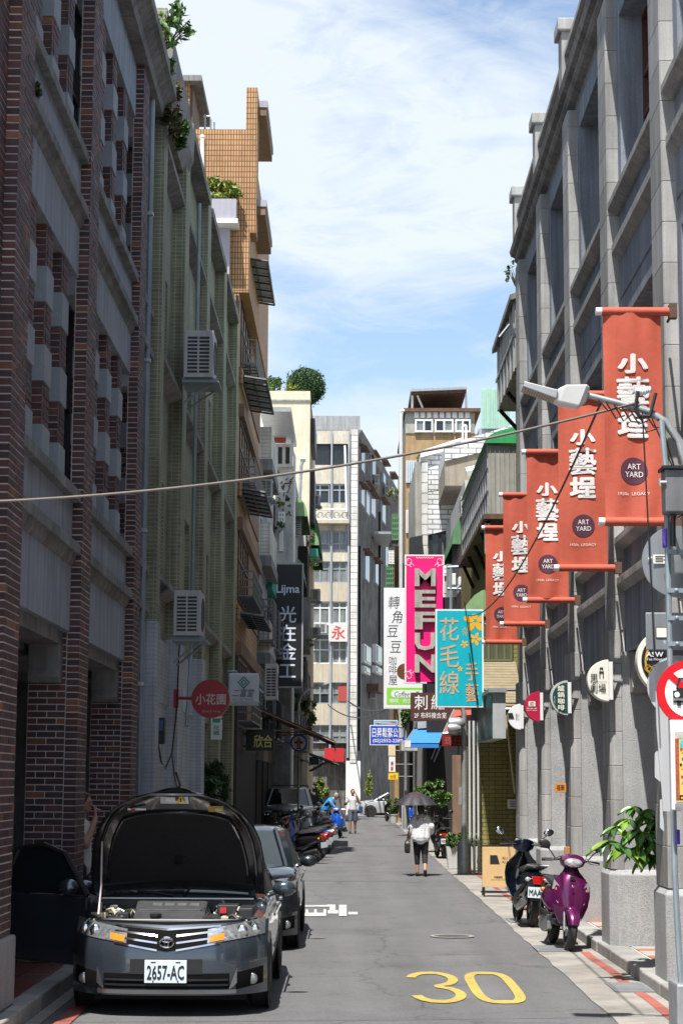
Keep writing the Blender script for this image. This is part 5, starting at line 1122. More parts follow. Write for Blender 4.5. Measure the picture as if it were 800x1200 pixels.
# teal box sign along the street
t = thing('box_sign', 'long dull teal box sign with a pale end, hung along the street above a drainpipe', 'sign', (3.1, 39.6, 2.96)); MB().box(2.99, 3.26, 39.6, 46.4, 2.96, 3.90).build('box', mat('pale_box', (.38, .40, .41), .5, streak=.2), t); MB().box(2.975, 2.988, 39.7, 46.3, 3.0, 3.86).build('face', smat('dull_teal', (.05, .13, .14), streak=.3, var=.3), t)
MB().box(2.9, 3.28, 39.5, 46.4, 3.905, 3.98).build('top_rail', steel_b, t)
for y in (40.5, 45.5): arm(t, (3.26, y, 3.6), (3.92, y, 3.6), .03)
mb = MB()
for k in range(3): put(mb, '絲線行'[k], (2.97, 45.2 - k * 1.8, 3.15), (0, -1.1, 0), (0, 0, .55), .01, 0, True)
mb.build('lettering', smat('dim_gold', (.22, .20, .15)), t, fixn=False)

# ================================================================ red banners on the stone columns
ban = mat('banner_cloth', (.47, .088, .048), .75, var=.09, scale=1.2, streak=.10, bump=.25, bscale=9); plum = mat('banner_plum', (.075, .018, .04), .75, var=.05); bw_ = mat('banner_white', (.74, .70, .68), .75, var=.03); cap = mat('banner_cap', (.78, .78, .78), .4, var=.02)
desc = ['nearest red banner, behind the lamp arm, hung highest in the row', 'second red banner from the front, crossed by the diagonal black cable', 'third red banner from the front, hung on the middle stone column', 'fourth red banner from the front, partly covered by the third one', 'farthest red banner, lowest in the row beside the turquoise sign']
for k in range(5):
    y = 18.72 + BAY * k; x1 = 3.13; x0 = x1 - .585; zt, zb = 6.76, 4.66
    t = thing('banner', desc[k], 'banner', (x1, y, zb), group='red banners on the stone columns')
    def bp(u, v, tl=(.03, -.05, .06, -.03, .05)[k], x0=x0, x1=x1, y=y, zt=zt, zb=zb, k=k): return (x0 + (x1 - x0) * u, y + tl * (u - .5) * (1.2 - 2.2 * abs(v - .5)) + .030 * math.sin(v * 5 + k * 2) * math.sin(u * 3.1) + .011 * math.sin(u * 6 + v * 9 + k) + .016 * math.sin((u * (1 if k % 2 else -1) + v * .6) * 12 + 2 * k) * (1 - v) ** 2 + .008 * math.sin(u * 19 + k * 3 + v * 2) * max(0, v - .75) * 4, zb + (zt - zb) * v)
    me = MB().grid(bp, 24, 60); o = me.build('cloth', ban, t, smooth=True, fixn=False)
    for z in (zt + .02, zb - .02):
        MB().tube([(x0 - .01, y, z), (x1 + .12, y, z)], .045, 10).build('hem', ban, t, smooth=True)
        MB().tube([(x0 - .07, y, z), (x0 - .005, y, z)], .04, 10).build('pole_cap', cap, t, smooth=True)
        mb = MB(); mb.box(x1 + .08, x1 + .16, y - .05, y + .05, z - .07, z + .07); mb.tube([(x1 + .12, y, z), (x1 + .14, y + .42, z)], .016, 6); mb.build('bracket', rust, t)
    def onb(u, v): p = bp(u, v); return (p[0], p[1] - .008, p[2])
    def bput(s_, u0, v0, u1, v1, m_, bold=0, cell=False, nm='lettering'):
        vs, fs = glyphs(s_, bold); a0, a1, b0, b1 = (0, 1, -.12, .88) if cell else (min(v[0] for v in vs), max(v[0] for v in vs), min(v[1] for v in vs), max(v[1] for v in vs))
        mb_.add([(lambda q: (q[0], q[1] - .0005 * p[2], q[2]))(onb(u0 + (u1 - u0) * (p[0] - a0) / (a1 - a0), v0 + (v1 - v0) * (p[1] - b0) / (b1 - b0))) for p in vs], fs)
    mb_ = MB(); bput('小', .235, .705, .765, .80, None, .05); bput('藝', .215, .53, .78, .69, None, .026); bput('埕', .22, .395, .76, .52, None, .045)
    mb_.build('characters', bw_, t, fixn=False); mb_ = MB()
    mb_.loft([[(lambda q: (q[0], q[1] + .003, q[2]))(onb(.5 + r_ * math.cos(a), .235 + r_ * .585 / 2.1 * math.sin(a))) for a in [2 * math.pi * i / 36 for i in range(36)]] for r_ in (.235, .19, .15, .11, .07, .03, .001)], caps=False); mb_.build('roundel', plum, t, fixn=False)
    mb_ = MB(); bput('ART', .385, .243, .615, .270, None, .004); bput('YARD', .345, .205, .655, .232, None, .004); bput('1920s  LEGACY', .22, .118, .76, .133, None, -.004); mb_.build('lettering', bw_, t, fixn=False)

# ================================================================ half round signs on the columns
def half_sign(label, px, py0, py1, d, face, rim, rimw):
    c = at(px, (py0 + py1) / 2, d); r = (at(px, py0, d).z - at(px, py1, d).z) / 2; t = thing('half_round_sign', label, 'sign', (c.x, d, c.z), group='half round signs on the stone columns')
    P = [(r * math.cos(rad(a)), r * math.sin(rad(a))) for a in range(90, 271, 9)]; MB().prism(P, c, (1, 0, 0), (0, 0, 1), (0, .14, 0)).build('box', rim, t)
    P2 = [(p[0] * (1 - rimw / r) - .004, p[1] * (1 - rimw / r)) for p in P]; MB().prism(P2, c + Vector((0, -.008, 0)), (1, 0, 0), (0, 0, 1), (0, .007, 0)).build('face', face, t)
    MB().box(c.x + .001, c.x + .05, d - .01, d + .16, c.z - r * .9, c.z + r * .9).build('mount', white_p, t); MB().tube([(c.x + .04, d + .07, c.z), (c.x + .3, d + .3, c.z)], .02, 6).build('arm', steel, t); return t
ivory = smat('ivory', (.74, .72, .64))
t = half_sign('ivory half round sign with black characters on the second stone column', 713, 773, 822.5, 23.2, ivory, ivory, .012)
for ch, x0, y0, x1, y1 in (('思', 691, 789, 701, 801), ('劇', 691, 801, 700.5, 812.5), ('場', 700.5, 801, 710, 812.5)): txt(t, ch, x0, y0, x1, y1, 23.185, ink, .006, cell=True)
mb = MB(); X0, X1, Z0, Z1 = rect(702, 783, 707, 797, 23.185); q = lambda a, b, c, e: mb.box(X0 + (X1 - X0) * a, X0 + (X1 - X0) * b, 23.183, 23.186, Z0 + (Z1 - Z0) * c, Z0 + (Z1 - Z0) * e)
q(0, .22, .2, .6); q(.78, 1, .2, .6); q(-.05, 1.05, .6, .72); q(.1, .25, .72, .95); q(.75, .9, .72, .95); q(.1, .9, .95, 1.05); mb.build('emblem', ink, t); txt(t, 'THINKERS THEATRE', 701, 798.5, 711, 799.8, 23.185, ink, -.006)
t = half_sign('dark green half round sign with pale vertical characters on a stone column', 665, 797.5, 838, 27.35, smat('bottle_green', (.012, .055, .05)), smat('grey_rim', (.45, .48, .46)), .03); txt(t, '爐鍋咖啡', 653, 803, 661.5, 833, 27.33, ivory, .02, vert=True); txt(t, 'COFFEE ROASTER', 649, 816, 650, 829, 27.33, ivory, -.006)
t = half_sign('crimson half round sign with a small white seal on a stone column', 632.5, 810, 846, 31.5, smat('cherry', (.42, .008, .05)), smat('cherry', (.42, .008, .05)), .008)
X0, X1, Z0, Z1 = rect(619, 822, 627, 828, 31.48); mb = MB(); mb.box(X0, X1, 31.478, 31.48, Z0, Z1); mb.build('seal', ivory, t); txt(t, '印', 620.5, 822.5, 625.5, 827.5, 31.475, smat('cherry', (.42, .008, .05)), .01, cell=True); txt(t, '民藝埕', 617, 829.5, 628.5, 831.2, 31.48, ivory, 0); txt(t, 'ARTYARD', 616.5, 832.2, 629, 833.2, 31.48, ivory, 0)
t = half_sign('white half round sign with a black slanted block on the farthest stone column', 610, 825, 855.5, 35.65, s_white, s_white, .008); mb = MB(); a = at(595, 842, 35.63); mb.prism([(0, 0), (.115, 0), (.085, .10), (0, .10)], a, (1, 0, 0), (0, 0, 1), (0, .003, 0)); mb.build('emblem', ink, t); txt(t, 'BU', 604, 836.5, 608, 839.5, 35.63, ink, 0); txt(t, 'KU', 604, 840.5, 608, 843.5, 35.63, ink, 0)
t, c = disc_sign('round_shop_sign', 'round black sign with white letters and a gold ring, half hidden behind the grey plate', 786, 775, .335, 18.9, .16, ivory, smat('night', (.012, .012, .018)), fr=.88)
mb = MB(); mb.lathe([(.245, -.006), (.262, -.006), (.262, -.003), (.245, -.003)], c, 36, 'Y', ring=True); mb.build('gold_ring', smat('gold_ring', (.55, .33, .02)), t); txt(t, 'ASW', 757, 764, 777, 770, 18.885, s_white, .025); txt(t, 'Tea House', 757, 771, 778, 774, 18.885, s_white, .0); mb = MB()
for k in range(5): p = at(759 + k * 3, 783 + (k % 3) * 2, 18.885); mb.lathe([(.03, 0), (.035, 0), (.035, .003), (.03, .003)], p, 10, 'Y', ring=True)
mb.build('ornament', smat('gold_ring', (.55, .33, .02)), t); arm(t, c + Vector((.3, .08, 0)), (c.x + .6, 19.3, c.z), .03)
t = board('orange_plate', 'small orange plate with dark characters on the granite wall above the scooters', (650, 918, 663, 929), 27.5, .015, smat('orange', (.62, .24, .05)), smat('orange', (.62, .24, .05)), .004); txt(t, '福聚', 651.5, 920, 661.5, 927, 27.495, ink, .01); txt(t, '人', 654, 930, 660, 937, 27.52, smat('orange', (.62, .24, .05)), -.01)
# white plate on the yellow green wall, wooden stub
t = board('white_plate', 'small white notice plate on the yellow green tiled wall', (594.5, 937, 606, 948), 44.26, .03, s_white, s_white, .01)
mb = MB()
for k in range(4): a = at(597, 939.5 + k * 2, 44.24); b = at(604, 939.5 + k * 2, 44.24); mb.box(a.x, b.x, 44.255, 44.26, a.z - .008, a.z + .008)
mb.build('line', ink, t)
# wooden board sign on the pavement
ply = mat('plywood', (.62, .42, .20), .6, var=.10, scale=3, streak=.12)
Y = 35.2; a = at(565, 1040, Y); b = at(603.5, 993, Y)
t = thing('board_sign', 'pale plywood sign board with small black print on the pavement beside the scooters', 'sign', ((a.x + b.x) / 2, Y, 0)); MB().box(a.x, b.x, Y, Y + .03, a.z, b.z).build('board', ply, t, bev=.004)
mb = MB()
for x in (a.x + .02, b.x - .05): mb.box(x, x + .03, Y + .005, Y + .03, 0, a.z - .002); mb.tube([(x + .015, Y + .035, b.z), (x + .015, Y + .45, 0)], .014, 6)
mb.box(a.x, b.x, Y + .04, Y + .07, b.z - .02, b.z + .03); mb.box(a.x, b.x, Y + .44, Y + .46, .05, .08); mb.build('stand', dark_metal, t)
P = at(574, 1013, Y - .004); MB().prism([(0, 0), (.175, 0), (.13, .16), (0, .16)], P, (1, 0, 0), (0, 0, 1), (0, .003, 0)).build('emblem', ink, t); txt(t, 'BU', 588.5, 1004.5, 594.5, 1007.5, Y - .004, ink, -.005); txt(t, 'KU', 588.5, 1009, 594.5, 1012, Y - .004, ink, -.005); txt(t, '布酷選物', 578.5, 1027, 588.5, 1029.5, Y - .004, ink, .01); txt(t, 'SELECT SHOP AND STUDIO', 575, 1030.8, 592, 1032, Y - .004, ink, 0)

# ================================================================ utility pole with its signs, nearest the camera on the right
d = 15.3; pm = mat('pole_concrete', (.27, .275, .275), .8, var=.1, streak=.3)
xp = at(817, 900, d).x
up = thing('utility_pole', 'grey utility pole with lamp arm, conduits and signs at the right edge', 'utility pole', (xp, d, 0))
MB().tube([(xp, d, 0), (xp, d, 4.85)], [.095, .08], 16).build('post', pm, up, smooth=True)
xc = at(786.5, 900, d - .1).x; MB().tube([(at(797, 1145, d).x, d - .1, .3), (at(792, 1080, d).x, d - .1, .75), (xc + .01, d - .1, 1.4), (xc, d - .1, 4.6), (xc - .02, d - .05, 5.0)], .024, 8).build('conduit', steel_b, up, smooth=True)
MB().tube([(xc - .012, d - .1, at(0, 640, d).z), (xc - .012, d - .1, at(0, 618, d).z)], .027, 8).build('sticker', smat('violet', (.10, .05, .38), var=.5, scale=20), up)
MB().tube([(xc + .03, d - .1, at(0, 985, d).z), (xc + .03, d - .1, at(0, 968, d).z)], .027, 8).build('sticker', smat('violet', (.10, .05, .38), var=.5, scale=20), up)
for py in (645, 690, 722, 752): mb = MB(); z = at(0, py, d).z; mb.box(xc - .01, xp + .02, d - .13, d - .07, z - .018, z + .018); mb.ell((xc + .06, d - .14, z), .018, 8, 5); mb.build('clamp', steel_b, up)
MB().box(at(787.5, 1170, d).x, xp + .15, d - .2, d + .2, 0.0, at(0, 1146, d).z).build('base_box', steel, up, bev=.02)
MB().tube([(xp - .05, d - .24, .02), (xp + .02, d - .24, .25)], .03, 8).build('orange_pipe', smat('pipe_orange', (.70, .20, .02)), up)
P = [at(806, 580, d), at(803, 545, d), at(794, 515, d), at(779, 494, d), at(760, 482, d), at(735, 475, d), at(700, 466, d), at(684, 462, d)]
MB().tube(P, [.042, .038, .035, .032, .030, .028, .026, .025], 10).build('lamp_arm', steel, up, smooth=True)
def bk(px, py, yo): v = at(px, py, d); return Vector((v.x, d + yo, v.z))
lh = MB(); lh.loft([[bk(x, y, yo) for x, y, yo in ((690, 455, -.07), (690, 455, .07), (686, 472, .05), (686, 472, -.05))], [bk(x, y, yo) for x, y, yo in ((686, 453, -.10), (686, 453, .10), (676, 478, .08), (676, 478, -.08))], [bk(x, y, yo) for x, y, yo in ((662, 453.5, -.11), (662, 453.5, .11), (654, 473.5, .09), (654, 473.5, -.09))], [bk(x, y, yo) for x, y, yo in ((652, 458, -.10), (652, 458, .10), (648, 470.5, .09), (648, 470.5, -.09))]])
lhh = lh.build('lamp_housing', mat('lamp_white', (.66, .66, .65), .35, var=.04), up, bev=.012)
MB().loft([[bk(x, y, yo) for x, y, yo in ((652, 460, -.12), (652, 460, .12), (650, 470, .12), (650, 470, -.12))], [bk(x, y, yo) for x, y, yo in ((613, 450, -.12), (613, 450, .12), (611.5, 456, .12), (611.5, 456, -.12))]]).build('lamp_panel', alu, up, bev=.006)
fn = MB()
for k in range(13): x = 614 + k * 2.8; fn.loft([[bk(x, 456.2 + k * 1.02, -.10), bk(x, 456.2 + k * 1.02, .10), bk(x + 1.6, 456.9 + k * 1.02, .10), bk(x + 1.6, 456.9 + k * 1.02, -.10)], [bk(x, 457.6 + k * 1.02, -.10), bk(x, 457.6 + k * 1.02, .10), bk(x + 1.6, 458.3 + k * 1.02, .10), bk(x + 1.6, 458.3 + k * 1.02, -.10)]])
fn.build('cooling_fins', mat('fin_tan', (.32, .25, .17), .6), up)
ib = MB(); ib.tube([bk(743, 480, -.05), bk(748, 488, -.05), bk(760, 489, -.05), bk(767, 462, -.05)], .016, 6); ib.tube([bk(743, 480, -.05), bk(746, 460, -.05)], .016, 6); ib.tube([bk(744, 478, .05), bk(752, 488, .08), bk(764, 486, .05)], .014, 6); ib.build('insulator_bracket', dark_metal, up)
for px, py in ((747, 459), (752, 459.5), (757.5, 457.5)): MB().lathe([(.02, -.03), (.034, -.025), (.022, -.008), (.034, 0), (.022, .012), (.034, .02), (.015, .034)], bk(px, py, -.03), 12, 'X').build('insulator', cap, up, smooth=True)
cw = MB()
for k in range(7):
    a = bk(700 + k * 9, 470 + k * 2.5, -.05); b = bk(722 + k * 9, 478 + k * 4 + (k % 2) * 6, -.05); cw.tube([a, (a + b) / 2 - Vector((0, 0, .06 + .02 * (k % 3))), b], .007, 4)
cw.tube([bk(770, 492, -.05), bk(780, 520, -.05), bk(792, 560, -.05)], .008, 4); cw.tube([bk(762, 490, -.05), bk(785, 545, -.05), bk(798, 570, -.05)], .006, 4); cw.tube([bk(790, 600, -.2), bk(786, 612, -.2), bk(797, 606, -.2)], .006, 4); cw.build('loose_wire', black_pl, up)
MB().box(at(771, 570, d).x, at(812, 570, d).x, d - .34, d - .14, at(0, 597, d - .3).z, at(0, 547, d - .3).z).build('control_box', mat('box_grey', (.15, .155, .16), .5, streak=.2), up, bev=.01)
MB().box(at(768, 570, d).x, at(815, 570, d).x, d - .37, d - .12, at(0, 547, d - .3).z + .002, at(0, 545, d - .3).z + .012).build('box_roof', dark_metal, up)
mb = MB(); c = bk(772, 573, -.35); mb.tube([c, c + Vector((-.05, 0, 0))], .012, 6); mb.box(c.x - .06, c.x - .045, c.y - .01, c.y + .01, c.z - .03, c.z + .03); mb.build('box_latch', steel, up)
MB().tube([(xc + .03, d - .22, at(0, 597, d).z), (xc + .03, d - .2, at(0, 640, d).z)], .022, 8).build('cable_duct', dark_metal, up)
grey_back = mat('sign_back', (.33, .35, .37), .4, metal=.55, var=.12, scale=3, streak=.2, grime=.12)
def on_pole(name, label, d2): return thing(name, label, 'sign', (at(800, 700, d2).x, d2, 2))
d2 = d + .25; c = at(794, 658, d2); r = (c - at(752, 658, d2)).length
t = on_pole('traffic_sign', 'large grey back of a round traffic sign with a small notice sticker', d2); MB().lathe([(.001, .03), (r, .03), (r * 1.01, .012), (r, 0), (.001, -.02)], c, 44, 'Y').build('disc', grey_back, t, smooth=30)
def sticker(t, px, d3, m_=None): X0, X1, Z0, Z1 = rect(*px, d3); MB().box(X0, X1, d3 - .004, d3, Z0, Z1).build('sticker', m_ or ivory, t)
sticker(t, (765, 650, 781, 660.5), d2 - .021)
mb = MB()
for k in range(4): X0, X1, Z0, Z1 = rect(767, 652 + k * 2, 779 - (k % 2) * 3, 653 + k * 2, d2); mb.box(X0, X1, d2 - .027, d2 - .0255, Z0, Z1)
mb.build('print', ink, t); X0, X1, Z0, Z1 = rect(758.5, 652, 763.5, 656, d2); MB().obox(((X0 + X1) / 2, d2 - .022, (Z0 + Z1) / 2), (X1 - X0, .006, .02), Euler((0, -.6, 0))).build('white_tape', s_white, t)
t = on_pole('traffic_sign', 'grey rounded square back of a traffic sign with a framed label', d2 + .02); X0, X1, Z0, Z1 = rect(756.5, 718, 803, 762, d2 + .02); MB().box(X0, X1, d2 + .02, d2 + .035, Z0, Z1).build('plate', grey_back, t, bev=.006)
sticker(t, (768, 735, 786.5, 748), d2 + .019, rust); sticker(t, (769, 736, 785.5, 747), d2 + .0145, ivory); txt(t, '9/1-11', 777, 750.5, 788, 754.5, d2 + .0185, s_white, -.005)
d3 = d - .2; rr = (at(808, 812, d3) - at(769.5, 812, d3)).length; t, c = disc_sign('no_cars_sign', 'red ringed no entry sign for cars with a black car and red bar', 808, 812, rr, d3, .03, redm, s_white, fr=.76)
tr = smat('traffic_red', (.62, .004, .012)); bpy.data.objects[[o.name for o in t.children if o.name.startswith('rim')][0]].data.materials[0] = tr
MB().obox((c.x, d3 - .006, c.z), (rr * 1.56, .004, rr * .20), Euler((0, rad(42), 0))).build('bar', tr, t)
mb = MB(); q = lambda x0, x1, z0, z1: mb.box(c.x + rr * x0, c.x + rr * x1, d3 - .012, d3 - .009, c.z + rr * z0, c.z + rr * z1)
q(-.52, .52, -.16, .06); q(-.40, .40, .06, .14); q(-.52, .52, -.30, -.24); q(-.40, -.28, -.40, -.24); q(.28, .40, -.40, -.24); q(-.34, .34, .40, .45)
mb.obox((c.x - rr * .36, d3 - .0105, c.z + rr * .27), (rr * .05, .003, rr * .34), Euler((0, .25, 0))); mb.obox((c.x + rr * .36, d3 - .0105, c.z + rr * .27), (rr * .05, .003, rr * .34), Euler((0, -.25, 0))); mb.build('car_symbol', ink, t)
mb = MB(); mb.lathe([(.001, 0), (rr * .085, 0), (rr * .085, .003), (.001, .003)], (c.x - rr * .40, d3 - .016, c.z - rr * .06), 14, 'Y'); mb.lathe([(.001, 0), (rr * .085, 0), (rr * .085, .003), (.001, .003)], (c.x + rr * .40, d3 - .016, c.z - rr * .06), 14, 'Y'); mb.build('headlamp_symbol', s_white, t)
arm(t, (c.x, d3 + .02, c.z), (xp, d - .05, c.z), .02)
pwh = mat('panel_white', (.62, .63, .64), .35, metal=.3, var=.05, streak=.1)
t = on_pole('metal_sign', 'tall tapering white metal panel behind the map board, with a cracked round plate', d + .4)
def poly(pts, dd, th, m_, nm): A = [at(*p, dd) for p in pts]; A = [Vector((p.x, dd, p.z)) for p in A]; mb = MB(); mb.loft([A, [p + Vector((0, th, 0)) for p in A]]); return mb.build(nm, m_, t)
poly([(767, 779), (787, 771), (806, 778), (806, 951), (777, 951), (769, 850)], d + .42, .03, pwh, 'panel'); cc = at(795, 805, d + .46); MB().lathe([(.001, .012), ((at(795, 805, d) - at(757, 805, d)).length, .012), ((at(795, 805, d) - at(757, 805, d)).length, 0), (.001, 0)], cc, 36, 'Y').build('round_plate', pwh, t)
poly([(767, 883), (770, 880), (774, 890), (774, 917), (767, 911)], d + .47, .012, pwh, 'small_plate'); poly([(773, 938), (776, 936), (778, 975), (773, 970)], d + .47, .012, pwh, 'small_plate')
d4 = d - .28; t = on_pole('map_board', 'framed illustrated map board in yellow and brick red, cut off by the right edge', d4); X0, X1, Z0, Z1 = rect(786, 844, 830, 950, d4)
MB().box(X0, X1, d4, d4 + .06, Z0, Z1).build('frame', white_p, t, bev=.008); mpb = lambda px, m_, nm, k=0: MB().box(*rect(*px, d4)[:2], d4 - .006 - .002 * k, d4 - .001 - .002 * k, *rect(*px, d4)[2:]).build(nm, m_, t)
mpb((791, 859, 828, 940), smat('map_yellow', (.72, .50, .14)), 'picture'); mpb((791, 866, 795.5, 938), smat('map_brick', (.34, .09, .04), var=.5, scale=40), 'picture_border', 1); mpb((791, 858, 828, 866), smat('map_grey', (.45, .45, .43), var=.4, scale=40), 'picture_top', 1); mpb((796, 868, 828, 877), smat('map_teal', (.10, .45, .50), var=.5, scale=30), 'picture_sky', 1); mpb((796, 932, 828, 938), s_black, 'picture_foot', 1); mpb((790.5, 942, 800, 947), steel, 'latch')
for i, (px, py, m_) in enumerate(((796.5, 877, redm), (798, 880, smat('map_gold', (.70, .38, .02))), (796, 895, ink), (798, 899, smat('map_gold', (.70, .38, .02))), (797.5, 909, redm), (798.5, 916, steel_b), (797.5, 934, smat('map_gold', (.70, .38, .02))), (798.5, 888, blue))): mpb((px, py, px + 2.6, py + 2.6), m_, 'map_figure', 2)

# ================================================================ overhead cables
cable('long pale cable strung across the whole street below the sky', at(-70, 590, 15), bk(748, 472, -.03), .17, .0115, mat('grey_cable', (.13, .11, .095), .7))
cable('thin black cable running diagonally down across the red banners', bk(703, 474, 0), at(545, 720, 43), .55, .011)
cable('thin black cable hanging straight down past the nearest banner', bk(751, 484, -.06), bk(769, 770, .1), -.05, .007)
cable('black cable between the sooty wall and the cafe sign', at(408, 822, 119), at(470, 824, 96), .5, .05)
cable('lower black cable between the sooty wall and the cafe sign', at(384, 826, 118), at(470, 818, 97), .9, .035)
cable('pale rope hanging slack beside the farthest stone column', at(592, 838, 37), at(603, 930, 37), .0, .02, mat('rope', (.45, .36, .22), .8))
cable('thin black cable crossing the turquoise sign', at(544, 705, 41), at(560, 826, 41.3), -.03, .012)
t = thing('drainpipe', 'long grey downpipe at the far corner of the brick building', 'drainpipe', (-2.93, 27.2, 0)); MB().tube([(-2.95, 27.1, .3), (-2.95, 27.1, 12.1)], .045, 8).build('pipe', steel_b, t); mb = MB()
for z in (1.5, 3.4, 5.6, 8.1, 10.3): mb.box(-3.03, -2.90, 27.04, 27.16, z, z + .05)
mb.build('clip', steel, t)
t = thing('drainpipe', 'thin grey pipe running up the green tiled wall past both air conditioners', 'drainpipe', (-2.8, 33.9, 3)); MB().tube([(-2.80, 33.2, 3.0), (-2.80, 33.9, 4.4), (-2.78, 33.9, 12.6)], .035, 7).build('pipe', steel_b, t)
# meters, pipes on the white base
t = thing('electric_meter', 'black electric meter box with hanging cables on the white painted base', 'meter', (-2.98, 29.4, 2.4)); a = at(176, 870, 29.3); MB().box(-3.0, -2.80, 29.2, 29.45, 2.62, 3.02).build('box', black_pl, t, bev=.02); MB().box(-2.98, -2.82, 29.18, 29.2, 2.82, 2.98).build('dial', smat('dial_blue', (.05, .10, .22)), t)
mb = MB(); mb.tube([(-2.9, 29.3, 2.62), (-2.86, 29.4, 2.35), (-2.84, 29.9, 2.25), (-2.8, 30.5, 2.5), (-2.8, 31.2, 3.2), (-2.8, 31.5, 4.3)], .014, 5); mb.tube([(-2.8, 30.5, 2.5), (-2.8, 31.0, 2.15), (-2.78, 31.5, 1.9)], .014, 5); mb.tube([(-2.8, 31.3, 2.2), (-2.74, 31.4, 2.0), (-2.8, 31.5, 1.85), (-2.76, 31.35, 1.75)], .02, 5); mb.build('hanging_cable', black_pl, t)
t = thing('water_pipe', 'grey pipe bend and valve box low on the white painted base', 'pipe', (-2.9, 28.6, 1)); mb = MB(); mb.tube([(-2.9, 27.6, .6), (-2.9, 27.6, 1.5), (-2.86, 28.1, 1.62), (-2.84, 28.9, 1.60), (-2.84, 29.0, 1.3)], .05, 8); mb.tube([(-2.86, 28.0, 2.3), (-2.86, 31.0, 2.28)], .02, 6); mb.build('pipe', steel_b, t); MB().box(-2.9, -2.72, 28.85, 29.15, 1.0, 1.3).build('valve_box', steel, t, bev=.02)
# ================================================================ vehicles
def paintm(name, col, metal=.55, rough=.32): return mat('paint_' + name, col, rough, metal=metal, var=.03, coat=1.0, spec=.5)
grey_paint = paintm('graphite', (.070, .088, .110), .65, .20); glass_car = mat('car_glass', (.012, .018, .020), .03, var=.1, spec=.8)
lamp_glass = mat('lamp_glass', (.74, .76, .77), .14, metal=.6, var=.30, scale=16, coat=1); amber = mat('amber_lens', (.75, .22, .02), .15, var=.1, coat=1); red_lens = mat('red_lens', (.48, .012, .012), .15, var=.15, coat=1)
satin = mat('satin_silver', (.42, .43, .44), .3, metal=.9, var=.1); engine_blk = mat('engine_black', (.028, .028, .03), .4, var=.3, scale=8); alloy = mat('engine_alloy', (.34, .34, .33), .4, metal=.8, var=.3, scale=12)
plate_w = mat('plate_white', (.62, .72, .76), .4, var=.03); hose = mat('engine_cream', (.50, .44, .32), .6, var=.3, scale=20)
def wheel(par, x, y, r, w, rimm=satin, spokes=5, name='wheel'):
    s = 1 if x > 0 else -1; wm = MB().lathe([(r * .62, -w / 2), (r * .93, -w / 2), (r, -w * .32), (r, w * .32), (r * .93, w / 2), (r * .62, w / 2)], (x, y, r), 28, 'X', ring=True).build('wheel', rubber, par, smooth=30)
    rb = MB(); xo = x + s * w * .42; rb.lathe([(r * .64, -s * w * .5), (r * .64, s * .005), (r * .58, s * .008), (r * .56, -s * w * .3)], (xo, y, r), 28, 'X')
    for k in range(spokes):
        a = 2 * math.pi * k / spokes + .3; u = Vector((0, math.cos(a), math.sin(a))); v = Vector((0, -math.sin(a), math.cos(a))); c = Vector((xo - s * .012, y, r))
        A = [c + u * r * .08 + v * r * .09, c + u * r * .60 + v * r * .07, c + u * r * .60 - v * r * .07, c + u * r * .08 - v * r * .09]; rb.loft([A, [p - Vector((s * .03, 0, 0)) for p in A]])
    rb.lathe([(.001, s * .005), (r * .16, s * .003), (r * .17, -s * .04), (.001, -s * .04)], (xo, y, r), 16, 'X'); rb.build('rim', rimm, wm, smooth=30); return wm
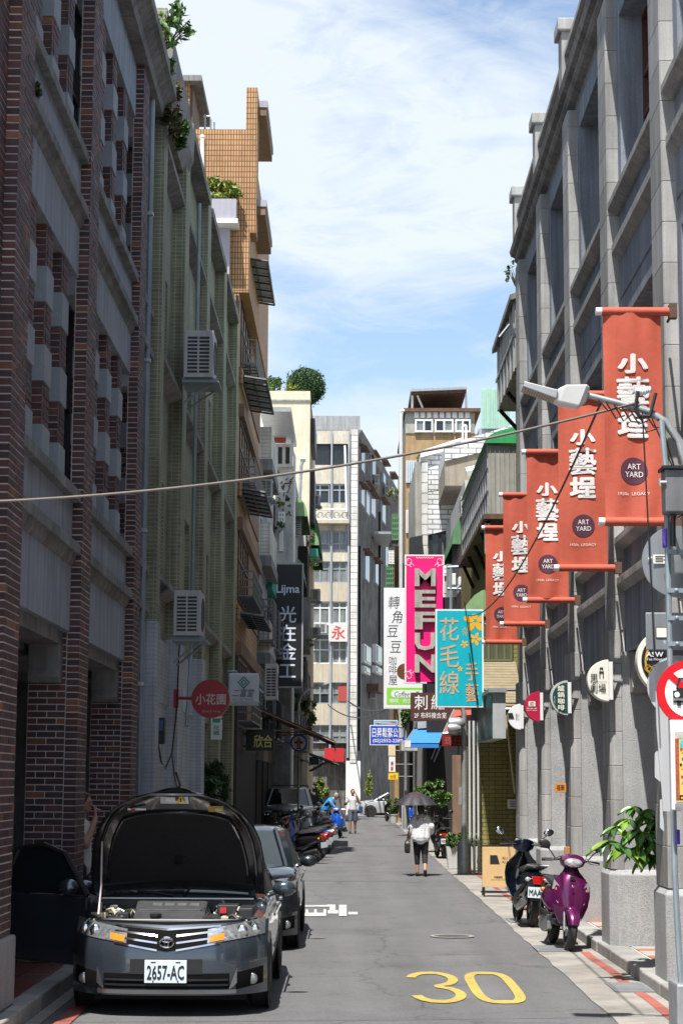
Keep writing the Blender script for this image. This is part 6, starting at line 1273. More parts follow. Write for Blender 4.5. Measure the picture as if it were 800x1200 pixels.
def car(label, loc, rz, paint, L=4.62, W=1.776, H=1.475, open_hood=False, group='cars along the street', plate='', suv=False, name='parked_car'):
    t = thing(name, label, 'car', loc, rz, group, local=True); hw = W / 2; q = H / 1.475; bz = .18 if not suv else .30; sh = .96 * q; rw = .315 if not suv else .37
    def ring(y, w, zb, zs, zi, bay=False):
        h = [(0, zb), (.72 * w, zb), (w - .035, zb + .07), (w, zb + .30), (w - .008, zb + (zs - zb) * .6), (w - .045, zs - .05), (w - .10, zs)]
        h += [(w - .165, zs - .015), (w - .175, .56), (0, .56)] if bay else [(w - .2, zs + (zi - zs) * .5), (w * .5, zi - .01), (0, zi)]
        return [Vector((x, y, z)) for x, z in h] + [Vector((-x, y, z)) for x, z in h[-2:0:-1]]
    cowl = 1.28 * (L / 4.62); fz = .86 * q
    rings = [ring(.40, hw - .05, bz + .02, fz - .03, fz, open_hood), ring(.9, hw, bz, fz + .045, fz + .07, open_hood), ring(cowl - .08, hw, bz, sh - .01, sh + .02, open_hood), ring(cowl, hw, bz, sh, sh + .03), ring(2.2, hw, bz, sh, sh + .02), ring(L * .65, hw, bz, sh + .01, sh + .03), ring(L * .86, hw - .01, bz, sh + .03, sh + (.09 if not suv else .05)), ring(L * .96, hw - .04, bz + .05, sh + .03, sh + .08), ring(L, hw - .13, bz + .15, sh - .05, sh)]
    MB().loft(rings).build('body', paint, t, smooth=35)
    def F(x, z):
        u = min(1.05, abs(x) / (hw - .005)); zz = z / q; return .02 + .10 * u ** 2 + .34 * u ** 5 + .20 * max(0, (zz - .50) / .34) ** 2 + .06 * max(0, (.35 - zz) / .2) ** 2
    def patch(nm, m_, x0, x1, zl, zu, off, par=t, nx=14, nz=5, both=True, skirt=.03, label=None):
        outs = []
        for s in ((1, -1) if both else (1,)):
            mb = MB(); f = lambda u, v: (s * (x0 + (x1 - x0) * u), (lambda X, Z: F(X, Z) - off)(x0 + (x1 - x0) * u, zl(abs(x0 + (x1 - x0) * u)) + (zu(abs(x0 + (x1 - x0) * u)) - zl(abs(x0 + (x1 - x0) * u))) * v), zl(abs(x0 + (x1 - x0) * u)) + (zu(abs(x0 + (x1 - x0) * u)) - zl(abs(x0 + (x1 - x0) * u))) * v)
            mb.grid(f, nx, nz); E = [f(i / nx, 0) for i in range(nx + 1)] + [f(1, j / nz) for j in range(1, nz + 1)] + [f(1 - i / nx, 1) for i in range(1, nx + 1)] + [f(0, 1 - j / nz) for j in range(1, nz)]
            mb.loft([E, [(p[0], p[1] + skirt, p[2]) for p in E]], caps=False); outs.append(mb.build(nm, m_, par, smooth=30, label=label))
        return outs
    k_ = lambda c: (lambda x: c * q); ln = lambda a, b, x0, x1: (lambda x: (a + (b - a) * max(0, min(1, (x - x0) / (x1 - x0)))) * q)
    patch('front_bumper', paint, -(hw - .005), hw - .005, lambda x: bz, lambda x: (.785 + .04 * x) * q, 0, both=False, nx=40, nz=14, skirt=.05 if not open_hood else .001)
    if open_hood: patch('glare_strip', mat('grille_black', (.008, .008, .008), .9, spec=.05), -.78, .78, lambda x: (.786 + .04 * x), lambda x: (.800 + .04 * x), -.002, both=False, nx=30, nz=1, skirt=.20)  # black strip added to cover the sunlit top edge of the bumper
    patch('upper_grille', mat('grille_black', (.008, .008, .008), .9, spec=.05, var=.2), -.47, .47, ln(.565, .645, 0, .47), ln(.755, .785, 0, .47), .006, both=False, nx=24)
    for a, b in ((.752, .783), (.690, .742), (.628, .69), (.562, .642)):
        patch('grille_bar', chrome, .085 if a < .75 else 0.0, .475, ln(a - .008, b - .008, 0, .475), ln(a + .008, b + .008, 0, .475), .012, nz=2, skirt=.006)
    hl = patch('headlight', mat('car_lamp_glass', (.58, .60, .62), .10, metal=.8, var=.55, scale=26, coat=1), .36, hw - .03, ln(.635, .70, .36, .86), ln(.755, .838, .36, .86), .012)
    for s, o in zip((1, -1), hl):
        for x, r_ in ((.66, .052), (.77, .045)):
            z = (.735 + .02 * (x - .6)) * q; MB().ell((s * x, F(x, z) - .016, z), (r_, .02, r_), 16, 8).build('lens', chrome, o, smooth=True)
        mb = MB(); f = lambda u, v: (s * (.38 + .13 * u), F(.38 + .13 * u, (.648 + .055 * v + .02 * u) * q) - .020, (.648 + .055 * v + .02 * u) * q); mb.grid(f, 6, 2); mb.build('indicator', amber, o, fixn=False)
    patch('fog_recess', mat('grille_black', (.008, .008, .008), .9, spec=.05), .62, hw - .04, ln(.23, .27, .62, .85), ln(.38, .42, .62, .85), .006)
    for s in (1, -1): x, z = .755, .315 * q; MB().ell((s * x, F(x, z) - .005, z), (.050, .014, .050), 16, 8).build('fog_lamp', mat('fog_glass', (.30, .31, .31), .12, metal=.7, var=.4, scale=30, coat=1), t, smooth=True)
    patch('lower_grille', mat('grille_black', (.008, .008, .008), .9, spec=.05), -.56, .56, k_(.24), k_(.375), .006, both=False, nx=24)
    for z in (.275, .32): patch('lower_bar', dark_metal, -.55, .55, k_(z - .008), k_(z + .008), .014, both=False, nx=24, nz=1)
    patch('chin_strip', satin, -.62, .62, k_(.195), k_(.232), .014, both=False, nx=24, nz=2); patch('bumper_crease', satin, .56, .625, lambda x: (.23 + (x - .56) * .9) * q, lambda x: (.25 + (x - .56) * 2.6) * q, .012, nx=4, nz=2)
    if plate:
        patch('plate_holder', black_pl, -.32, .32, k_(.37), k_(.50), .010, both=False); y = F(0, .4) - .028; po = MB().box(-.187, .187, y, y + .012, .295, .495).build('number_plate', plate_w, t, bev=.004); mb = MB(); put(mb, plate, (-.165, y - .002, .325), (.33, 0, 0), (0, 0, .125), .018); mb.build('lettering', ink, po, fixn=False); mb = MB()
        for x in (-.11, .11): mb.box(x - .022, x + .022, y - .002, y - .001, .470, .480); mb.ell((x, y - .001, .312), .008, 6, 4)
        mb.build('bolt', ink, po)
    # emblem of three rings
    em = MB(); ey, ez = F(0, .66) - .035, .645 * q
    def oval(cx, cz, a, b, w): P = [(cx + a * math.cos(th), ey, ez + cz + b * math.sin(th)) for th in [2 * math.pi * i / 24 for i in range(25)]]; em.tube(P, w, 6, caps=False)
    oval(0, 0, .062, .045, .0085); oval(0, .012, .034, .030, .006) if False else oval(0, .018, .040, .016, .006); oval(0, 0, .017, .040, .006); em.build('emblem', chrome, t, smooth=True)
    # greenhouse
    g0, g1, r0, r1 = cowl - .10, L * (.90 if not suv else .97), 2.02 * L / 4.62, L * (.735 if not suv else .90); hr = hw - .25
    def oct_(z, ya, yb, w, c): return [Vector(p) for p in ((-w + c, ya, z), (w - c, ya, z), (w, ya + c * 2.2, z), (w, yb - c * 2, z), (w - c, yb, z), (-w + c, yb, z), (-w, yb - c * 2, z), (-w, ya + c * 2.2, z))]
    lo, hi = oct_(sh + .005, g0, g1, hw - .075, .10), oct_(H - .06, r0, r1, hr, .10)
    sf = MB(); sf.loft([lo, hi], caps=False); sf.build('window', glass_car, t)
    MB().loft([oct_(H - .075, r0 - .02, r1 + .03, hr + .012, .10), oct_(H - .02, r0 + .12, r1 - .10, hr - .10, .10), oct_(H, r0 + .4, r1 - .3, hr - .28, .10)]).build('roof', paint, t, smooth=45)
    for i in (0, 1, 4, 5): MB().tube([lo[i], lo[i].lerp(hi[i], .5) + Vector((0, 0, .012)), hi[i] + Vector((0, 0, .01))], .034, 6).build('roof_pillar', paint, t, smooth=True)
    for s in (-1, 1): MB().tube([Vector((s * (hw - .07), 2.55 * L / 4.62, sh)), Vector((s * (hr + .01), 2.6 * L / 4.62, H - .06))], .04, 6).build('roof_pillar', black_pl, t)
    for s in (-1, 1):
        m_ = MB(); c = Vector((s * (hw + .10), cowl + .42, sh + .07)); m_.ell(c, (.115, .06, .075), 14, 8); m_.tube([c, c - Vector((s * .16, -.02, .07))], .025, 6); m_.build('side_mirror', paint, t, smooth=True)
        for y in (.93 * L / 4.62, L * .79):
            MB().lathe([(rw + .045, -.012), (rw + .045, .006), (.02, .006), (.02, -.012)], (s * (hw - .004), y, rw + .01), 28, 'X').build('wheel_arch', black_pl, t); wheel(t, s * (hw - .09), y, rw, .20)
        MB().box(s * hw - .006, s * hw + .012, cowl + .55, L * .76, sh - .20, sh - .17).build('side_trim', paint, t)
        for y in (2.35 * L / 4.62, 3.15 * L / 4.62): MB().box(s * hw - .004, s * hw + .03, y, y + .20, sh - .13, sh - .10).build('door_handle', satin, t, bev=.006)
        MB().box(s * (hw - .26) - .1, s * (hw - .26) + .1, L - .12, L + .015, sh - .18, sh - .02).build('tail_light', red_lens, t, bev=.02)
    for s in (-1, 1): MB().tube([(s * .05, g0 + .03, sh + .03), (s * .35 - .25, g0 + .16, sh + .09)], .012, 5).build('wiper', black_pl, t)
    MB().box(-hw + .2, hw - .2, .5, L - .3, .10, .2).build('underbody', dark_in, t)
    def hood_pt(u, v, off=0.0):
        W_ = ([(0, .83), (.3, .82), (.5, .785), (.65, .725), (.78, .63), (.88, .50), (.95, .355), (1, .16)] if open_hood else [(0, .755), (.15, .80), (.5, .80), (.7, .765), (.82, .69), (.90, .58), (.96, .44), (1, .24)])
        for i in range(len(W_) - 1):
            if v <= W_[i + 1][0] + 1e-6: a, b = W_[i], W_[i + 1]; break
        w = (a[1] + (b[1] - a[1]) * (v - a[0]) / (b[0] - a[0])) * hw / .888
        if open_hood: th = rad(57); ln_ = 1.16; s_ = v * ln_; bul = .07 * (1 - u * u) + .05 * math.sin(math.pi * v) - .02 * v + off; return Vector((u * w, cowl - .06 - s_ * math.cos(th) + bul * math.sin(th), sh + .04 + s_ * math.sin(th) + bul * math.cos(th)))
        y = cowl - .02 - v * (cowl - .14); z = sh + .02 - (sh + .02 - .80 * q) * v ** 1.6 + .045 * (1 - u * u) - .03 * abs(u) ** 4; return Vector((u * (w + .02), y + .30 * (abs(u) ** 3) * v, z + off))
    hm = MB(); hm.grid(lambda u, v: hood_pt(2 * u - 1, v, .018), 20, 20); hm.grid(lambda u, v: hood_pt(2 * u - 1, v, 0), 20, 20)
    ho = hm.build('hood', paint, t, smooth=True, fixn=False)
    if open_hood:
        und = mat('hood_underside', (.022, .022, .024), .22, metal=.3, var=.4, scale=9, coat=.5); pad = mat('hood_pad', (.010, .010, .011), .95, var=.3, scale=30, bump=.4)
        MB().grid(lambda u, v: hood_pt((2 * u - 1) * .985, .01 + .98 * v, -.012), 20, 20).build('inner_panel', und, ho, smooth=True, fixn=False)
        def pp(u, v):
            vv = .10 + .66 * v; return hood_pt((2 * u - 1) * (.80 - .08 * v * v), vv - .05 * (abs(2 * u - 1) ** 4) * v, -.03)
        MB().grid(pp, 18, 12).build('insulation_pad', pad, ho, smooth=True, fixn=False)
        for sc, rr in ((.985, .012), (.90, .016)):
            P = [hood_pt(-sc, .02 + .96 * i / 20, -.02) for i in range(21)] + [hood_pt(sc, .98 - .96 * i / 20, -.02) for i in range(21)]; MB().tube(P, rr, 6).build('rib', und, ho, smooth=True)
        MB().tube([pp(0, i / 14) for i in range(15)] + [pp(i / 16, 1) for i in range(17)] + [pp(1, 1 - i / 14) for i in range(15)], .013, 6).build('pad_edge', und, ho, smooth=True)
        c = hood_pt(0, .91, -.035); U_, V_ = Vector((1, 0, 0)), (hood_pt(0, .95, -.035) - hood_pt(0, .87, -.035)).normalized(); Nn = U_.cross(V_) * .004
        def stick(x, v, w, h, m_, nm='label', n_=-.034, poly_=None):
            o_ = hood_pt(x, v, n_); P = poly_ or [(-w / 2, -h / 2), (w / 2, -h / 2), (w / 2, h / 2), (-w / 2, h / 2)]; MB().prism(P, o_, U_, V_, Nn).build(nm, m_, ho)
        stick(-.02, .915, .26, .12, satin, 'latch_plate'); stick(-.07, .912, .11, .05, s_white, n_=-.042); stick(.06, .92, .05, .05, engine_blk, 'latch', -.043); stick(.12, .915, 0, 0, smat('warn_yellow', (.80, .55, .01)), 'warning_label', -.046, [(-.045, -.038), (.045, -.038), (0, .042)])
        for P in ([(-.006, -.012), (.006, -.012), (.008, .018), (-.008, .018)], [(-.006, -.026), (.006, -.026), (.006, -.016), (-.006, -.016)]): stick(.12, .915, 0, 0, ink, 'mark', -.051, P)
        stick(-.62, .815, .17, .022, s_white, n_=-.03); stick(-.68, .815, .04, .024, redm, n_=-.034); stick(.66, .825, .14, .07, smat('warn_gold', (.40, .26, .02)), n_=-.03); stick(.69, .82, .06, .035, smat('label_pale', (.50, .46, .40)), n_=-.035); stick(0, .30, .07, .10, und, 'striker', -.045)
        MB().tube([(-.66, .42, .86), (-.665, .60, 1.10), hood_pt(-.90, .50, -.02)], .0095, 6).build('prop_rod', mat('prop_rod', (.55, .42, .40), .4, var=.1), t)
        # engine bay
        eb = MB().box(-hw + .19, hw - .19, .30, cowl - .10, .565, .575).build('engine_bay', dark_in, t)
        MB().box(-.74, .74, .33, .40, .775, .815).build('radiator_support', engine_blk, t, bev=.01); MB().tube([(-.70, .365, .815), (.70, .365, .815)], .012, 6).build('support_rail', engine_blk, t)
        ec = MB(); ec.prism([(.46, .70), (.46, .80), (.52, .825), (.90, .955), (.97, .94), (.97, .70)], (-.36, 0, 0), (0, 1, 0), (0, 0, 1), (.66, 0, 0)); ec = ec.build('engine_cover', mat('cover_grey', (.055, .056, .058), .35, var=.2), t, bev=.02); mb = MB()
        SL = Euler((math.atan2(.13, .38), 0, 0))
        for k in range(4): mb.obox((-.16 + k * .115, .80, .925), (.085, .07, .012), SL)
        mb.obox((-.03, .68, .884), (.56, .012, .012), SL); mb.obox((-.03, .58, .849), (.50, .010, .012), SL); mb.build('cover_rib', alloy, ec); MB().lathe([(.05, 0), (.055, .03), (.03, .04), (.001, .04)], (-.15, .53, .83), 14).build('oil_cap', engine_blk, ec, smooth=30)
        MB().box(.40, .60, .70, .92, .70, .935).build('battery', engine_blk, t, bev=.012); MB().box(.43, .49, .66, .698, .86, .91).build('battery_terminal', redm, t)
        MB().tube([(.30, .55, .80), (.38, .50, .83), (.46, .52, .79), (.52, .50, .72)], .042, 10).build('intake_hose', engine_blk, t, smooth=True); MB().box(.61, .74, .50, .95, .74, .92).build('fuse_box', engine_blk, t, bev=.012)
        MB().box(-.66, -.46, .42, .60, .72, .815).build('washer_tank', hose, t, bev=.02); MB().lathe([(.04, 0), (.045, .03), (.001, .035)], (-.56, .5, .815), 12).build('filler_cap', engine_blk, t)
        for i in range(34):
            a = Vector((R.choice([R.uniform(-.70, -.36), R.uniform(.30, .66), R.uniform(-.68, .68)]), R.uniform(.42, .95), 0)); a.z = .78 + .20 * (a.y - .42); b = a + Vector((R.uniform(-.16, .16), R.uniform(-.05, .2), R.uniform(-.04, .06))); MB().tube([a, (a + b) / 2 + Vector((0, 0, .05)), b], R.uniform(.007, .016), 6).build('engine_hose', R.choice([alloy, hose, engine_blk, engine_blk]), t, smooth=True)
        for i in range(30): x = R.choice([-1, -1, 1]) * R.uniform(.38, .70); yq = R.uniform(.44, .95); MB().obox((x, yq, .74 + .25 * (yq - .44) + R.uniform(-.03, .04)), (R.uniform(.05, .14), R.uniform(.05, .14), R.uniform(.05, .12)), Euler((0, 0, R.uniform(-.4, .4)))).build('engine_part', R.choice([alloy, engine_blk, engine_blk, hose]), t, bev=.008)
        MB().box(-.74, .74, cowl - .16, cowl - .10, .86, sh - .005).build('cowl_panel', engine_blk, t); MB().tube([(-.72, cowl - .17, sh), (.72, cowl - .17, sh)], .014, 6).build('cowl_seal', satin, t)
        # the open door on the pavement side
        dh = Vector((-hw - .005, cowl + .10, 0)); a = rad(64); du = Vector((-math.sin(a), math.cos(a), 0)); dn = Vector((math.cos(a), math.sin(a), 0)) * .07
        P = [(0, .30), (.95, .34), (1.06, .62), (1.05, .98), (.0, .96)]; dm = MB(); dm.prism(P, dh, du, Vector((0, 0, 1)), dn); do = dm.build('door', paint, t, bev=.02)
        fr_ = [(.02, .97), (.42, 1.36), (.70, 1.44), (.98, 1.40), (1.05, .98)]; MB().tube([dh + du * p[0] + Vector((0, 0, p[1])) + dn * .5 - Vector((p[1] - .97, 0, 0)) * -.28 for p in fr_], .028, 6).build('window_frame', black_pl, do); MB().add([dh + du * p[0] + Vector((0, 0, p[1])) + dn * .5 + Vector((p[1] - .97, 0, 0)) * .28 for p in fr_], [tuple(range(5))]).build('window', glass_car, do)
        MB().ell(dh + du * .16 - dn * 1.3 + Vector((0, 0, 1.05)), (.10, .06, .08), 12, 8).build('side_mirror', paint, do, smooth=True)
    return t
car('dark grey sedan with its bonnet propped open and kerb side door ajar', (-1.605, 17.25, 0), 0, grey_paint, open_hood=True, plate='2657-AC', name='open_hood_sedan')
car('dark blue grey sedan parked right behind the one with the open bonnet', (-1.50, 23.7, 0), 0, paintm('slate', (.022, .027, .034)))
t = car('silver grey off road wagon with roof rails, parked beyond the row of scooters', (-2.04, 65, 0), 0, paintm('silver', (.26, .27, .28), .7), L=4.5, W=1.84, H=1.84, suv=True)
for s in (-1, 1): MB().tube([(s * .62, 2.0, 1.84), (s * .62, 2.1, 1.90), (s * .62, 3.7, 1.90), (s * .62, 3.8, 1.84)], .022, 6).build('roof_rail', dark_metal, t)
for y in (2.3, 3.4): MB().tube([(-.62, y, 1.90), (.62, y, 1.90)], .02, 6).build('roof_bar', dark_metal, t)
car('dark maroon hatchback parked beyond the man in the blue shirt', (-1.62, 84, 0), 0, paintm('maroon', (.05, .012, .015)), L=4.2, H=1.5)
car('small silver car crossing at the far end of the street', (0.45, 112, 0), -math.pi / 2, paintm('bright_silver', (.55, .56, .57), .5), L=4.3, H=1.42)

def scooter(label, loc, rz, c1, c2=None, lean=0.0, plate='', seat_m=None, group='scooters parked at the kerbs', sc=1.0, retro=False):
    t = thing('scooter', label, 'scooter', loc, 0, group, local=True); t.rotation_euler = (0, lean, rz); c2 = c2 or c1; seat_m = seat_m or black_pl; r = .232; t.scale = (sc, sc, sc)
    for y in (-.62, .60):
        wm = MB().lathe([(.135, -.045), (.19, -.052), (r, -.025), (r, .025), (.19, .052), (.135, .045)], (0, y, r), 26, 'X', ring=True).build('wheel', rubber, t, smooth=True); rb = MB(); rb.lathe([(.14, -.03), (.14, .03), (.115, .032), (.115, -.032)], (0, y, r), 24, 'X', ring=True)
        for k in range(3):
            a = 2.1 * k + .5; rb.tube([(0, y, r), (0, y + .125 * math.cos(a), r + .125 * math.sin(a))], .018, 6)
        rb.lathe([(.001, -.05), (.05, -.05), (.05, .05), (.001, .05)], (0, y, r), 14, 'X'); rb.build('rim', satin, wm, smooth=30)
    for s in (-1, 1): MB().tube([(s * .07, -.62, r), (s * .07, -.50, .55), (s * .05, -.43, .72)], .022, 8).build('fork', satin, t, smooth=True)
    MB().lathe([(.03, -.055), (.06, -.05), (.06, .05), (.03, .055)], (.0, -.62, r), 14, 'X').build('brake_disc', satin, t)
    fg = MB(); fg.grid(lambda u, v: ((2 * u - 1) * .085 * (1 - .25 * abs(2 * v - 1) ** 2), -.60 - (.245 + .03 * (1 - (2 * u - 1) ** 2)) * math.cos(rad(15 + 135 * v)), r + .02 + (.245 + .03 * (1 - (2 * u - 1) ** 2)) * math.sin(rad(15 + 135 * v))), 8, 12); fg.build('front_fender', c1, t, smooth=True, fixn=False)
    ls = []; prof = [(.30, .11, -.44), (.40, .17, -.47), (.52, .215, -.475), (.64, .235, -.46), (.76, .225, -.435), (.85, .17, -.41), (.93, .10, -.385), (.99, .07, -.37)]
    for z, w, y in prof:
        row = []
        for i in range(13):
            u = -1 + 2 * i / 12; row.append(Vector((u * w, y - .10 * (1 - abs(u) ** 2.2) * min(1, w / .15), z)))
        for i in range(13): u = 1 - 2 * i / 12; row.append(Vector((u * w * .93, y + .05 - .05 * (1 - abs(u) ** 2.2), z)))
        ls.append(row)
    MB().loft(ls).build('leg_shield', c1, t, smooth=50)
    MB().loft([[Vector((x, y - .135 - .004 * k, z)) for x, y, z in ((-.055 + .03 * k, -.335, .50), (.055 - .03 * k, -.335, .50), (.085 - .04 * k, -.30, .84), (-.085 + .04 * k, -.30, .84))] for k in (0, 1)]).build('front_panel', c1, t, smooth=20)
    MB().box(-.03, .03, -.53, -.515, .83, .87).build('front_vent', black_pl, t)
    for s in (-1, 1):
        P = [(.115, .60), (.155, .545), (.20, .60), (.225, .72), (.21, .82), (.15, .75)]; F_ = lambda x, z: Vector((s * x, -.44 - .10 * (1 - (x / .235) ** 2.2) - .012 + (z - .64) * .16, z)); mb = MB(); A = [F_(*p) for p in P]; mb.loft([A, [p + Vector((0, .03, 0)) for p in A]]); mb.build('indicator', lamp_glass, t); MB().ell(F_(.185, .71) - Vector((0, .003, 0)), (.010, .006, .018), 8, 6).build('bulb', amber, t)
    # steering head
    hd = MB(); hd.loft([[Vector((w * math.cos(a), y + h * math.sin(a) * .9, z)) for a in [2 * math.pi * i / 14 for i in range(14)]] for z, w, y, h in ((.96, .08, -.37, .07), (1.00, .14, -.40, .11), (1.06, .165, -.41, .125), (1.11, .13, -.38, .10), (1.135, .06, -.35, .06))]); hd.build('handlebar_cowl', c1, t, smooth=True)
    MB().ell((0, -.50, 1.035), (.115, .055, .055), 16, 8).build('headlight', lamp_glass, t, smooth=True); MB().tube([(-.34, -.27, 1.04), (-.15, -.34, 1.06), (.15, -.34, 1.06), (.34, -.27, 1.04)], .013, 8).build('handlebar', dark_metal, t, smooth=True)
    for s in (-1, 1):
        MB().tube([(s * .23, -.315, 1.05), (s * .35, -.265, 1.04)], .02, 8).build('grip', rubber, t); MB().tube([(s * .19, -.35, 1.05), (s * .33, -.36, 1.03)], .008, 5).build('brake_lever', satin, t)
        m = MB(); m.tube([(s * .20, -.33, 1.07), (s * .26, -.34, 1.15), (s * .33, -.33, 1.21)], .008, 6); m.build('mirror_stalk', dark_metal, t); MB().ell((s * .34, -.34, 1.235), (.075, .02, .05), 14, 8, rot=Matrix.Rotation(s * -.3, 3, 'Y')).build('mirror', black_pl if not retro else chrome, t, smooth=True)
    MB().box(-.14, .14, -.40, .12, .27, .335).build('floorboard', black_pl, t, bev=.02)
    bd = MB(); bd.loft([[Vector((w * math.cos(a) * (1 if math.sin(a) < .3 else .9), y, (zl + zh) / 2 + (zh - zl) / 2 * math.sin(a))) for a in [2 * math.pi * i / 16 for i in range(16)]] for y, w, zl, zh in ((.06, .10, .32, .66), (.14, .165, .30, .70), (.35, .20, .34, .74), (.60, .195, .40, .75), (.80, .15, .48, .74), (.92, .08, .56, .71))]); bd.build('rear_cowl', c1, t, smooth=True)
    for s in (-1, 1): MB().loft([[Vector((s * x, y, z)) for y, x, z in ((.10, .172 + k, .40), (.45, .205 + k, .44), (.82, .15 + k, .60), (.80, .14 + k, .55), (.45, .20 + k, .36), (.12, .165 + k, .34))] for k in (0, .012)]).build('side_trim', c2 if c2 is not c1 else black_pl, t, smooth=30)
    st = MB(); st.loft([[Vector((w * math.cos(a), y, z + h * math.sin(a))) for a in [2 * math.pi * i / 14 for i in range(14)]] for y, w, z, h in ((.02, .07, .70, .03), (.10, .13, .735, .05), (.35, .155, .755, .055), (.62, .15, .79, .05), (.80, .10, .79, .035), (.84, .04, .785, .02))]); st.build('seat', seat_m, t, smooth=True)
    MB().tube([(-.13, .55, .77), (-.14, .86, .82), (.14, .86, .82), (.13, .55, .77)], .013, 6).build('grab_rail', satin if retro else dark_metal, t, smooth=True)
    MB().loft([[Vector((x, .90 + k, z)) for x, z in ((-.09, .68), (.09, .68), (.055, .575), (-.055, .575))] for k in (0, .03)]).build('tail_lamp', red_lens, t, bev=.008)
    for s in (-1, 1): MB().ell((s * .125, .865, .635), (.04, .025, .03), 10, 6).build('rear_indicator', amber if not retro else lamp_glass, t, smooth=True)
    MB().box(-.07, .07, .84, .90, .36, .57).build('rear_fender', black_pl, t, bev=.01); po = MB().box(-.13, .13, .935, .943, .40, .54).build('number_plate', plate_w, t)
    if plate: mb = MB(); put(mb, plate, (.115, .945, .425), (-.23, 0, 0), (0, 0, .085), .02); mb.build('lettering', ink, po, fixn=False)
    for s in (-1, 1):
        MB().tube([(s * .22, -.34, 1.05), (s * .16, -.46, 1.10), (s * .07, -.45, .99), (s * .05, -.42, .90)], .006, 5).build('control_cable', black_pl, t, smooth=True)
        MB().tube([(s * (w + .001), y - .012, z) for z, w, y in ((.44, .185, -.43), (.55, .218, -.435), (.66, .233, -.425), (.76, .224, -.405), (.85, .168, -.385))], .006, 5).build('panel_seam', black_pl, t)
        MB().tube([(s * .206, .30, .62), (s * .204, .55, .66), (s * .165, .78, .68)], .004, 5).build('panel_seam', black_pl, t)
    MB().ell((0, -.592, .76), (.02, .006, .014), 10, 6).build('badge', chrome, t, smooth=True)
    MB().tube([(.0, -.56, .30), (.0, -.52, .40)], .05, 8).build('inner_fender', black_pl, t)
    MB().tube([(.12, .10, .20), (.14, .30, .22), (.15, .42, .25)], .025, 8).build('exhaust_pipe', satin, t); MB().tube([(.155, .40, .25), (.165, .80, .33), (.165, .84, .335)], [.05, .062, .04], 12).build('muffler', satin if retro else dark_metal, t, smooth=True)
    MB().loft([[Vector((-.11 - w, y, z)) for y, z in ((.02, .20), (.05, .36), (.40, .38), (.70, .30), (.72, .18), (.40, .14))] for w in (0, .07)]).build('engine_case', alloy, t, bev=.015)
    MB().tube([(-.16, .20, .02), (-.10, .15, .2), (.10, .15, .2), (.16, .20, .02)], .014, 6).build('stand', dark_metal, t)
    return t
purple = paintm('purple', (.13, .010, .085), .45, .25); navy = paintm('navy', (.004, .009, .020), .3, .2)
g = gnd(668, 1112)
scooter('glossy purple scooter facing the camera on the concrete strip', (2.71, 24.75, 0), rad(3), purple, lean=rad(5), sc=1.04)
scooter('dark navy scooter with red tail lamp and white number plate, seen from behind', (2.62, 28.7, 0), rad(184), navy, plate='MAA-7', lean=rad(-3), retro=True, sc=1.08)
blk, whi, bl2, red2, slv = paintm('black', (.010, .010, .011), .1, .2), paintm('white', (.55, .56, .57), .1, .25), paintm('bright_blue', (.008, .09, .50), .2, .22), paintm('scarlet', (.28, .012, .010), .2, .25), paintm('steel', (.18, .19, .20), .6, .3)
for lab, x, y, a, ca, cb in (('black scooter nearest in the left row, with silver side panels', -1.30, 49.4, -128, blk, slv), ('scarlet scooter second in the left row, tail to the street', -1.28, 51.3, -120, red2, blk), ('blue scooter third in the left row, tail to the street', -1.22, 53.2, -125, bl2, whi), ('steel grey scooter fourth in the left row, tail to the street', -1.15, 55.4, -118, slv, blk), ('white scooter at the far end of the left row', -1.05, 60.5, -40, whi, slv)):
    scooter(lab, (x, y, 0), rad(a), ca, cb, lean=rad(5))
scooter('bright blue and teal scooter standing in the street beside the man in blue', (-.36, 70.8, 0), rad(-8), bl2, paintm('teal', (.02, .30, .32), .1))
scooter('pale grey scooter to the left of the bright blue and teal one', (-.95, 67.4, 0), rad(-20), slv)
scooter('black scooter parked behind the woman with the umbrella', (2.55, 53.0, 0), rad(186), blk, plate='MKA-518')
scooter('black scooter in front of the small silver car', (2.25, 99.5, 0), rad(200), blk)
scooter('scooter with a bright blue front at the foot of the far street lamp', (2.75, 86.5, 0), rad(10), bl2, blk)
# ================================================================ people
skin = mat('skin', (.40, .225, .15), .55, var=.08); hair_k = mat('black_hair', (.012, .010, .010), .5, var=.3, scale=40); hair_g = mat('grey_hair', (.24, .235, .23), .6, var=.3, scale=40)
def caps(mb, a, b, r0, r1, n=10):
    a, b = Vector(a), Vector(b); t = b - a; L_ = max(t.length, 1e-4); t /= L_; P, rr = [], []
    for k in (90, 60, 30): P.append(a - t * r0 * math.sin(rad(k))); rr.append(max(.001, r0 * math.cos(rad(k))))
    P += [a, b]; rr += [r0, r1]
    for k in (30, 60, 90): P.append(b + t * r1 * math.sin(rad(k))); rr.append(max(.001, r1 * math.cos(rad(k))))
    mb.tube(P, rr, n)
def chain(mb, *pr):
    for (a, ra), (b, rb) in zip(pr, pr[1:]): caps(mb, a, b, ra, rb)
def fuse(mb, name, m, par, vox=.008):
    o = mb.build(name, m, par, fixn=False); q = o.modifiers.new('remesh', 'REMESH'); q.mode = 'VOXEL'; q.voxel_size = vox; q.use_smooth_shade = True
    s_ = o.modifiers.new('smooth', 'SMOOTH'); s_.factor = .5; s_.iterations = 3; return o
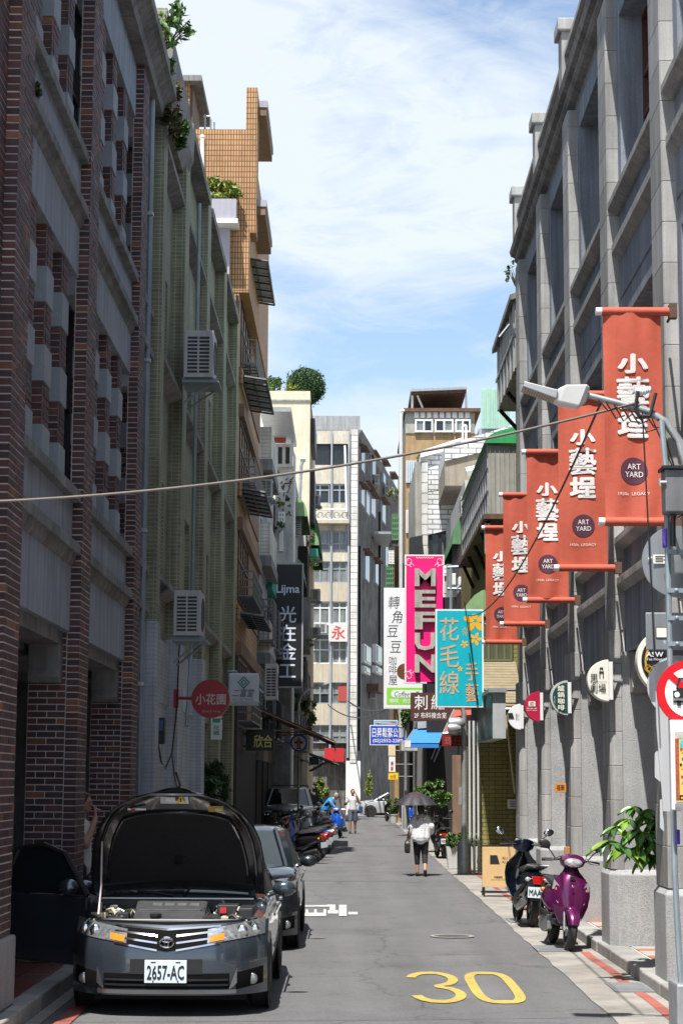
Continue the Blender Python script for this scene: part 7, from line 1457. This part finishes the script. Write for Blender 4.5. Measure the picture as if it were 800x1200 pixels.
def hand(mb, w, dr, pn, s, curl=.5):
    w, dr, pn = Vector(w), Vector(dr).normalized(), Vector(pn).normalized(); sd = dr.cross(pn) * s
    for k in range(4): caps(mb, w, w + dr * .075 + sd * (k - 1.5) * .019, .022, .014)
    for k, ln_ in enumerate((.062, .074, .070, .054)):
        p = w + dr * .08 + sd * (1.5 - k) * .019; q = dr
        for j in range(3): e = p + q * ln_ * (.5, .3, .25)[j]; caps(mb, p, e, .0105 - .001 * j, .0095 - .001 * j, 7); p = e; q = (q + pn * curl * (.8 + .2 * k)).normalized()
    p = w + dr * .02 + sd * .028; e = p + (dr * .6 + sd * .7 + pn * .2).normalized() * .045; caps(mb, p, e, .014, .011, 7); caps(mb, e, e + (dr * .9 + sd * .2 + pn * .3 * curl).normalized() * .032, .011, .008, 7)
def head(mb, c, f, r=1.0):
    "c centre, f facing direction"
    c, f = Vector(c), Vector(f).normalized(); sd = f.cross(Vector((0, 0, 1))).normalized(); M3 = Matrix((sd, f, sd.cross(f))).transposed()
    mb.ell(c, (.072 * r, .088 * r, .108 * r), 16, 10, rot=M3); mb.ell(c + M3 @ Vector((0, .030, -.052)) * r, (.052 * r, .055 * r, .06 * r), 14, 8, rot=M3)
    caps(mb, c + M3 @ Vector((0, .082, .012)) * r, c + M3 @ Vector((0, .100, -.022)) * r, .010 * r, .015 * r, 7)
    for s in (-1, 1): mb.ell(c + M3 @ Vector((s * .074, -.008, -.008)) * r, (.012 * r, .022 * r, .034 * r), 8, 6, rot=M3)
    mb.ell(c + M3 @ Vector((0, .082, -.058)) * r, (.024 * r, .012 * r, .009 * r), 8, 5, rot=M3); return M3
def face_bits(par, c, M3, r=1.0):
    c = Vector(c)
    for s in (-1, 1): MB().ell(c + M3 @ Vector((s * .031, .083, .004)) * r, (.012 * r, .008 * r, .007 * r), 8, 5, rot=M3).build('eye', ink, par); MB().ell(c + M3 @ Vector((s * .031, .086, .026)) * r, (.018 * r, .008 * r, .005 * r), 8, 5, rot=M3).build('eyebrow', hair_k, par)
    MB().ell(c + M3 @ Vector((0, .092, -.055)) * r, (.022 * r, .007 * r, .006 * r), 8, 5, rot=M3).build('mouth', mat('lips', (.22, .07, .06), .5), par)
def hair(par, c, M3, m, back=.0, ln_=0.0, r=1.0):
    mb = MB(); c = Vector(c); mb.ell(c + M3 @ Vector((0, -.018, .022)) * r, (.082 * r, .092 * r, .105 * r), 16, 10, rot=M3)
    if ln_: mb.ell(c + M3 @ Vector((0, -.05, -.05)) * r, (.075 * r, .05 * r, .09 * r), 14, 8, rot=M3)
    return fuse(mb, 'hair', m, par, .009)
# woman walking away under an umbrella
wl = gnd(493, 1027); wl = (wl.x, wl.y, 0)
t = thing('person', 'woman in a loose white blouse and black capri trousers walking away under a dark umbrella', 'person', wl, 0, local=True)
b = MB(); V = Vector
chain(b, (V((0, 0, .86)), .125), (V((0, .01, 1.02)), .105), (V((0, .0, 1.20)), .125), (V((0, 0, 1.30)), .075), (V((0, .01, 1.40)), .045)); chain(b, (V((-.15, 0, 1.28)), .055), (V((.15, 0, 1.28)), .055))
hc = V((0, .03, 1.475)); M3 = head(b, hc, (0.05, 1, -.1), .98)
fl_, fr_ = V((-.075, .17, .04)), V((.085, -.20, .09))
chain(b, (V((-.08, 0, .84)), .09), (V((-.08, .11, .46)), .056), (V((-.075, .10, .08)), .036)); caps(b, (-.075, .09, .035), (-.08, .25, .025), .034, .026)
chain(b, (V((.08, 0, .84)), .09), (V((.085, .03, .46)), .056), (V((.085, -.17, .13)), .036)); caps(b, (.085, -.19, .10), (.09, -.08, .025), .034, .026)
chain(b, (V((-.16, 0, 1.28)), .05), (V((-.24, -.02, 1.03)), .04), (V((-.255, .04, .82)), .028)); hand(b, (-.255, .045, .80), (0, .1, -1), (1, 0, 0), -1, .5)
chain(b, (V((.16, 0, 1.28)), .05), (V((.25, .02, 1.04)), .04), (V((.10, .20, 1.14)), .028)); hand(b, (.09, .21, 1.15), (-.6, .4, .3), (0, -.3, .6), 1, .9)
fuse(b, 'body', skin, t); face_bits(t, hc, M3); hair(t, hc, M3, hair_k, ln_=1)
b = MB(); chain(b, (V((0, -.01, .84)), .165), (V((0, 0, 1.0)), .155), (V((0, 0, 1.20)), .15), (V((0, 0, 1.27)), .10))
for s in (-1, 1): caps(b, (s * .095, -.02, .84), (s * .09, 0, 1.2), .115, .10); chain(b, (V((s * .12, 0, 1.27)), .08), (V((s * .22, -.01, 1.08)), .085), (V((s * (.235 if s < 0 else .22), .01 if s < 0 else .05, .97)), .08))
bl = fuse(b, 'blouse', mat('white_cotton', (.66, .66, .70), .85, var=.10, scale=9, bump=.8, bscale=22), t, .010)
for s in (-1, 1): MB().ell((s * .075, -.135, 1.245), (.022, .03, .045), 10, 6, rot=Matrix.Rotation(s * .35, 3, 'Y')).build('cutout', skin, bl, smooth=True)
b = MB(); chain(b, (V((0, 0, .86)), .14), (V((0, 0, .80)), .13)); chain(b, (V((-.08, 0, .82)), .105), (V((-.08, .11, .46)), .072), (V((-.077, .105, .28)), .058)); chain(b, (V((.08, 0, .82)), .105), (V((.085, .03, .46)), .072), (V((.085, -.07, .29)), .058)); fuse(b, 'trousers', mat('black_cotton', (.012, .012, .014), .8, var=.2), t)
b = MB(); caps(b, (-.075, .07, .04), (-.08, .27, .03), .042, .034); fuse(b, 'shoe', black_pl, t, .007); b = MB(); caps(b, (.085, -.22, .115), (.09, -.09, .03), .042, .036); fuse(b, 'shoe', black_pl, t, .007)
bg = thing('handbag', 'black handbag hanging at the left hip of the woman under the umbrella', 'bag', (wl[0] - .30, wl[1] - .02, .62), 0, local=True); b = MB(); b.loft([[V((x, y, z)) for x, y in ((-.06 * k, -.17 * k), (.06 * k, -.17 * k), (.06 * k, .17 * k), (-.06 * k, .17 * k))] for z, k in ((-.12, .9), (-.05, 1.0), (.10, .95), (.17, .6))]); b.build('body', mat('black_leather', (.015, .014, .015), .45, var=.3), bg, bev=.025); MB().tube([(0, -.12, .15), (.03, -.08, .42), (.12, 0, .64), (.03, .08, .42), (0, .12, .15)], .011, 6).build('strap', black_pl, bg, smooth=True)
uc = at(487, 934, wl[1] + .12); ub_ = thing('umbrella', 'dark umbrella with small pink blossom dots shading the walking woman', 'umbrella', (uc.x, uc.y, 1.12), 0, local=True); b = MB(); Ru, n8 = .475, 8; apex = V((0, 0, uc.z - 1.12 + .10))
def up_(a, q, dz=0): sag = 1 - .10 * (1 - abs(math.cos(4 * a))) * q; rr = Ru * q * sag; return V((rr * math.cos(a), rr * math.sin(a), apex.z - .28 * q ** 1.9 + dz))
b.grid(lambda u, v: up_(2 * math.pi * u, .02 + .98 * v), 64, 12); b.grid(lambda u, v: up_(2 * math.pi * u, .02 + .98 * v, -.006), 64, 12); b.build('canopy', mat('umbrella_cloth', (.028, .026, .034), .6, var=.15), ub_, smooth=True, fixn=False)
for k in range(8): a = 2 * math.pi * k / 8; MB().tube([up_(a, .03 + .97 * i / 8, -.012) for i in range(9)], .005, 5).build('rib', dark_metal, ub_)
MB().tube([(0, 0, .0), (0, 0, apex.z + .05)], .007, 6).build('shaft', dark_metal, ub_); MB().tube([(0, 0, .06), (0, 0, -.04), (.03, 0, -.07), (.05, 0, -.04)], .012, 6).build('handle', black_pl, ub_, smooth=True)
b = MB(); dot = mat('blossom_pink', (.45, .06, .16), .6, island=.4)
for _ in range(70): a, q = R.uniform(0, 6.28), R.uniform(.2, .96); b.ell(up_(a, q, .003), (.013, .013, .004), 6, 4)
b.build('blossom', dot, ub_, kind='stuff')
# man walking towards the camera with a telephone
ml = gnd(413, 977)
t = thing('person', 'man in a white T-shirt and grey blue shorts walking this way on the telephone', 'person', (ml.x, ml.y, 0), 0, local=True); b = MB()
chain(b, (V((0, 0, .93)), .13), (V((0, 0, 1.12)), .125), (V((0, 0, 1.32)), .135), (V((0, 0, 1.42)), .08), (V((0, -.01, 1.52)), .055)); chain(b, (V((-.18, 0, 1.40)), .06), (V((.18, 0, 1.40)), .06)); hc = V((0, -.03, 1.62)); M3 = head(b, hc, (.12, -1, 0), 1.05)
chain(b, (V((-.09, 0, .91)), .10), (V((-.10, -.10, .50)), .065), (V((-.10, -.06, .09)), .042)); caps(b, (-.10, -.06, .04), (-.11, -.22, .03), .038, .03); chain(b, (V((.09, 0, .91)), .10), (V((.10, .02, .50)), .065), (V((.10, .12, .12)), .042)); caps(b, (.10, .12, .08), (.11, -.02, .03), .038, .03)
chain(b, (V((-.19, 0, 1.40)), .058), (V((-.27, .04, 1.14)), .045), (V((-.27, -.06, .92)), .032)); hand(b, (-.27, -.07, .90), (0, -.2, -1), (1, 0, 0), 1, .5); chain(b, (V((.19, 0, 1.40)), .058), (V((.30, -.06, 1.20)), .045), (V((.14, -.12, 1.52)), .032)); hand(b, (.135, -.12, 1.53), (-.3, .1, 1), (-1, 0, 0), -1, .7)
fuse(b, 'body', skin, t, .009); face_bits(t, hc, M3, 1.05); hair(t, hc, M3, hair_k, r=1.05); MB().obox((.105, -.06, 1.60), (.012, .065, .13), Euler((.2, 0, 0))).build('telephone', black_pl, t, bev=.004)
b = MB(); chain(b, (V((0, 0, .95)), .155), (V((0, 0, 1.12)), .15), (V((0, 0, 1.32)), .155), (V((0, 0, 1.40)), .10))
for s in (-1, 1): chain(b, (V((s * .15, 0, 1.39)), .078), (V((s * .235, .01, 1.24)), .07))
fuse(b, 'shirt', mat('pale_cotton', (.60, .60, .60), .85, var=.08, bump=.5, bscale=20), t, .010); b = MB(); chain(b, (V((0, 0, .95)), .15), (V((0, 0, .90)), .145)); chain(b, (V((-.09, 0, .88)), .12), (V((-.10, -.08, .52)), .092)); chain(b, (V((.09, 0, .88)), .12), (V((.10, .02, .52)), .092)); fuse(b, 'shorts', mat('grey_blue_cotton', (.085, .10, .13), .85, var=.1), t, .010)
for x, y0, y1, z in ((-.105, -.04, -.23, .045), (.105, .14, -.03, .07)): b = MB(); caps(b, (x, y0, z), (x, y1, .035), .05, .04); fuse(b, 'shoe', black_pl, t, .008)
bg = thing('shoulder_bag', 'dark blue shoulder bag at the side of the man with the telephone', 'bag', (ml.x + .30, ml.y + .02, .95), 0, local=True); MB().box(-.06, .10, -.12, .12, -.13, .13).build('body', mat('blue_canvas', (.02, .04, .14), .8, var=.2), bg, bev=.03); MB().tube([(0, 0, .12), (-.06, -.05, .36), (-.16, -.03, .50)], .012, 6).build('strap', mat('blue_canvas', (.02, .04, .14), .8), bg)
# man in a blue shirt bending over the scooters
bx = at(381, 940, 72.0); t = thing('person', 'grey haired man in a bright blue shirt bending over the parked scooters', 'person', (bx.x, 72.0, 0), 0, local=True); b = MB()
chain(b, (V((-.05, 0, .92)), .13), (V((.06, -.01, 1.12)), .13), (V((.20, -.02, 1.30)), .14), (V((.27, -.02, 1.37)), .075), (V((.36, -.03, 1.44)), .052)); chain(b, (V((.18, -.18, 1.33)), .06), (V((.18, .16, 1.33)), .06)); hc = V((.41, -.04, 1.50)); M3 = head(b, hc, (.8, -.5, -.45), 1.05)
for s in (-1, 1): chain(b, (V((-.05, s * .09, .90)), .10), (V((.0, s * .10, .50)), .065), (V((-.06, s * .10, .09)), .042)); caps(b, (-.08, s * .10, .04), (.10, s * .11, .03), .038, .03)
chain(b, (V((.18, -.20, 1.32)), .056), (V((.34, -.24, 1.10)), .044), (V((.52, -.20, 1.02)), .032)); hand(b, (.53, -.20, 1.015), (1, .1, -.2), (0, 0, -1), -1, .5); chain(b, (V((.18, .18, 1.32)), .056), (V((.36, .18, 1.10)), .044), (V((.54, .10, 1.04)), .032)); hand(b, (.55, .10, 1.035), (1, -.1, -.2), (0, 0, -1), 1, .5)
fuse(b, 'body', skin, t, .009); face_bits(t, hc, M3, 1.05); hair(t, hc, M3, hair_g, r=1.05); b = MB(); chain(b, (V((-.05, 0, .90)), .155), (V((.06, -.01, 1.12)), .155), (V((.20, -.02, 1.30)), .16), (V((.25, -.02, 1.35)), .10))
for s in (-1, 1): chain(b, (V((.18, s * .17, 1.32)), .08), (V((.28, s * .215, 1.16)), .072))
fuse(b, 'shirt', mat('bright_blue_cotton', (.015, .22, .55), .8, var=.1), t, .010); b = MB(); chain(b, (V((-.05, 0, .93)), .15), (V((-.05, 0, .88)), .145))
for s in (-1, 1): chain(b, (V((-.05, s * .09, .87)), .12), (V((.0, s * .10, .50)), .085), (V((-.06, s * .10, .12)), .068))
fuse(b, 'trousers', mat('grey_trousers', (.05, .05, .055), .85, var=.1), t, .010)
for s in (-1, 1): b = MB(); caps(b, (-.09, s * .10, .045), (.12, s * .11, .04), .048, .04); fuse(b, 'shoe', black_pl, t, .008)
# man smoking in the arcade
sx = at(93, 960, 22.4).x; t = thing('person', 'man in a white T-shirt smoking in the shade between the brick piers', 'person', (sx, 22.4, .15), 0, local=True); b = MB()
chain(b, (V((0, 0, .95)), .13), (V((0, 0, 1.14)), .12), (V((0, 0, 1.34)), .135), (V((.01, 0, 1.45)), .075), (V((.03, 0, 1.55)), .055)); chain(b, (V((0, -.18, 1.42)), .06), (V((0, .18, 1.42)), .06)); hc = V((.05, 0, 1.655)); M3 = head(b, hc, (1, -.25, -.08), 1.05)
for s in (-1, 1): chain(b, (V((0, s * .09, .93)), .10), (V((.02, s * .10, .50)), .065), (V((0, s * .10, .09)), .042)); caps(b, (-.02, s * .10, .04), (.16, s * .11, .03), .038, .03)
chain(b, (V((0, -.20, 1.41)), .056), (V((.12, -.26, 1.18)), .044), (V((.20, -.10, 1.48)), .032)); hand(b, (.20, -.095, 1.49), (-.1, .25, 1), (-1, 0, .2), -1, .8); chain(b, (V((0, .20, 1.41)), .056), (V((.04, .24, 1.14)), .044), (V((.16, .16, .96)), .032)); hand(b, (.165, .155, .95), (.6, -.2, -.7), (0, -1, 0), 1, .6)
fuse(b, 'body', skin, t, .008); face_bits(t, hc, M3, 1.05); hair(t, hc, M3, hair_k, r=1.05); b = MB(); chain(b, (V((0, 0, .93)), .155), (V((0, 0, 1.14)), .15), (V((0, 0, 1.34)), .155), (V((0, 0, 1.42)), .10))
for s in (-1, 1): chain(b, (V((0, s * .16, 1.41)), .08), (V((.06, s * .235, 1.24)), .07))
fuse(b, 'shirt', mat('pale_cotton', (.60, .60, .60), .85), t, .010); b = MB(); chain(b, (V((0, 0, .97)), .148), (V((0, 0, .92)), .145))
for s in (-1, 1): chain(b, (V((0, s * .09, .90)), .118), (V((.02, s * .10, .50)), .085), (V((0, s * .10, .12)), .068))
fuse(b, 'trousers', mat('black_cotton', (.012, .012, .014), .8), t, .010)
for s in (-1, 1): b = MB(); caps(b, (-.03, s * .10, .045), (.18, s * .11, .04), .048, .04); fuse(b, 'shoe', black_pl, t, .008)
cg2 = thing('cigarette', 'thin white cigarette in the hand of the man between the brick piers', 'cigarette', (sx + .17, 22.33, .15 + 1.60), 0, local=True); MB().tube([(0, 0, 0), (.085, -.02, -.02)], .005, 6).build('paper', s_white, cg2); MB().tube([(.085, -.02, -.02), (.09, -.021, -.021)], .0052, 6).build('tip', amber, cg2)

# ================================================================ plants
lm = [mat('big_leaf_%s' % n_, c_, .38, var=.18, scale=8, rnd=.25) for n_, c_ in (('mid', (.075, .19, .022)), ('deep', (.03, .10, .018)), ('light', (.16, .28, .03)))]
def leaf_mesh(m):
    mb = MB(); n = 7
    for s in (-1, 1): mb.grid(lambda u, v: (s * u * .24 * math.sin(math.pi * min(1, .04 + .96 * v ** .8)) ** .9, v, .10 * u * u - .28 * v * v), 2, n)
    return mb.mesh('leaf', m, smooth=True, fixn=False)
leafs = [leaf_mesh(m) for m in lm]
pt = thing('pachira_plant', 'leafy plant with long drooping leaflets reaching out from behind the nearest stone pier', 'plant', (3.62, 20.7, .13))
pr0 = Vector((3.62, 20.7, .13)); MB().lathe([(.17, 0), (.22, .38), (.235, .38), (.235, .41), (.20, .41), (.19, .36), (.001, .36)], pr0, 20).build('pot', terra, pt, smooth=30); trunk_top = Vector((3.55, 20.6, 1.05)); MB().tube([pr0 + Vector((0, 0, .3)), trunk_top], [.035, .02], 8).build('trunk', bark, pt, smooth=True)
for px, py, d_, sz, dr in ((713, 996, 20.3, .30, -1), (727, 1002, 20.2, .33, -.4), (722, 978, 20.6, .25, -.6), (742, 983, 20.5, .26, 0), (752, 966, 20.7, .25, .2), (743, 955, 20.9, .22, -.2), (764, 985, 20.4, .30, .3), (760, 958, 20.8, .22, .2), (768, 1000, 20.3, .30, .1), (771, 970, 20.6, .28, .4), (756, 996, 20.5, .26, 0), (736, 970, 20.6, .24, 0), (750, 985, 20.4, .27, 0), (766, 972, 20.5, .27, 0), (745, 1004, 20.3, .28, 0), (758, 1010, 20.4, .27, 0), (770, 1012, 20.4, .28, 0)):
    c = at(px, py - 8, d_); MB().tube([trunk_top, (trunk_top + c) / 2 + Vector((0, 0, .08)), c], [.012, .009, .006], 5).build('stem', leaf_a, pt, smooth=True); n = 7
    for k in range(n):
        az = 2 * math.pi * k / n + R.uniform(-.3, .3); e = Euler((R.uniform(-.75, -.15), R.uniform(-.3, .3), az), 'XYZ'); o = link('leaf', R.choices(leafs, (.5, .25, .25))[0], pt, c - pr0, e); s_ = sz * R.uniform(.55, 1.0); o.scale = (s_ * .85, s_, s_)
wpot = mat('white_pot', (.52, .52, .50), .6, var=.1)
plant('potted_shrub', 'dark glossy shrub in shade behind the bonnet, beside the white painted base', 'plant', at(246, 918, 40), (.44, .40, .44), 1500, .085, leaf_d, (.24, .5, terra_d), base=(at(246, 918, 40).x, 40, .65), clumps=22)
plant('street_bush', 'bright yellow green bush in front of the silver off road wagon', 'plant', at(375, 924, 70.5), (.36, .34, .33), 1100, .06, leaf_y, (.25, .45, wpot), base=(at(375, 924, 70.5).x, 70.5, .6), clumps=16)
plant('street_bush', 'bright green bush rising behind the dark umbrella', 'plant', at(508, 932, 57), (.52, .45, .40), 1500, .07, leaf_a, (.25, .6, wpot), base=(at(506, 932, 57).x, 57, .7), clumps=20)
for k, (px, lab) in enumerate(((533, 'fern in a tall white square planter, left of the lamp post base'), (549, 'fern in a tall white square planter, right of the lamp post base'))):
    x = at(px, 1000, 46.6).x; t = thing('planter', lab, 'plant', (x, 46.6, 0), group='white planters at the lamp post'); MB().loft([[(x + sx * w, 46.6 + sy * w, z) for sx, sy in ((-1, -1), (1, -1), (1, 1), (-1, 1))] for w, z in ((.17, 0), (.22, .52), (.20, .52), (.19, .46))]).build('pot', wpot, t, bev=.008); mb = MB(); leaves(mb, (x - .05, 46.6, .68), (.28, .26, .2), 500, .07, clumps=10); mb.build('crown', leaf_a, t, fixn=False)
plant('street_bush', 'green plants beside the foot of the far street lamp, right of the small silver car', 'plant', at(461, 944, 96), (.40, .35, .42), 900, .08, leaf_a, (.25, .4, wpot), base=(at(461, 944, 96).x, 96, .4), clumps=14)
plant('climber', 'pale green climber on the dark ground floor front left of the small silver car', 'plant', at(432, 922, 118.8), (.30, .25, .85), 900, .08, leaf_y, base=(at(432, 944, 118.8).x, 118.8, .2), clumps=12)
plant('sign_plant', 'green foliage hanging beside the cafe sign foot, above the deep blue company sign', 'plant', at(474, 842, 80), (.30, .3, .55), 700, .07, leaf_a, clumps=12)
plant('alley_plant', 'dark green foliage below the black vertical sign, beside the street lamp', 'plant', at(344, 822, 78), (.28, .3, .75), 700, .07, leaf_d, clumps=12); plant('alley_plant', 'sunlit green foliage right of the lamp post, above the long dark awning', 'plant', at(361, 836, 84), (.38, .3, .75), 800, .075, leaf_a, clumps=14)
rb = at(200, 32, 27.0)
plant('roof_shrub', 'leafy shrub growing from the gutter at the top corner of the brick building', 'shrub', at(205, 34, 26.9), (.40, .35, .36), 230, .075, leaf_a, base=at(188, 62, 27), clumps=11, stems=12); plant('roof_shrub', 'small bright tuft below the leafy shrub on the brick building gutter', 'shrub', at(194, 78, 26.9), (.13, .15, .20), 130, .08, leaf_a, base=at(190, 100, 27), clumps=5, stems=3)
plant('gutter_weed', 'dry brown roots and ferns draped over the weathered gutter end', 'plant', at(201, 128, 28.0), (.16, .3, .50), 420, .07, mat('dry_leaf', (.07, .065, .022), .7, island=.6), base=at(195, 110, 28.2), clumps=10, stems=9); plant('gutter_weed', 'green ferns hanging from the weathered gutter of the green tiled building', 'plant', at(212, 150, 28.6), (.10, .3, .36), 240, .08, leaf_a, base=at(205, 140, 28.6), clumps=7)
plant('wall_weed', 'dark tuft of moss growing on a brick building ledge', 'plant', at(47, 104, 16.95), (.05, .12, .07), 180, .03, leaf_d, base=at(47, 110, 16.95), clumps=4, stems=3); plant('wall_weed', 'wispy green weed growing beside the stone cornice end', 'plant', at(598, 318, 37.2), (.14, .2, .22), 60, .05, leaf_a, base=at(604, 335, 37.2), clumps=6, stems=6)
# a little more of the street front
t = thing('utility_cabinet', 'pale utility cabinet standing at the foot of the far street lamp', 'cabinet', (at(474, 950, 84.5).x, 84.5, 0)); MB().box(at(470.5, 950, 84.5).x, at(479, 950, 84.5).x, 84.5, 84.9, 0, 1.0).build('body', mat('cabinet_grey', (.42, .42, .40), .6, streak=.2), t, bev=.02); MB().box(at(471.5, 950, 84.5).x, at(478, 950, 84.5).x, 84.485, 84.499, .1, .92).build('door', steel, t)
t = thing('wooden_post', 'short orange wooden post standing against the stone pier between the scooters', 'post', (at(664, 1000, 27.3).x, 27.3, .13)); MB().box(at(661, 1000, 27.3).x, at(667, 1000, 27.3).x, 27.25, 27.33, .13, at(0, 989, 27.3).z).build('post', mat('orange_wood', (.42, .18, .05), .7, var=.2), t, bev=.008)
